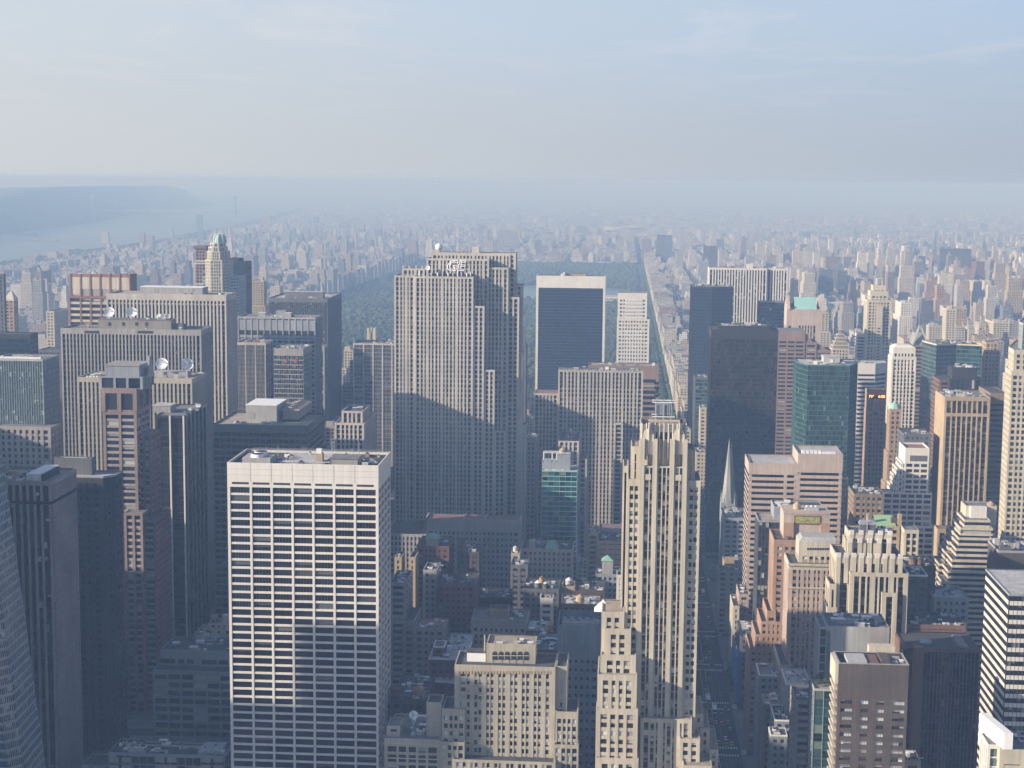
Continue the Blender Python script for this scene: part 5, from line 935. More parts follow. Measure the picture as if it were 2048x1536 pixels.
for pa, pb in ((1719, 1735), (1737, 1753)): xa, za = at(pa, 1044, Y + 10); xb = at(pb, 1044, Y + 10)[0]; c.box(xa, xb, Y + 10, Y + 15, zr + 4, za - 1, 'silver'); c.prism([(xa, Y + 10), (xb, Y + 10), (xb, Y + 15), (xa, Y + 15)], za - 1, za + .6, 'silver', True, [(xa + .6, Y + 11.5), (xb - .6, Y + 11.5), (xb - .6, Y + 13.5), (xa + .6, Y + 13.5)]); c.box(xa + .3, xb - .3, Y + 10.3, Y + 14.7, zr, zr + 4, 'grey_dark')
mast(b, 1735.5, 1030, Y + 10, zr, .25); clutter(b, r1[1] - 7, r1[1], Y + 7, Y + 20, zr, 4, 54)

b = B('office_building', 'brick house with a bright green sheet roof and tall chimneys, behind the deco crown', 'office building')
Y = 880; r = blk(b, 1742, 1800, 1052, Y, dict(MID, w='tan', t='tan', bay=4), dp=18); c = b.new('green_roof'); z1_ = at(1770, 1030, Y + 14)[1]; c.face([(r[0] + 3, Y + .3, r[4]), (r[1] - 2, Y + .3, r[4]), (r[1] - 2, Y + 14, z1_), (r[0] + 3, Y + 14, z1_)], 'greenroof'); c.face([(r[1] - 2, Y + .3, r[4]), (r[1] - 2, Y + 14, r[4]), (r[1] - 2, Y + 14, z1_)], 'tan')
pbox(b, 'chimney', 1797, 1804, 1029, Y + 2, 3, r[4] - 30, 'tan'); pbox(b, 'chimney', 1734, 1738, 1028, Y + 3, 2, r[4] - 20, 'tan'); pbox(b, 'roof_hatch', 1783, 1796, 1036, Y + 4, 3, r[4], 'brownbrick')
b = B('office_building', 'slim cream gothic tower with ribbed top, right of the green sheet roof', 'office building')
Y = 870; r = blk(b, 1809, 1838, 1060, Y, S('cream', 'g_stone', 2.4, 3.7, p=1.0, pd=.5, sp=1.2, sd=.2, c=1.2, top=2, par=.6, r='roof_grey'), dp=16)
small('plain brown brick block with rooftop tanks, right of the deco tower', 1812, 1872, 1132, 840, 'brownbrick', 55, dp=24, bay=20, sp=3.6, tanks=((1826, 1112, 2.2, 'brownstone', 'roof_dark'), (1840, 1114, 2.0, 'brownstone', 'roof_dark')), nclut=8)
small('dark green glass office box with white roof rim behind the brown roof huts', 1818, 1856, 1150, 815, 'grey_dark', 56, dp=20, g='g_green', pm='whitepaint', nclut=3)
small('pale green low office block with flat white roof, below the cream zigzag balconies', 1868, 1938, 1195, 830, 'grey', 57, dp=26, g='g_green', roofc='roof_light', nclut=6, pm='grey')
small('reddish brick block with pipes on the roof, above the black glass box', 1812, 1932, 1250, 800, 'brownstone', 58, dp=24, nclut=14, bay=20, sp=3.4)

b = B('office_building', 'stepped ziggurat of cream balcony bands zigzagging down to the left', 'office building')
st = S('black', 'g_plain', 60, 3.5, p=.2, pd=.15, sp=1.5, sd=.8, c=.3, top=1.5, par=.9, s='cream', t='cream', r='roof_grey')
for i, (l, r_, t, Y) in enumerate(((1929, 1981, 1040, 1016), (1921, 1986, 1056, 1011), (1917, 1984, 1076, 1006), (1912, 1982, 1098, 1001), (1904, 1980, 1120, 996), (1896, 1978, 1142, 991), (1884, 1976, 1164, 986))): blk(b, l, r_, t, Y, st, dp=24 - i, edges=(0, 1, 3))
for i, (l, t, Y) in enumerate(((1918, 1050, 1028), (1906, 1066, 1024), (1898, 1086, 1020), (1890, 1104, 1016), (1878, 1128, 1010))): blk(b, l, 1935, t, Y, st, dp=22, edges=(0, 3))
r = blk(b, 1932, 1994, 1012, 1030, dict(st, w='cream', top=12, s='cream'), dp=16); pbox(b, 'plant_room', 1942, 1974, 1014, 1026, 4, 60, 'white'); ptank(b, 1982, 1005, 1036, r[4] - .9, 2.6, 1.0, 'tan', 'orange')
b = B('office_building', 'dark ribbed block with sunken roof court, in front of the cream octagonal tower', 'office building')
r = blk(b, 1997, 2080, 1102, 900, S('brownbrick', 'g_plain', 4, 4, p=1.2, pd=.8, sp=1.2, sd=.2, c=1, top=16, par=1.2, r='roof_dark', pm='grey'), bp=1976); clutter(b, r[0], r[1], r[2], r[3], r[4] - 1.2, 14, 59, 1.5)

b = B('office_building', 'glass and grey panel office building with roof machinery and a planted terrace', 'office building')
Y = 728; r = blk(b, 1655, 1779, 1254, Y, S('grey', 'g_green', 30, 4, p=29, pd=.3, sp=3.9, sd=.2, c=.5, top=19, par=1.0, t='grey', r='roof_grey'), dp=24); c = b.new('shaded_panel'); c.box(at(1738, 1260, Y)[0], r[1] + .02, Y - .06, Y + .1, r[4] - 18.9, r[4] - .4, 'greywarm'); clutter(b, r[0], r[1], r[2], r[3], r[4] - 1, 26, 60)
b.facade(rect(at(1640, 1250, Y)[0], r[0] - .05, Y + 1, Y + 22), 0, r[4] - .8, S('steel', 'g_green', 2.4, 4, p=.3, pd=.3, sp=.4, sd=.15, c=.4, top=1, par=.3))
st = S('steel', 'g_green', 4.4, 3.9, p=.18, pd=.3, sp=.35, sd=.2, c=.3, top=1, par=.9, s='teal', r='roof_tan')
r = blk(b, 1628, 1668, 1378, Y - 14, st, dp=20, win=36); TERRACE = (r[0], r[1], r[2], r[3], r[4] - .9); blk(b, 1668, 1700, 1560, Y - 14, st, dp=14)
c = b.new('blind_column'); c.box(at(1653, 1300, Y - 1)[0], at(1660, 1300, Y - 1)[0], Y - .3, Y, r[4], at(1656, 1262, Y)[1], 'g_pale')

b = B('apartment_tower', 'dark brown brick tower with four columns of white-curtained windows, lower right', 'apartment tower')
Y = 662; xa, zt = at(1678, 1327, Y); xb, _ = at(1818, 1331, Y); ye = backY(xa, zt, Y, by=1303)
st = S('brownbrick', 'g_curtain', 6.6, 3.55, p=3.5, pd=.35, sp=1.8, sd=.28, c=1.2, top=15.5, par=2.4, r='roof_dark', pm='brownbrick', sash=3)
glass('g_curtain', (.02, .024, .028), blind=(.55, .58, .58), p=.82, full=1.2, jit=.6)
b.facade(rect(xa, xb, Y, ye), 0, zt, st, win=64, edges=(0, 1, 2)); c = b.new('floor_line')
for k in range(22): z_ = zt - 15.6 - k * 3.55; c.box(xa - .02, xb + .02, Y - .03, Y + .1, z_, z_ + .12, 'brownstone')
c = b.new('coping'); c.box(xa - .15, xb + .15, Y - .15, Y + .55, zt, zt + .3, 'greywarm'); c.box(xa - .15, xa + .5, Y + .55, ye, zt, zt + .3, 'greywarm'); c.box(xb - .5, xb + .15, Y + .55, ye, zt, zt + .3, 'greywarm'); c.box(xa + .5, xb - .5, ye - .5, ye + .1, zt, zt + .3, 'greywarm')
c = b.new('sawtooth_bay')
for k in range(24): z_ = zt - 12 - k * 3.55; c.box(xa - 1.4, xa - .05, Y + 1.5, ye - 1, z_, z_ + .9, 'cream')
c.box(xa - 1.4, xa - .05, Y + .6, ye - .5, zt - 9, zt - .2, 'cream')
c = b.new('cooling_tower'); c.box(xa + 4, xa + 12, Y + 3, ye - 3, zt - 2.4, zt + .4, 'steel'); c.box(xa + 12.5, xa + 17, Y + 3, ye - 2, zt - 2.4, zt - .2, 'redbrick'); c = b.new('penthouse'); c.box(xa + 18, xb - 7, Y + 4, ye - 2, zt - 2.4, zt + .8, 'brownbrick'); clutter(b, xb - 9, xb, Y, ye, zt - 2.3, 6, 61)
c = b.new('louvre_box'); c.box(xa + 15, xa + 26, ye + 1, ye + 6, zt - 4, zt + 2.4, 'cream')

b = B('office_tower', 'black glass box tower with a long shaded roof and round hatch, lower right')
Y = 770; x0, zt = at(1846, 1296, Y); x1, _ = at(1961, 1299, Y); ye = backY(x0, zt, Y, by=1262)
b.facade([(x0, Y), (x1, Y), (x1, ye), (x0 - 9, ye), (x0 - 9, Y + 6), (x0, Y + 5)], 0, zt, S('granite_dark', 'g_black', 1.75, 3.9, p=.24, pd=.3, sp=.6, sd=.12, c=.6, top=1.8, par=.5, s='black', r='roof_dark', t='brownstone', w='brownstone') if False else dict(S('brownstone', 'g_black', 1.75, 3.9, p=.24, pd=.3, sp=.6, sd=.12, c=.6, top=1.8, par=.5, s='black', r='roof_dark')))
c = b.new('round_hatch'); xx, z_ = at(1852, 1278, Y + 12); c.cyl(xx, Y + 12, zt - .5, zt + .4, 3.0, 2.8, 'roof_light', 20); c = b.new('louvre_row')
for i in range(7): c.box(x1 - 9, x1 - 5, Y + 4 + i * 3, Y + 5.6 + i * 3, zt - .5, zt + .5, 'greywarm')
c = b.new('granite_pier'); c.box(x0 - 4, x0 - .1, Y - .2, Y + 4.8, 0, zt - .02, 'brownstone'); c.box(x0 - 9.2, x0 - 8.2, Y + 5.6, ye - 1, 0, zt + .03, 'brownstone')

b = B('office_tower', 'white and dark banded office tower with gridded south face, right edge')
Y = 690; x0, zt = at(2018, 1188, Y); ye = backY(x0, zt, Y, 1971); st = S('black', 'g_warm', 1.75, 4.05, p=.14, pd=.35, sp=1.85, sd=.3, c=.4, top=.9, par=.3, s='white', t='bluegrey', r='roof_light')
b.facade(rect(x0, x0 + 46, Y, ye), 0, zt, st); clutter(b, x0 + 8, x0 + 30, Y + 4, ye, zt - .3, 3, 62)
b = B('office_building', 'bright white and butter yellow building corner with ribbed roof, lowest right', 'office building')
Y = 622; r = blk(b, 2000, 2100, 1500, Y, S('cream', 'g_stone', 9, 4, p=3, pd=.4, sp=3.6, sd=.3, c=2, top=6, par=.6, r='roof_grey'), dp=22); c = b.new('white_parapet'); xa, z_ = at(2006, 1470, Y + 2); c.prism([(xa, Y), (xa + 3.4, Y), (xa - 1, Y + 24), (xa - 4.4, Y + 24)], r[4] - 6, z_ + 1.5, 'whitepaint'); c.box(xa + 9, xa + 12, Y - .5, Y + .2, 0, r[4] + 2, 'whitepaint'); clutter(b, r[0] + 6, r[1], r[2] + 3, r[3], r[4] - .6, 10, 63, 1.2)
blk(b, 1976, 2002, 1490, Y + 4, S('white', 'g_pale', 3, 4, p=1.3, pd=.6, sp=.6, sd=.2, c=1, top=1.6, par=.5), dp=14)
small('small stucco house with a red tiled roof at the foot of the brown brick tower', 1809, 1842, 1522, 690, 'cream_dim', 64, 'house', 'house', dp=14, roofc='redbrick', nclut=2)

# avenue frontage, east side
small('curved topped stone block with pale sunlit corner strips, beside the avenue', 1437, 1490, 1140, 1140, 'greywarm', 65, dp=14, bay=5, p=3.4, roofc='roof_dark', nclut=2)
small('dark setback block with roof garden and skylights, behind the cathedral spire foot', 1447, 1492, 1036, 1230, 'bluegrey', 66, dp=40, roofc='roof_grey', nclut=18, bay=4)
small('pink granite low wing with window bands at the foot of the pink banded tower', 1478, 1498, 1188, 1030, 'pink', 67, dp=26, nclut=2, bay=8, sp=2.0)
small('narrow cream building with a planted roof, directly on the avenue', 1466, 1479, 1212, 1025, 'cream', 68, dp=30, nclut=3, bay=4)
small('flat pale roof with scattered machinery, low beside the avenue', 1481, 1516, 1274, 985, 'grey_dark', 69, dp=38, roofc='roof_light', nclut=8)
small('blue grey roof block under the orange brick steps', 1518, 1562, 1350, 860, 'bluegrey', 70, dp=22, roofc='roof_grey', nclut=4, pm='whitemetal')
small('tan cornered building by the avenue with a plain flat roof', 1527, 1566, 1410, 825, 'tan_dim', 71, dp=22, roofc='roof_tan', nclut=4)
small('long grey roofed building seen end on, left of the glass terrace building', 1549, 1585, 1440, 790, 'bluegrey', 72, dp=24, roofc='roof_dark', nclut=3, pm='whitemetal')
small('stepped blue grey block with white coping, second roof left of the glass terrace building', 1541, 1575, 1470, 775, 'bluegrey', 73, dp=12, roofc='roof_grey', nclut=2, pm='whitemetal')
small('grey wall building with a triangular skylight, left foot of the glass terrace building', 1590, 1628, 1400, 742, 'greywarm', 74, dp=22, bay=9, roofc='roof_dark', nclut=3)
small('pale flat roofs in two levels against the tan and cream brick tower', 1572, 1622, 1368, 800, 'bluegrey', 75, dp=26, roofc='roof_light', nclut=4, pm='whitemetal')
small('cream block of windows just left of the black bronze tower, on the avenue', 1392, 1418, 905, 1500, 'cream', 76, 'apartment_tower', 'apartment tower', dp=30, nclut=3)
small('tall narrow cream tower with green roof edge left of the black bronze tower', 1400, 1422, 815, 1600, 'cream', 77, 'apartment_tower', 'apartment tower', dp=20, nclut=2, roofc='copper', pm='copper')
small('blue green glass office piece between dark blue tower and black bronze tower', 1389, 1424, 755, 1660, 'grey_dark', 78, 'office_tower', 'office tower', dp=30, g='g_teal', sp=1.0, p=.2, nclut=1)
small('shadowed stone block along the avenue, below the cream window block', 1380, 1420, 1010, 1420, 'bluegrey', 79, dp=50, nclut=5)
small('sunlit thin tower beside the avenue, left of the cream window block', 1370, 1382, 860, 1680, 'cream', 80, 'apartment_tower', 'apartment tower', dp=18, nclut=1)
small('dark glass block by the spires, in front of the black bronze tower', 1395, 1424, 1070, 1330, 'grey_dark', 81, dp=30, g='g_dark', nclut=3) if False else None

# far left group
small('dark slate tower edge cut by the left border', -10, 7, 548, 1500, 'grey_dark', 82, 'office_tower', 'office tower', dp=5, nclut=0, bay=3)
b, q = small('brick tower with a pale pyramid roof near the left border', 8.5, 27, 599, 1760, 'brick_tan', 83, 'apartment_tower', 'apartment tower', bp=36) if False else (None, None)
b = B('apartment_tower', 'brick tower with a pale pyramid roof near the left border', 'apartment tower'); r = blk(b, 8.5, 27.5, 598, 1760, dict(MID, w='brick_tan', t='cream'), bp=36); c = b.new('pyramid_roof'); cx = (r[0] + r[1]) / 2; c.prism(rect(r[0], r[1], r[2], r[3]), r[4], r[4] + 9, 'cream', True, rect(cx - .4, cx + .4, r[2] + 7, r[2] + 8))
b = B('office_tower', 'black block with a white roof vent before the pyramid roofed tower'); r = blk(b, -20, 60, 668, 1300, S('black', 'g_solow', 3, 4, p=.2, pd=.2, sp=.8, sd=.1, c=.4, top=4, par=.6, s='black', r='roof_dark'), bp=76); pbox(b, 'roof_vent', 38, 64, 674, 1290, 1, 30, 'whitemetal') if False else None
b = B('apartment_tower', 'grey apartment slab with balconies at its left edge, left of the brown paneled tower', 'apartment tower'); r = blk(b, 92, 108, 622, 1900, dict(MID, w='cream', t='cream'), bp=136) 
b = B('office_building', 'dark navy block in the shade right of the green glass box', 'office building'); blk(b, 78, 121, 672, 1420, dict(MID, w='grey_dark', g='g_plain', t='grey_dark'), dp=30) if False else b.facade(rect(at(76, 700, 1480)[0], at(121, 700, 1480)[0], 1480, 1510), 0, at(100, 700, 1480)[1], dict(MID, w='grey_dark', g='g_plain', t='grey_dark'))

# ---------------- cathedral with twin spires
b = B('cathedral', 'grey stone cathedral with slender twin crocketed spires beside the avenue', 'cathedral')
def spire(px, Y, ytip, ybase, hw):
    x = at(px, ybase, Y)[0]; z1 = at(px, ytip, Y)[1]; z0 = at(px, ybase, Y)[1]; c = b.new('spire'); n = 8
    A = [(x + hw * cos(pi / 8 + j * pi / 4), Y + hw + hw * sin(pi / 8 + j * pi / 4)) for j in range(8)]; c.prism(A, z0, z1, 'spiregrey', True, [(x + .06 * cos(j), Y + hw + .06 * sin(j)) for j in range(8)])
    k = MB('crocket')
    for j in range(8):
        for i in range(1, 16):
            t_ = i / 16; rr = hw * (1 - t_) + .12; a = pi / 8 + j * pi / 4; k.box(x + rr * cos(a) - .18, x + rr * cos(a) + .18, Y + hw + rr * sin(a) - .18, Y + hw + rr * sin(a) + .18, z0 + (z1 - z0) * t_, z0 + (z1 - z0) * t_ + .4, 'spiregrey')
    c.sub.append(k); t = b.new('tower'); t.box(x - hw * 1.15, x + hw * 1.15, Y - .2, Y + 2 * hw + .3, 0, z0 - 3, 'spiregrey')
    for sx in (-1, 1):
        for sy in (0, 1): t.cyl(x + sx * hw * 1.0, Y + .2 + sy * (2 * hw - .2), z0 - 4, z0 + 6, .7, .1, 'spiregrey', 6)
    t.prism([(x + hw * 1.08 * cos(pi / 8 + j * pi / 4), Y + hw + hw * 1.08 * sin(pi / 8 + j * pi / 4)) for j in range(8)], z0 - 3, z0 + .4, 'spiregrey')
    w = b.new('lancet_window')
    for sx in (-.5, .5): w.box(x + sx * hw - .55, x + sx * hw + .55, Y - .35, Y, z0 - 16, z0 - 5, 'dark')
spire(1456.5, 1300, 878, 1000, 5.2); spire(1461, 1322, 886, 1000, 5.0)
xc = at(1462, 1040, 1300)[0]; b.org = (xc, 1312, 0); n_ = b.new('nave'); n_.prism([(xc + 5, 1303), (xc + 70, 1303), (xc + 70, 1325), (xc + 5, 1325)], 0, 24, 'spiregrey'); n_.prism([(xc + 5, 1303), (xc + 70, 1303), (xc + 70, 1325), (xc + 5, 1325)], 24, 38, 'bluegrey', True, [(xc + 5, 1313.5), (xc + 70, 1313.5), (xc + 70, 1314.5), (xc + 5, 1314.5)]); FOOT.append((xc - 6, xc + 72, 1298, 1336, 100))
# ================================================================ ground, water, streets
wall('asphalt', (.045, .047, .052), .25, scale=.03, streak=0); wall('pavement', (.16, .155, .15), .2, scale=.1, streak=0); wall('farland', (.12, .125, .10), .45, scale=.004, streak=0); wall('parkground', (.06, .10, .03), .35, scale=.01, streak=0)
wall('paint', (.62, .62, .60), .15, scale=1.5, streak=0); wall('hillwood', (.05, .075, .04), .3, scale=.006, streak=0)
m_, t_, b_ = mat('water'); b_.inputs['Base Color'].default_value = (.10, .13, .15, 1); b_.inputs['Roughness'].default_value = .3; g_ = N(t_, 'ShaderNodeNewGeometry'); n_ = N(t_, 'ShaderNodeTexNoise', Scale=.06, Detail=5.0); t_.links.new(g_.outputs[0], n_.inputs[0]); bu = N(t_, 'ShaderNodeBump', Strength=.35, Distance=3.0); t_.links.new(n_.outputs[0], bu.inputs['Height']); t_.links.new(bu.outputs[0], b_.inputs['Normal'])
def struct(name, mb, kind='structure'): o = mb.build(None, (0, 0, 0), name); o['kind'] = kind; return o
def Yst(n): return 898 + 81 * (n - 45)
AVE = [-2170, -1890, -1610, -1330, -1055, -780, -500, -222, 60, 200, 330, 460, 590, 790, 990, 1190, 1390, 1600, 1800, 2000, 2250]
m = MB('ground')
m.face([(-21000, 2040, -.4), (21000, 2040, -.4), (21000, 42000, -.4), (-21000, 42000, -.4)], 'farland'); struct('ground', m)
m = MB('road'); m.face([(-2300, -300, -.2), (2600, -300, -.2), (2600, 2040.5, -.2), (-2300, 2040.5, -.2)], 'asphalt')
m.face([(45, 2040.5, -.2), (2600, 2040.5, -.2), (2600, 9000, -.2), (45, 9000, -.2)], 'asphalt'); m.face([(-2300, 2040.5, -.2), (-775, 2040.5, -.2), (-775, 9000, -.2), (-2300, 9000, -.2)], 'asphalt'); struct('road', m)
# pavements of the midtown blocks, with real kerbs
m = MB('pavement')
for i in range(len(AVE) - 5):
    for n in range(33, 60):
        x0, x1 = AVE[i] + 10.5, AVE[i + 1] - 10.5; y0, y1 = Yst(n) + 6, Yst(n + 1) - 6
        if n == 33: continue
        m.box(x0, x1, y0, y1, -.2, .0, 'pavement')
struct('pavement', m)
m = MB('park_lawn'); PX0, PX1, PY0, PY1 = -770, 50, 2052, 6170; m.face([(PX0, PY0, -.05), (PX1, PY0, -.05), (PX1, PY1, -.05), (PX0, PY1, -.05)], 'parkground'); struct('park_lawn', m)
m = MB('lake'); RES = [(-330, 4330), (-250, 4270), (-40, 4330), (20, 4420), (10, 4900), (-80, 5010), (-320, 5030), (-420, 4900), (-430, 4480)]; m.face([(x, y, .02) for x, y in RES], 'water'); struct('lake', m)
m = MB('river')
sh = [(-2330, -300), (-2330, 3000), (-2280, 5500), (-2330, 6600), (-2400, 7600), (-2520, 9000), (-2700, 11000), (-2900, 12500), (-3300, 15500), (-3900, 20000), (-6000, 41900)]
nj = [(-3700, -300), (-3650, 3000), (-3600, 6000), (-3620, 9300), (-3800, 11000), (-4050, 12500), (-4700, 16500), (-5500, 20000), (-9000, 41900)]
m.face([(x, y, -.1) for x, y in [*sh, *reversed(nj)]][::-1], 'water')
m.face([(x, y, -.1) for x, y in [(1500, 1500), (1700, 1500), (1720, 5000), (1650, 6600), (1500, 7600), (1330, 8600), (1150, 9400), (1040, 10600), (900, 10600), (980, 9300), (1180, 8400), (1380, 7500), (1500, 6500), (1560, 5000)]][::1], 'water')
m.face([(x, y, -.1) for x, y in [(2200, 6600), (5200, 7600), (8000, 9600), (9000, 9800), (9000, 8600), (5600, 6600), (2300, 6000)]][::-1], 'water'); struct('river', m)
# avenue paint
m = MB('road_marking'); R = random.Random(5)
for n in range(43, 58):
    for off in (-7.6, 7.6 - 3.0):
        y0 = Yst(n) + off
        for k in range(12): x = 51.2 + k * 1.55; m.face([(x, y0, -.196), (x + .8, y0, -.196), (x + .8, y0 + 3.4, -.196), (x, y0 + 3.4, -.196)], 'paint')
    for s_ in (-1, 1):
        for k in range(6): y = Yst(n) - 4.2 + k * 1.5; x = 60 + s_ * 12.4; m.face([(x - 1.5, y, -.196), (x + 1.5, y, -.196), (x + 1.5, y + .75, -.196), (x - 1.5, y + .75, -.196)], 'paint')
    for xx in (54.2, 57.6): m.face([(xx, Yst(n) + 11, -.196), (xx + .22, Yst(n) + 11, -.196), (xx + .22, Yst(n + 1) - 10, -.196), (xx, Yst(n + 1) - 10, -.196)], 'paint')
    for k in range(13):
        for xx in (61.2, 64.8): y = Yst(n) + 11 + k * 4.7; m.face([(xx, y, -.196), (xx + .14, y, -.196), (xx + .14, y + 1.8, -.196), (xx, y + 1.8, -.196)], 'paint')
struct('road_marking', m)

# wooded cliffs across the river
cols = [(-500, 560, 400, 4500), (-250, 505, 396, 6500), (-80, 478, 390, 8500), (0, 468, 389, 9600), (60, 461, 382, 10500), (120, 453, 376, 11500), (200, 441, 371, 13000), (270, 429, 371, 14500), (330, 420, 373, 16500), (365, 415, 379, 17500), (392, 411, 394, 18500), (420, 408, 404, 19500)]
R = random.Random(3); G = []
for px, ys, yr, Y in cols:
    sx, sy = gnd(px, ys); rx, rz = at(px, yr, sy * 1.10 + 300); G.append([(sx, sy), (rx, sy * 1.1 + 300, rz)])
m = MB('hills'); rows = 7; P_ = []; fine = 10
for a in range(len(G) - 1):
    for s_ in range(fine):
        t = s_ / fine; sx = G[a][0][0] * (1 - t) + G[a + 1][0][0] * t; sy = G[a][0][1] * (1 - t) + G[a + 1][0][1] * t
        rx, ry, rz = [G[a][1][k] * (1 - t) + G[a + 1][1][k] * t for k in range(3)]
        c_ = []
        for q in range(rows):
            f = q / (rows - 1); zz = rz * (1 - (1 - f) ** 1.8) if f > 0 else -1
            c_.append((sx + (rx - sx) * f, sy + (ry - sy) * f, zz + (6 * sin(a * 1.7 + t * 3 + q) + 4 * sin(a * 5 + t * 9 + q * 2) if 0 < q else 0)))
        c_.append((rx - 2500, ry + 2500, max(0, rz - 60))); P_.append(c_)
i0 = len(m.v); nr = rows + 1
for c_ in P_: m.v += c_
for a in range(len(P_) - 1):
    for q in range(nr - 1): m.f.append((i0 + a * nr + q, i0 + (a + 1) * nr + q, i0 + (a + 1) * nr + q + 1, i0 + a * nr + q + 1)); m.m.append(m.mi('hillwood')); m.uv.append(None)
struct('hills', m)

# ================================================================ landmarks far off
b = B('suspension_bridge', 'faint grey suspension bridge crossing the river near the horizon', 'bridge'); Yb = 11700
xt = at(470, 440, Yb)[0]; b.org = (xt, Yb, 0); c = b.new('bridge_tower')
for s_ in (-14, 14): c.box(xt - 9, xt + 9, Yb + s_ - 5, Yb + s_ + 5, 0, 196, 'bluegrey')
for z_ in (60, 110, 150, 186): c.box(xt - 8, xt + 8, Yb - 9, Yb + 9, z_, z_ + 9, 'bluegrey')
c = b.new('deck'); xe = xt - 1060; c.box(xe - 200, xt + 420, Yb - 15, Yb + 15, 76, 88, 'bluegrey'); c = b.new('bridge_tower')
for s_ in (-14, 14): c.box(xe - 9, xe + 9, Yb + s_ - 5, Yb + s_ + 5, 0, 196, 'bluegrey')
c = b.new('cable')
for k in range(24):
    t0, t1 = k / 24, (k + 1) / 24; f = lambda t: 190 - 4 * (190 - 95) * t * (1 - t); c.prism([(xe + 1060 * t0, Yb - 14), (xe + 1060 * t1, Yb - 14), (xe + 1060 * t1, Yb - 13), (xe + 1060 * t0, Yb - 13)], (f(t0) + f(t1)) / 2 - 3, (f(t0) + f(t1)) / 2 + 1, 'bluegrey')
for px, py, L, nm in ((82, 483, 95, 'longer dark barge on the pale river, nearer of two'), (52, 471, 75, 'smaller barge farther up the pale river, second of two')):
    x_, y_ = gnd(px, py); b = B('barge', nm, 'barge'); b.org = (x_, y_, 0); c = b.new('hull'); c.prism([(x_ - L, y_), (x_ - L + 12, y_ - 9), (x_ + L - 16, y_ - 9), (x_ + L, y_), (x_ + L - 16, y_ + 9), (x_ - L + 12, y_ + 9)], -1, 6, 'grey_dark'); c = b.new('deckhouse'); c.box(x_ + L * .55, x_ + L * .8, y_ - 5, y_ + 5, 6, 16, 'grey')
x_, y_ = gnd(1247, 463); b = B('stadium', 'low white stadium ring far beyond the park', 'stadium'); b.org = (x_, y_, 0); c = b.new('stand'); n = 28; c2 = b.new('roof_rim')
for k in range(n):
    a0, a1 = 2 * pi * k / n, 2 * pi * (k + 1) / n; q = lambda a, r: (x_ + r * 1.15 * cos(a), y_ + r * sin(a)); c.prism([q(a0, 78), q(a0, 108), q(a1, 108), q(a1, 78)], 0, 24, 'greywarm'); c2.prism([q(a0, 92), q(a0, 110), q(a1, 110), q(a1, 92)], 26, 31, 'cream')
x_, y_ = gnd(1222, 612); b = B('museum', 'long low pale museum building among the park trees', 'museum'); b.org = (x_, y_, 0); b.facade(rect(x_ - 45, x_ + 45, y_, y_ + 60), 0, 24, S('white', 'g_plain', 6, 6, p=2.5, pd=.6, sp=2.5, sd=.3, c=2, top=4, par=1, r='roof_light')); FOOT.append((x_ - 50, x_ + 50, y_ - 5, y_ + 100, 30))

# unseen towers added left of the frame to cast shadows into the view
OFF = S('bluegrey', 'g_dark', 4, 4, p=1.2, pd=.4, sp=1.6, sd=.2, c=1.5, top=5, par=1)
for x0, x1, y0, y1, h, col, lb in ((-458, -416, 545, 590, 238, 'white', 'unseen white ribbed tower added for its shadow, nearer of two below the faceted skyscraper'), (-566, -462, 545, 590, 200, 'greywarm', 'unseen wide warm grey tower added for its shadow, below the faceted skyscraper'), (-520, -440, 690, 765, 236, 'bluegrey', 'unseen grey tower added for its shadow, west of the faceted glass skyscraper'), (-560, -500, 750, 800, 190, 'greywarm', 'unseen warm grey tower added for its shadow, two blocks up from the faceted skyscraper'), (-655, -575, 850, 900, 215, 'grey_dark', 'unseen dark tower added for its shadow, by the theatre square'), (-640, -560, 1010, 1060, 200, 'bluegrey', 'unseen blue grey tower added for its shadow, west of the dish roofed slabs'), (-690, -610, 1290, 1340, 204, 'grey_dark', 'unseen dark tower added for its shadow, west of the light ribbed slab'), (-480, -400, 815, 865, 150, 'brownpink', 'unseen brown block added for its shadow, behind the ribbed grey tower')):
    b = B('office_tower', lb, group=None); b.facade(rect(x0, x1, y0, y1), 0, h, dict(OFF, w=col, t=col))

# ================================================================ the rest of the city, laid out on its street grid
RG = random.Random(42)
PAL = [((.27, .18, .14), 'red brick'), ((.33, .26, .19), 'tan brick'), ((.42, .36, .28), 'sand coloured'), ((.48, .44, .37), 'cream'), ((.30, .29, .28), 'grey brick'), ((.58, .56, .53), 'white'), ((.19, .15, .125), 'brown brick'), ((.36, .27, .23), 'rosy brick'), ((.13, .15, .18), 'dark glass'), ((.44, .40, .38), 'pale stone')]
LOTS = []     # x0,x1,y0,y1,h,colour,roof grey
def clash(x0, x1, y0, y1, pad=1.0):
    for a in FOOT:
        if x0 < a[1] + pad and x1 > a[0] - pad and y0 < a[3] + pad and y1 > a[2] - pad: return True
    return False
WEDGE_L, WEDGE_R = math.tan(radians(PSI + 17.6 + 1.3)), math.tan(radians(17.6 - PSI + 1.3))
def inview(x, y): return -WEDGE_L * y - 60 < x < WEDGE_R * y + 60
def shore(y):
    for (x0, y0), (x1, y1) in zip(sh, sh[1:]):
        if y0 <= y <= y1: return x0 + (x1 - x0) * (y - y0) / (y1 - y0)
    return -2300
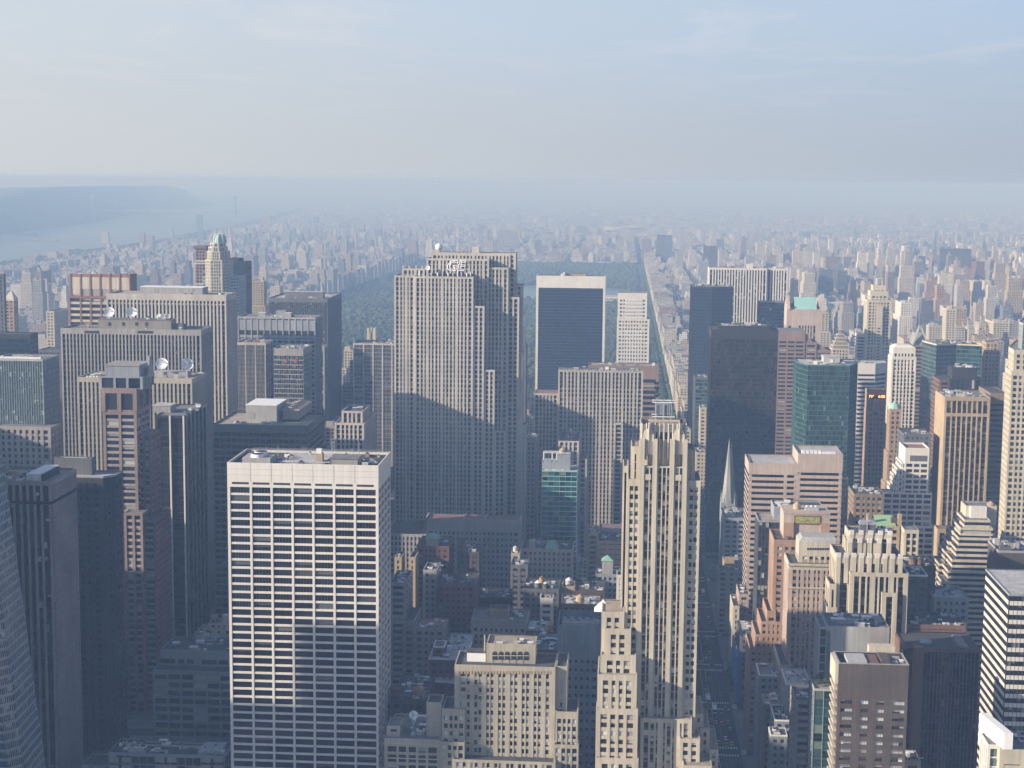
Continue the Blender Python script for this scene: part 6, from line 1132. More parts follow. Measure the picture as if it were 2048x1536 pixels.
def height(x, y, ax, isave):
    r = RG.random()
    if y < 2040:
        if y < 1250: return RG.uniform(14, 30) if -215 < x < 45 else RG.uniform(22, 48)
        if x > 75: return RG.uniform(25, 70) if r < .85 else RG.uniform(70, 115)
        if x < -230: return RG.uniform(30, 90) if r < .85 else RG.uniform(90, 140)
        return RG.uniform(20, 60)
    if y < 6180:
        if x < -775:
            if ax == -780 and isave: return RG.uniform(46, 60) if r < .93 else RG.uniform(75, 95)
            if x < -1500: return RG.uniform(34, 46) if isave and r < .7 else RG.uniform(15, 24)
            if isave: return RG.uniform(34, 52) if r < .70 else (RG.uniform(18, 30) if r < .93 else RG.uniform(65, 105))
            return RG.uniform(15, 22) if r < .82 else (RG.uniform(30, 46) if r < .985 else RG.uniform(70, 110))
        if isave:
            if ax == 60: return RG.uniform(36, 60) if r < .8 else RG.uniform(18, 30)
            if ax in (200, 330): return RG.uniform(36, 56) if r < .93 else RG.uniform(80, 110)
            return RG.uniform(18, 50) if r < .66 else RG.uniform(60, 120)
        if x < 460: return RG.uniform(15, 24) if r < .8 else RG.uniform(28, 52)
        return RG.uniform(15, 24) if r < .72 else (RG.uniform(30, 55) if r < .95 else RG.uniform(70, 125))
    if y < 9300: return RG.uniform(14, 22) if r < .90 else (RG.uniform(26, 44) if r < .975 else RG.uniform(48, 75))
    return RG.uniform(8, 18) if r < .93 else (RG.uniform(20, 32) if r < .988 else RG.uniform(42, 65))
def lot(x0, x1, y0, y1, h, ci=None):
    if h > 62:                # towers keep a slender footprint
        if y0 > 9300: x1 = min(x1, x0 + 40)
        mx_ = (x0 + x1) / 2; w = min(x1 - x0, RG.uniform(22, 38)) / 2; x0, x1 = mx_ - w, mx_ + w
    if clash(x0, x1, y0, y1): return
    if ci is None:
        ci = RG.choices(range(10), (7, 13, 17, 17, 18, 9, 8, 2, 4, 14))[0] if h < 62 else RG.choices(range(10), (5, 12, 15, 14, 17, 9, 9, 2, 11, 10))[0]
    if 60 < x0 < 340 and y0 > 1500 and RG.random() < .75: ci = RG.choice([2, 3, 9, 3, 5, 4, 9])
    LOTS.append((x0, x1, y0, y1, h, ci, RG.random()))
n = 34
while Yst(n) < 9300:
    y0 = Yst(n) + 8; y1 = Yst(n + 1) - 8; dpth = (y1 - y0) / 2
    for i in range(len(AVE) - 1):
        A, Bx = AVE[i] + (12 if AVE[i] == 60 and y0 > 2040 else 15), AVE[i + 1] - 15
        if y0 > 2045 and y1 < 6175 and AVE[i] >= -780 and AVE[i + 1] <= 60: continue
        x = A
        while x < Bx - 8:
            isave = (x - A < 1) or (Bx - x < 34); big = RG.random() < .25
            w = RG.uniform(24, 32) if isave else (RG.uniform(12, 22) if y0 > 2040 else RG.uniform(14, 30))
            if big: w *= 1.5
            if Bx - x - w < 9: w = Bx - x
            ax = AVE[i] if x - A < 1 else AVE[i + 1]
            if inview(x, y0) or inview(x + w, y1):
                if x > shore(y0) + 130 and not (x > 1370 and y0 < 9000 and x < 1720 + 0 and y0 > 1500):
                    if isave and RG.random() < .7: lot(x, x + w - .3, y0, y1, height(x, y0, ax, True))
                    else:
                        lot(x, x + w - .3, y0, y0 + dpth - 2, height(x, y0, ax, isave)); lot(x, x + w - .3, y0 + dpth + 2, y1, height(x, y0, ax, isave))
            x += w
    n += 1
y = 9320.0
while y < 21000:
    st_ = 62 + (y - 9300) * .006; x = -WEDGE_L * y
    while x < WEDGE_R * y:
        w = RG.uniform(18, 62); 
        if x > shore(y) + 150 and RG.random() < .80 and not (900 < x < 1200 and y < 10700): lot(x, x + w, y, y + RG.uniform(16, st_ * .6), height(x, y, 0, False))
        x += w + RG.uniform(4, 26)
    y += st_
while y < 33000:
    x = -WEDGE_L * y
    while x < WEDGE_R * y:
        w = RG.uniform(60, 190)
        if x > shore(y) + 250 and RG.random() < .6: lot(x, x + w, y, y + RG.uniform(40, 110), RG.uniform(8, 22) if RG.random() < .95 else RG.uniform(35, 60))
        x += w + RG.uniform(20, 120)
    y += 190 + (y - 21000) * .02
# towers that stand out in the photograph, each where its top shows
for l, r_, t, Y, h, ci, w_ in ((392, 403, 430, 10200, 120, 8, 0), (333, 345, 456, 8700, 110, 4, 0), (275, 288, 467, 7700, 105, 4, 0), (202, 216, 465, 7900, 110, 2, 0), (1313, 1346, 470, 6150, 100, 8, 0), (1283, 1300, 478, 6200, 90, 0, 0), (1406, 1436, 492, 5200, 110, 6, 0), (1584, 1608, 503, 4600, 105, 2, 0), (1650, 1684, 515, 4400, 100, 6, 0), (1715, 1735, 506, 4500, 120, 5, 0), (1880, 1945, 497, 5000, 120, 6, 0), (1800, 1830, 532, 3900, 110, 3, 0), (1851, 1877, 563, 3300, 130, 0, 0), (1872, 1892, 572, 3200, 130, 1, 0), (1952, 1968, 607, 3000, 90, 2, 0), (1974, 1998, 572, 3300, 105, 9, 0), (2016, 2048, 556, 3400, 115, 2, 0), (1990, 2014, 527, 4100, 110, 2, 0), (628, 645, 488, 6100, 90, 2, 0), (528, 540, 432, 10000, 110, 7, 0), (1006, 1036, 462, 7300, 80, 4, 0), (1700, 1716, 560, 3300, 100, 6, 0), (222, 250, 512, 5900, 85, 5, 0), (1640, 1662, 625, 2350, 90, 3, 0), (1855, 1935, 652, 2350, 75, 9, 0), (1893, 1912, 618, 2250, 120, 3, 0), (480, 530, 562, 2300, 110, 2, 0), (540, 560, 573, 2700, 60, 3, 0), (700, 716, 500, 6350, 60, 0, 0), (1480, 1500, 545, 3300, 80, 1, 0), (1580, 1600, 560, 3300, 70, 6, 0), (1545, 1562, 540, 4200, 95, 2, 0), (1776, 1790, 545, 3600, 120, 6, 0), (1925, 1944, 540, 3900, 120, 0, 0), (40, 62, 545, 3500, 95, 3, 0), (62, 84, 560, 3100, 110, 4, 0), (118, 134, 582, 2900, 100, 5, 0), (300, 316, 540, 4000, 100, 7, 0), (345, 362, 548, 3700, 95, 1, 0)):
    x0, z = at(l, t, Y); x1 = at(r_, t, Y)[0]; LOTS[:] = [q for q in LOTS if not (q[0] < x1 + 1 and q[1] > x0 - 1 and q[2] < Y + 28 and q[3] > Y - 1)]; LOTS.append((x0, x1, Y, Y + 26, max(20, z), ci, RG.random()))
print('lots', len(LOTS))

# who is seen: sight lines from the deck over all boxes
def boxpts(x0, x1, y0, y1, h): return [(x0, y0, 0), (x1, y0, 0), (x1, y1, 0), (x0, y1, 0), (x0, y0, h), (x1, y0, h), (x1, y1, h), (x0, y1, h)]
vv, ff = [], []
for q in [(a[0], a[1], a[2], a[3], a[4]) for a in FOOT] + [q[:5] for q in LOTS]:
    i = len(vv); vv += boxpts(*q); ff += [(i, i + 1, i + 5, i + 4), (i + 1, i + 2, i + 6, i + 5), (i + 3, i, i + 4, i + 7), (i + 4, i + 5, i + 6, i + 7)]
bv = BVHTree.FromPolygons(vv, ff); hits = {}; pxs = {}
for py in range(380, 1536, 4):
    for px in range(2, 2048, 4):
        d = RC @ Vector((px - 1024, 768 - py, -F)); loc, nrm, idx, dist = bv.ray_cast(Vector((0, 0, H)), d.normalized())
        if idx is not None:
            k = idx // 4 - len(FOOT)
            if k >= 0: hits[k] = hits.get(k, 0) + 1
order = sorted(hits, key=lambda k: -hits[k]); print('visible lots', len(order), [hits[k] for k in order[:300:30]])
SINGLE = order[:250]; BIG = set(order[:45])

# one material for the ordinary city: wall colour per building, windows by storey
m_, t_, b_ = mat('citywall'); ca = N(t_, 'ShaderNodeAttribute', _attribute_name='Col'); g_ = N(t_, 'ShaderNodeNewGeometry')
sp_ = N(t_, 'ShaderNodeSeparateXYZ'); t_.links.new(g_.outputs['Position'], sp_.inputs[0]); sn = N(t_, 'ShaderNodeSeparateXYZ'); t_.links.new(g_.outputs['True Normal'], sn.inputs[0])
def MT(op, a, b=None, c=None):
    n_ = t_.nodes.new('ShaderNodeMath'); n_.operation = op
    for i, v in enumerate((a, b, c)):
        if v is None: continue
        if isinstance(v, (int, float)): n_.inputs[i].default_value = v
        else: t_.links.new(v, n_.inputs[i])
    return n_.outputs[0]
ax = MT('GREATER_THAN', MT('ABSOLUTE', sn.outputs[0]), .5); u = MT('ADD', MT('MULTIPLY', sp_.outputs[1], ax), MT('MULTIPLY', sp_.outputs[0], MT('SUBTRACT', 1.0, ax)))
ui = MT('DIVIDE', u, 3.3); vi = MT('DIVIDE', sp_.outputs[2], 3.2); side = MT('LESS_THAN', MT('ABSOLUTE', sn.outputs[2]), .3)
wm_ = MT('MULTIPLY', MT('MULTIPLY', MT('GREATER_THAN', MT('FRACT', ui), .52), MT('GREATER_THAN', MT('FRACT', vi), .50)), MT('MULTIPLY', side, MT('GREATER_THAN', sp_.outputs[2], 3.0)))
cc_ = N(t_, 'ShaderNodeCombineXYZ'); t_.links.new(MT('FLOOR', ui), cc_.inputs[0]); t_.links.new(MT('FLOOR', vi), cc_.inputs[1]); wn = N(t_, 'ShaderNodeTexWhiteNoise', _noise_dimensions='3D'); t_.links.new(cc_.outputs[0], wn.inputs[0])
wc = N(t_, 'ShaderNodeMix', _data_type='RGBA'); wc.inputs[6].default_value = (.03, .035, .045, 1); wc.inputs[7].default_value = (.30, .30, .28, 1); t_.links.new(MT('GREATER_THAN', wn.outputs['Value'], .86), wc.inputs[0])
nn = N(t_, 'ShaderNodeTexNoise', Scale=.08, Detail=4.0); t_.links.new(g_.outputs[0], nn.inputs[0]); ns = MT('ADD', MT('MULTIPLY', nn.outputs[0], .5), .75)
vs = N(t_, 'ShaderNodeVectorMath', _operation='SCALE'); t_.links.new(ca.outputs['Color'], vs.inputs[0]); t_.links.new(ns, vs.inputs['Scale'])
mx_ = N(t_, 'ShaderNodeMix', _data_type='RGBA'); t_.links.new(wm_, mx_.inputs[0]); t_.links.new(vs.outputs[0], mx_.inputs[6]); t_.links.new(wc.outputs[2], mx_.inputs[7]); t_.links.new(mx_.outputs[2], b_.inputs['Base Color']); b_.inputs['Roughness'].default_value = .8

def citygeo(q, V, Fc, Cc, detail=True):
    x0, x1, y0, y1, h, ci, rr = q; col = PAL[ci][0]; k = .82 + .36 * rr; col = tuple(min(.8, c * k) for c in col); rg = .10 + .30 * ((rr * 7.3) % 1); rc = (rg, rg * .98, rg * .96)
    def bx(a0, a1, b0, b1, z0, z1, c, rc_):
        i = len(V); V.extend([(a0, b0, z0), (a1, b0, z0), (a1, b1, z0), (a0, b1, z0), (a0, b0, z1), (a1, b0, z1), (a1, b1, z1), (a0, b1, z1)])
        Fc.extend([(i, i + 1, i + 5, i + 4), (i + 1, i + 2, i + 6, i + 5), (i + 2, i + 3, i + 7, i + 6), (i + 3, i, i + 4, i + 7), (i + 4, i + 5, i + 6, i + 7)]); Cc.extend([c] * 4 + [rc_])
    w, d = x1 - x0, y1 - y0; sb = h > 40 and rr > .35 and w > 14
    if sb:       # upper storeys set back
        hs = h * (.72 + .15 * ((rr * 13) % 1)); e = 2.5; bx(x0, x1, y0, y1, 0, hs, col, rc); bx(x0 + e, x1 - e, y0 + e, y1 - e, hs + .004, h, col, rc); X0, X1, Y0, Y1 = x0 + e, x1 - e, y0 + e, y1 - e
    else: bx(x0, x1, y0, y1, 0, h, col, rc); X0, X1, Y0, Y1 = x0, x1, y0, y1
    if detail:
        for (a0, a1, b0, b1) in ((X0, X1, Y0, Y0 + .4), (X0, X1, Y1 - .4, Y1), (X0, X0 + .4, Y0 + .4, Y1 - .4), (X1 - .4, X1, Y0 + .4, Y1 - .4)): bx(a0, a1, b0, b1, h + .004, h + 1.0, col, col)
    if w > 10 and h > 13 and (rr * 31) % 1 > .25:
        bw, bd = min(9, w * .4), min(8, d * .35); ox = X0 + 1 + (X1 - X0 - bw - 2) * ((rr * 17) % 1); oy = Y0 + 2 + max(0, (Y1 - Y0 - bd - 4)) * ((rr * 23) % 1); bh = 3 + 4 * ((rr * 5) % 1) + (4 if h > 60 else 0)
        bx(ox, ox + bw, oy, oy + bd, h + .004, h + bh, col if rr > .4 else (.35, .33, .3), rc)
        if (rr * 41) % 1 > .5: bx(ox + .8, ox + 4, oy + .6, oy + 3.8, h + bh, h + bh + 3.6, (.20, .13, .09), (.15, .12, .1))
def citymesh(name, V, Fc, Cc, org=(0, 0, 0)):
    me = bpy.data.meshes.new(name); A = np.array(V, dtype=np.float32) - np.array(org, dtype=np.float32); me.from_pydata(A.tolist(), [], Fc); me.materials.append(M['citywall'])
    at_ = me.color_attributes.new('Col', 'FLOAT_COLOR', 'CORNER'); arr = np.ones((len(me.loops), 4), dtype=np.float32); arr[:, :3] = np.repeat(np.array(Cc, dtype=np.float32), 4, axis=0); at_.data.foreach_set('color', arr.ravel()); me.update()
    o = bpy.data.objects.new(name, me); COL.objects.link(o); o.location = org; return o
V, Fc, Cc = [], [], []; ss = set(SINGLE)
for k, q in enumerate(LOTS):
    if k not in ss: citygeo(q, V, Fc, Cc, q[2] < 4500)
o = citymesh('distant_city', V, Fc, Cc); tag(o, 'endless low rise blocks and apartment roofs spreading to the hazy horizon', 'city blocks', kind='stuff')

# ---------------- ordinary buildings that show largest, each one by itself, named after what they stand beside
MARKS = [('the domed tower', 434, 540), ('the brown paneled tower', 200, 590), ('the pyramid roofed tower', 18, 640), ('the great limestone tower', 915, 560), ('the white framed glass slab', 1140, 580), ('the square windowed tower', 1266, 620), ('the dark blue tower', 1425, 600), ('the pinstriped tower', 1497, 560), ('the turquoise roofed tower', 1612, 600), ('the slender limestone tower', 1760, 620), ('the triangle topped tower', 1840, 660), ('the capped white shaft', 1808, 720), ('the broad green tower', 1908, 700), ('the cream octagonal tower', 2035, 690), ('the green domed tower', 1790, 830), ('the tan ribbed tower', 1930, 860), ('the dark grey slab', 610, 600), ('the cream corner tower', 1325, 860), ('the cathedral spires', 1458, 960), ('the beige arcaded block', 1020, 1290), ('the cream hotel', 1094, 1100), ('the white banded slab', 605, 930), ('the avenue', 1440, 1300), ('the mosaic tower', 1612, 1040), ('the deco crowned tower', 1740, 1080), ('the zigzag balconies', 1930, 1100), ('the black glass box', 1890, 1290), ('the pink banded tower', 1590, 920), ('the black bronze tower', 1490, 680), ('the barges', 70, 480), ('the bridge', 470, 430), ('the stadium', 1247, 460), ('the park lake', 1050, 565), ('the park edge', 560, 560), ('the far end of the avenue', 1290, 490), ('the stepped cream block', 1830, 960), ('the small teal tower', 1118, 960), ('the blue green tower', 1655, 740)]
KINDW = {0: 'low house', 1: 'mid rise block', 2: 'tall block', 3: 'high tower'}
info = []
for k in SINGLE:
    q = LOTS[k]; px, py = proj((q[0] + q[1]) / 2, q[2], q[4]); md = min(MARKS, key=lambda m_: math.hypot(m_[1] - px, (m_[2] - py) * 1.5)); dx_, dy_ = px - md[1], py - md[2]
    if abs(dx_) > abs(dy_) * 1.2: rel = ('just ' if abs(dx_) < 45 else ('far ' if abs(dx_) > 130 else '')) + ('left of' if dx_ < 0 else 'right of')
    else: rel = ('just ' if abs(dy_) < 30 else ('far ' if abs(dy_) > 90 else '')) + ('beyond' if dy_ < 0 else 'below')
    cls = 0 if q[4] < 26 else (1 if q[4] < 48 else (2 if q[4] < 75 else 3)); shp = 'slim ' if (q[1] - q[0]) < 17 else ('wide ' if q[1] - q[0] > 34 else '')
    info.append([k, f"{shp}{PAL[q[5]][1]} {KINDW[cls]}, {rel} {md[0]}", px, py])
by_ = {}
for it in info: by_.setdefault(it[1], []).append(it)
ORD = ['first', 'second', 'third', 'fourth', 'fifth', 'sixth', 'seventh', 'eighth', 'ninth', 'tenth', 'eleventh', 'twelfth', 'thirteenth', 'fourteenth']
LBL = {}
for s_, L in by_.items():
    L.sort(key=lambda it: it[2])
    for i, it in enumerate(L): LBL[it[0]] = s_ if len(L) == 1 else (s_ + ', ' + (('leftmost', 'rightmost')[i] if len(L) == 2 else ORD[min(i, 13)] + ' from the left'))
WM = ['redbrick', 'brick_tan', 'tan', 'cream', 'greywarm', 'white', 'brownbrick', 'brownpink', 'grey_dark', 'limestone']
for k in SINGLE:
    q = LOTS[k]; x0, x1, y0, y1, h, ci, rr = q; far = h > 48; nm, ct, gp = ('apartment_tower', 'apartment tower', 'apartment towers of the city beyond') if far else ('apartment_building', 'apartment building', 'mid rise buildings among the towers')
    if k in BIG:
        b = B(nm, LBL[k], ct, gp); col = WM[ci]; stt = S(col, 'g_plain' if ci == 8 else 'g_stone', 2.9 + rr, 3.3, p=1.5, pd=.3, sp=1.6, sd=.2, c=1.4, top=2.2, par=.8, r=['roof_dark', 'roof_grey', 'roof_tan'][int(rr * 2.99)])
        if h > 40 and x1 - x0 > 14: b.facade(rect(x0, x1, y0, y1), 0, h * .8, stt); b.facade(rect(x0 + 2.5, x1 - 2.5, y0 + 2.5, y1 - 2.5), h * .8 - .7, h, stt, foot=False)
        else: b.facade(rect(x0, x1, y0, y1), 0, h, stt)
        clutter(b, x0 + 2, x1 - 2, y0 + 2, y1 - 2, h - .8, 7, k); w_ = min(7, (x1 - x0) * .4); c = b.new('bulkhead'); c.box(x0 + 3, x0 + 3 + w_, y0 + 5, y0 + 11, h - .8, h + 3.4, col)
        if rr > .4: tank(b, x1 - 4.5, y0 + 7, h - .8, 1.9, 3.2, 'wood' if rr > .6 else 'greywarm', 'wood', 2.4)
    else:
        V, Fc, Cc = [], [], []; citygeo(q, V, Fc, Cc, True); o = citymesh(nm, V, Fc, Cc, ((x0 + x1) / 2, (y0 + y1) / 2, 0)); tag(o, LBL[k], ct, gp)

# ================================================================ the park and other greenery
m_, t_, b_ = mat('leaves'); ca = N(t_, 'ShaderNodeAttribute', _attribute_name='Col'); g_ = N(t_, 'ShaderNodeNewGeometry'); nn = N(t_, 'ShaderNodeTexNoise', Scale=.7, Detail=3.0); t_.links.new(g_.outputs[0], nn.inputs[0]); ns = MT('ADD', MT('MULTIPLY', nn.outputs[0], 1.1), .45)
vs = N(t_, 'ShaderNodeVectorMath', _operation='SCALE'); t_.links.new(ca.outputs['Color'], vs.inputs[0]); t_.links.new(ns, vs.inputs['Scale']); t_.links.new(vs.outputs[0], b_.inputs['Base Color']); b_.inputs['Roughness'].default_value = .9
def ico(sub):
    import bmesh
    bm = bmesh.new(); bmesh.ops.create_icosphere(bm, subdivisions=sub, radius=1); v = np.array([x.co[:] for x in bm.verts]); f = np.array([[x.index for x in y.verts] for y in bm.faces]); bm.free(); return v, f
def inpoly(x, y, P):
    c = False
    for i in range(len(P)):
        (x0, y0), (x1, y1) = P[i - 1], P[i]
        if (y0 > y) != (y1 > y) and x < (x1 - x0) * (y - y0) / (y1 - y0) + x0: c = not c
    return c
rng = np.random.default_rng(7); TV, TF, TC = [], [], []; off = 0
I2, I1 = ico(2), ico(1)
def crowns(pts, base, fine):
    global off
    v, f = base; n = len(pts)
    if not n: return
    P = np.array(pts); jit = rng.uniform(.72, 1.22, (n, len(v), 1)); a = rng.uniform(0, 6.28, n); c, s_ = np.cos(a), np.sin(a)
    vr = np.stack([v[None, :, 0] * c[:, None] - v[None, :, 1] * s_[:, None], v[None, :, 0] * s_[:, None] + v[None, :, 1] * c[:, None], np.broadcast_to(v[None, :, 2], (n, len(v)))], -1) * jit
    vr = vr * P[:, None, 3:6] + P[:, None, :3]; TV.append(vr.reshape(-1, 3)); TF.append((f[None] + (np.arange(n) * len(v))[:, None, None]).reshape(-1, 3) + off); off += n * len(v)
    col = np.stack([rng.uniform(.015, .042, n), rng.uniform(.032, .066, n), rng.uniform(.010, .018, n)], -1); pf = 1 + .28 * np.sin(P[:, 0] / 71 + 1.3 * np.sin(P[:, 1] / 190)) * np.sin(P[:, 1] / 113 + P[:, 0] / 240); TC.append(np.repeat(col * pf[:, None], len(f) * 3, axis=0))
def rowpts(x0, x1, y0, y1, sp, hmin, hmax, excl):
    out = []; y = y0
    while y < y1:
        x = x0
        while x < x1:
            px = x + rng.uniform(-.45, .45) * sp; py = y + rng.uniform(-.45, .45) * sp
            if inview(px, py) and not excl(px, py): r = rng.uniform(.5, .78) * sp; h = rng.uniform(hmin, hmax); out.append((px, py, h - r * .7, r, r, r * rng.uniform(.8, 1.15)))
            x += sp
        y += sp
    return out
meadow = [(-600, 2560, 90, 110), (-300, 3350, 110, 150), (-250, 3800, 60, 60), (-350, 5300, 100, 90), (-600, 3300, 60, 50), (-180, 2700, 50, 40), (-480, 2900, 45, 70), (-560, 3900, 50, 80), (-120, 3150, 35, 55), (-650, 2300, 35, 60), (-420, 2350, 60, 35), (-80, 2400, 30, 70), (-250, 3050, 40, 25), (-520, 4300, 60, 50), (-100, 5400, 60, 90), (-600, 5700, 70, 60)]
def exc(x, y): return inpoly(x, y, RES) or any(((x - a) / c) ** 2 + ((y - b_) / d) ** 2 < 1 for a, b_, c, d in meadow) or clash(x - 4, x + 4, y - 4, y + 4)
crowns(rowpts(PX0 + 5, PX1 - 4, PY0 + 5, 3400, 8.5, 11, 20, exc), I2, True); crowns(rowpts(PX0 + 5, PX1 - 4, 3400, PY1 - 5, 12.5, 11, 20, exc), I1, False)
crowns([(x_ + rng.uniform(-1.5, 1.5), y_, rng.uniform(8, 11), 5, 5, 5) for x_ in (54, 59, 69.5) for y_ in np.arange(2050, 6100, 8.0) if rng.random() < (.95 if x_ < 60 else .7)], I1, False)
crowns(rowpts(-2300, -2190, 3300, 9000, 16, 9, 16, lambda x, y: x < shore(y) + 20 or x > shore(y) + 130), I1, False)
crowns([(rng.uniform(-WEDGE_L * y_, WEDGE_R * y_), y_, rng.uniform(3, 9), rng.uniform(9, 26), rng.uniform(9, 20), rng.uniform(6, 12)) for y_ in rng.uniform(6300, 16000, 3800)], I1, False) if False else None
pts = []
for y_ in rng.uniform(6300, 17000, 5200):
    x_ = rng.uniform(-WEDGE_L * y_, WEDGE_R * y_)
    if x_ > shore(y_) + 60: pts.append((x_, y_, 5, rng.uniform(9, 30), rng.uniform(9, 24), rng.uniform(7, 14)))
crowns(pts, I1, False)
VV = np.concatenate(TV); FF = np.concatenate(TF); CC = np.concatenate(TC); me = bpy.data.meshes.new('park_trees'); me.vertices.add(len(VV)); me.vertices.foreach_set('co', VV.astype(np.float32).ravel()); me.loops.add(len(FF) * 3); me.loops.foreach_set('vertex_index', FF.astype(np.int32).ravel()); me.polygons.add(len(FF)); me.polygons.foreach_set('loop_start', np.arange(0, len(FF) * 3, 3, dtype=np.int32)); me.polygons.foreach_set('loop_total', np.full(len(FF), 3, dtype=np.int32)); me.update(calc_edges=True); me.validate()
at_ = me.color_attributes.new('Col', 'FLOAT_COLOR', 'CORNER'); arr = np.ones((len(me.loops), 4), dtype=np.float32); arr[:, :3] = CC[:len(me.loops)]; at_.data.foreach_set('color', arr.ravel()); me.materials.append(M['leaves']); o = bpy.data.objects.new('park_trees', me); COL.objects.link(o); tag(o, 'dense green woodland canopy of the great park and far street greenery', 'woodland', kind='stuff'); print('tree faces', len(FF))

def tree(name, x, y, z, h, r, label, cat='tree', group=None, seed=0):
    R = random.Random(seed); root = bpy.data.objects.new(name, None); COL.objects.link(root); root.location = (x, y, z); tag(root, label, cat, group)
    t = MB('trunk'); t.cyl(x, y, z, z + h * .55, r * .09, r * .05, 'wood', 7)
    for k in range(4): a = R.uniform(0, 6.28); t.prism([(x - .1, y - .1), (x + .1, y - .1), (x + .1, y + .1), (x - .1, y + .1)], z + h * .3, z + h * .7, 'wood', True, [(x + r * .5 * cos(a) + e, y + r * .5 * sin(a) + g__) for e, g__ in ((-.05, -.05), (.05, -.05), (.05, .05), (-.05, .05))])
    t.build(root, (x, y, z)); c = MB('crown')
    for k in range(420):
        a, b2, rr = R.uniform(0, 6.28), R.uniform(-1, 1), R.random() ** .4; s_ = math.sqrt(1 - b2 * b2); p = Vector((x + r * rr * s_ * cos(a) * R.uniform(.7, 1.1), y + r * rr * s_ * sin(a), z + h * .62 + h * .38 * rr * b2)); e = r * .13; u_ = Vector((R.uniform(-1, 1), R.uniform(-1, 1), R.uniform(-1, 1))).normalized() * e; w_ = Vector((R.uniform(-1, 1), R.uniform(-1, 1), R.uniform(-1, 1))).normalized() * e
        c.face([p, p + u_, p + u_ + w_, p + w_], 'leafa' if R.random() < .5 else 'leafb')
    c.build(root, (x, y, z))
plain('leafa', (.045, .08, .025), .9); plain('leafb', (.075, .11, .03), .9)
x0, x1, y0, y1, z = RGARDEN
for i, (fx, nm) in enumerate(((.25, 'left'), (.7, 'right'))): tree('roof_garden_tree', x0 + (x1 - x0) * fx, y0 + 5, z, 9, 4.2, f'dark tree on the planted annexe roof, {nm} one of the pair', 'tree', 'trees of the roof garden', i)
x0, x1, y0, y1, z = TERRACE
for i, (fx, fy, nm) in enumerate(((.25, .3, 'front left'), (.7, .4, 'front right'), (.45, .75, 'rear'))): tree('terrace_shrub', x0 + (x1 - x0) * fx, y0 + (y1 - y0) * fy, z, 3.4, 1.8, f'{nm} shrub on the glass building terrace', 'shrub', 'shrubs on the glass building terrace', 10 + i)
x_, z_ = at(1553, 1068, 922); tree('roof_terrace_shrub', x_, 920, z_ - 1.5, 3.2, 1.6, 'yellow green shrub on the orange mosaic tower shoulder', 'shrub', None, 20)
for i, (px, py) in enumerate(((1462, 1350), (1456, 1372), (1470, 1335))): x_, y_ = gnd(px, py + 22); tree('street_tree', max(71.5, min(x_, 74)), y_, 0, 12, 4.5, ['middle', 'nearest', 'farthest'][i] + ' dark street tree on the east pavement of the avenue', 'tree', 'trees along the avenue', 30 + i)

# ================================================================ traffic
plain('taxi', (.62, .30, .02), .35); plain('carblack', (.02, .02, .022), .3); plain('carwhite', (.72, .72, .72), .35); plain('cargrey', (.18, .19, .20), .35); plain('tyre', (.012, .012, .012), .9); plain('carglass', (.02, .03, .035), .1); plain('tail', (.45, .03, .02), .4); plain('buswhite', (.85, .85, .86), .4); plain('netting', (.02, .16, .42), .7); plain('flagred', (.55, .06, .05), .7); plain('flagblue', (.04, .06, .25), .7)
def car_parts(col, L=4.8, Wd=1.9, taxi=False):
    ps = []; m = MB('body'); h = Wd / 2
    m.prism([(-h, -L / 2), (h, -L / 2), (h, L / 2), (-h, L / 2)], .35, .85, col, True, [(-h + .08, -L / 2 + .1), (h - .08, -L / 2 + .1), (h - .08, L / 2 - .1), (-h + .08, L / 2 - .1)]); m.prism([(-h + .12, -L * .24), (h - .12, -L * .24), (h - .12, L * .3), (-h + .12, L * .3)], 1.36, 1.46, col, True, [(-h + .2, -L * .2), (h - .2, -L * .2), (h - .2, L * .24), (-h + .2, L * .24)])
    ps.append(m); w = MB('window'); w.prism([(-h + .08, -L * .32), (h - .08, -L * .32), (h - .08, L * .36), (-h + .08, L * .36)], .85, 1.36, 'carglass', False, [(-h + .14, -L * .24), (h - .14, -L * .24), (h - .14, L * .3), (-h + .14, L * .3)]); ps.append(w)
    for sx in (-1, 1):
        for sy in (-1, 1): k = MB('wheel'); k.prism([(sx * h - .13 + 0, sy * L * .31 + a_) for a_ in (-.3, )] + [(sx * h + .05, sy * L * .31 - .3), (sx * h + .05, sy * L * .31 + .3), (sx * h - .13, sy * L * .31 + .3)], .02, .62, 'tyre'); ps.append(k)
    for sx in (-1, 1): k = MB('headlight'); k.box(sx * .7 - .18, sx * .7 + .18, -L / 2 - .03, -L / 2 + .05, .55, .72, 'whitepaint'); ps.append(k); k = MB('tail_light'); k.box(sx * .75 - .14, sx * .75 + .14, L / 2 - .05, L / 2 + .03, .6, .75, 'tail'); ps.append(k)
    if taxi: k = MB('roof_light'); k.box(-.35, .35, -.1, .15, 1.46, 1.64, 'whitepaint'); ps.append(k)
    return ps
def vehicle(name, ps, x, y, rz, label, cat, group=None, src=None):
    root = bpy.data.objects.new(name, None); COL.objects.link(root); root.location = (x, y, -.2); root.rotation_euler = (0, 0, rz); tag(root, label, cat, group)
    if src is None:
        for m in ps: o = m.build(root, (0, 0, 0)); 
    else:
        for ch in src.children: c_ = ch.copy(); COL.objects.link(c_); c_.parent = root
    return root
LN = [52.7, 56.0, 59.4, 63.0, 66.6]; R = random.Random(11); src = {}; occ = []
fixed = [('taxi', 1378, 1207 + 30), ]
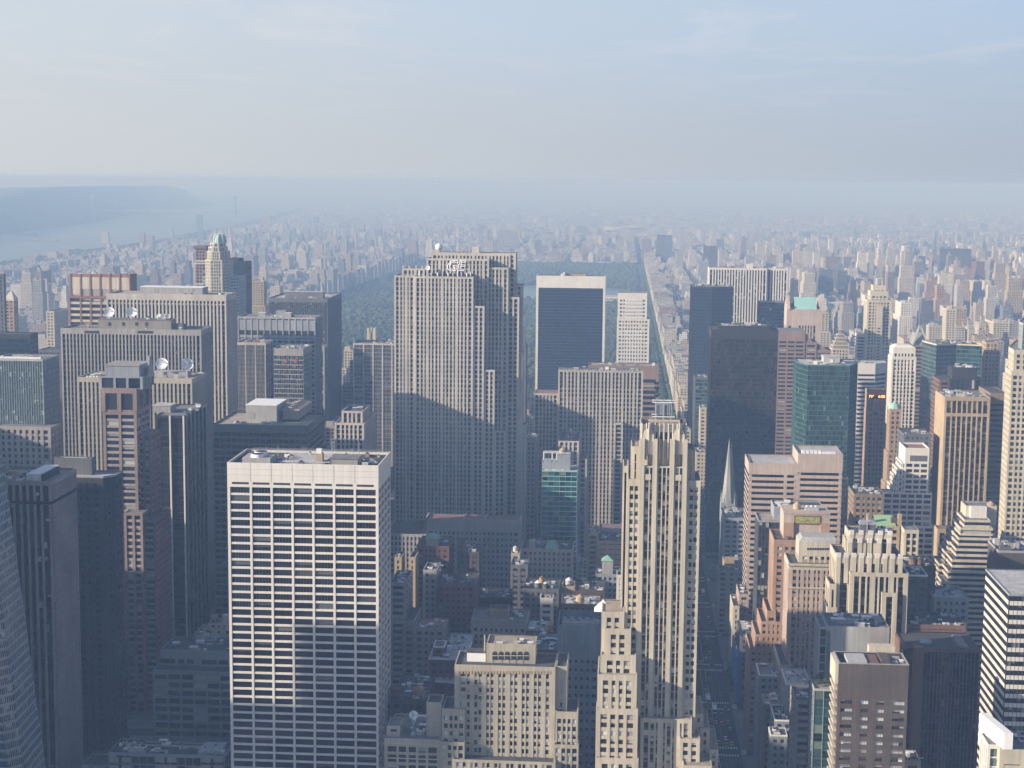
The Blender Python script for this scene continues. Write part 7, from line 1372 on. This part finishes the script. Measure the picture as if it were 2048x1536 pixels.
for i in range(150):
    y_ = 905 + 900 * R.random() ** 1.25; ln = R.choice(LN[1:]); 
    if any(abs(y_ - a) < 8 and abs(ln - c_) < 1 for a, c_ in occ) or len(occ) > 96: continue
    occ.append((y_, ln)); kd = R.choices(['taxi', 'black', 'white', 'grey'], (45, 20, 18, 17))[0]
    col = {'taxi': 'taxi', 'black': 'carblack', 'white': 'carwhite', 'grey': 'cargrey'}[kd]; nm = 'taxi_cab' if kd == 'taxi' else 'car'
    lb = {'taxi': 'yellow taxi cab driving down the shaded avenue', 'black': 'black car driving down the shaded avenue', 'white': 'white car driving down the shaded avenue', 'grey': 'grey car driving down the shaded avenue'}[kd]
    o = vehicle(nm, car_parts(col, taxi=kd == 'taxi') if kd not in src else None, ln + R.uniform(-.3, .3), y_, R.uniform(-.03, .03), lb, 'taxi' if kd == 'taxi' else 'car', {'taxi': 'yellow taxis on the avenue', 'black': 'black cars on the avenue', 'white': 'white cars on the avenue', 'grey': 'grey cars on the avenue'}[kd], src.get(kd)); src.setdefault(kd, o)
def bus_parts():
    ps = []; m = MB('body'); m.box(-1.3, 1.3, -6, 6, .4, 3.0, 'buswhite'); ps.append(m); m = MB('roof'); m.prism([(-1.3, -6), (1.3, -6), (1.3, 6), (-1.3, 6)], 3.0, 3.2, 'whitepaint', True, [(-1.1, -5.8), (1.1, -5.8), (1.1, 5.8), (-1.1, 5.8)]); m.box(-.7, .7, 2, 4.5, 3.2, 3.45, 'grey'); ps.append(m)
    m = MB('window'); m.box(-1.33, 1.33, -5.4, 5.4, 1.5, 2.5, 'carglass'); m.box(-1.1, 1.1, -6.03, 6.03, 1.4, 2.6, 'carglass'); ps.append(m)
    for sx in (-1, 1):
        for sy in (-3.8, 3.6): k = MB('wheel'); k.box(sx * 1.2 - .16, sx * 1.2 + .16, sy - .5, sy + .5, .03, 1.0, 'tyre'); ps.append(k)
    return ps
bs = None
for px, py, lb in ((1416, 1392, 'white roofed bus at the kerb before the nearer crossing, longer of the pair'), (1429, 1412, 'white roofed bus just in front of the crossing, second of the pair'), (1406, 1180, 'white roofed bus far up the avenue beside the cream tower')):
    x_, y_ = gnd(px, py, 3); o = vehicle('bus', bus_parts() if bs is None else None, x_, y_, 0, lb, 'bus', 'city buses on the avenue', bs); bs = bs or o

b = B('scaffolding', 'building front wrapped in bright blue netting on the east side of the avenue', 'scaffolding'); b.org = (76, 1010, 0); c = b.new('netting'); 
for y0_, y1_, h_ in ((985, 1010, 30), (1010.2, 1035, 24), (1035.2, 1052, 36)): c.box(73.2, 75.4, y0_, y1_, 0, h_, 'netting')
c = b.new('scaffold_pole')
for k in range(14): c.box(73.0, 73.15, 985 + k * 5, 985.15 + k * 5, 0, 37, 'steel')
x_, z_ = at(1421, 1128, 1150); fl_ = bpy.data.objects.new('flag', None); COL.objects.link(fl_); fl_.location = (x_, 1150, z_); tag(fl_, 'red flag on a slanting pole over the avenue pavement', 'flag'); m = MB('flagpole'); m.prism([(x_, 1150), (x_ + .15, 1150), (x_ + .15, 1150.15), (x_, 1150.15)], z_, z_ + .1, 'whitemetal'); 
for k in range(10): m.box(x_ + k * .8, x_ + k * .8 + .85, 1150, 1150.2, z_ - k * .35 - .2, z_ - k * .35, 'whitemetal')
m.build(fl_, (x_, 1150, z_)); m = MB('flag_cloth')
for k in range(7): m.box(x_ - .2 - .06 * (k % 2), x_ + .1, 1147.4 - (k % 2) * .2, 1150, z_ - .6 * k - .6, z_ - .6 * k, 'flagred' if k % 2 == 0 else 'whitepaint')
m.box(x_ - .3, x_ + .15, 1148.4, 1150.1, z_ - 2.0, z_ + .02, 'flagblue'); m.build(fl_, (x_, 1150, z_))

for b in BUILT: b.fin()
for s_, px, py, Y, sz, mn in SIGNS: x_, z_ = at(px, py, Y); o = text_mesh('digits', s_, sz, mn, depth=.1); o.parent = LEDB.root; o.location = (x_ - LEDB.org[0], Y - LEDB.org[1], z_)

# ================================================================ the air
m = bpy.data.materials.new('haze'); m.use_nodes = True; t = m.node_tree; t.nodes.clear(); v = t.nodes.new('ShaderNodeVolumePrincipled'); v.inputs['Color'].default_value = (*HCOL, 1); v.inputs['Density'].default_value = HAZE; v.inputs['Anisotropy'].default_value = HG; v.inputs['Absorption Color'].default_value = (*HABS, 1); o_ = t.nodes.new('ShaderNodeOutputMaterial'); t.links.new(v.outputs[0], o_.inputs['Volume'])
mb = MB('haze'); i = 0; mb.box(-21500, 21500, -400, 42500, -1.4, 330, 'dark'); me_ = mb.build(None, (0, 0, 0), 'haze'); me_.data.materials.clear(); me_.data.materials.append(m); me_['kind'] = 'stuff'
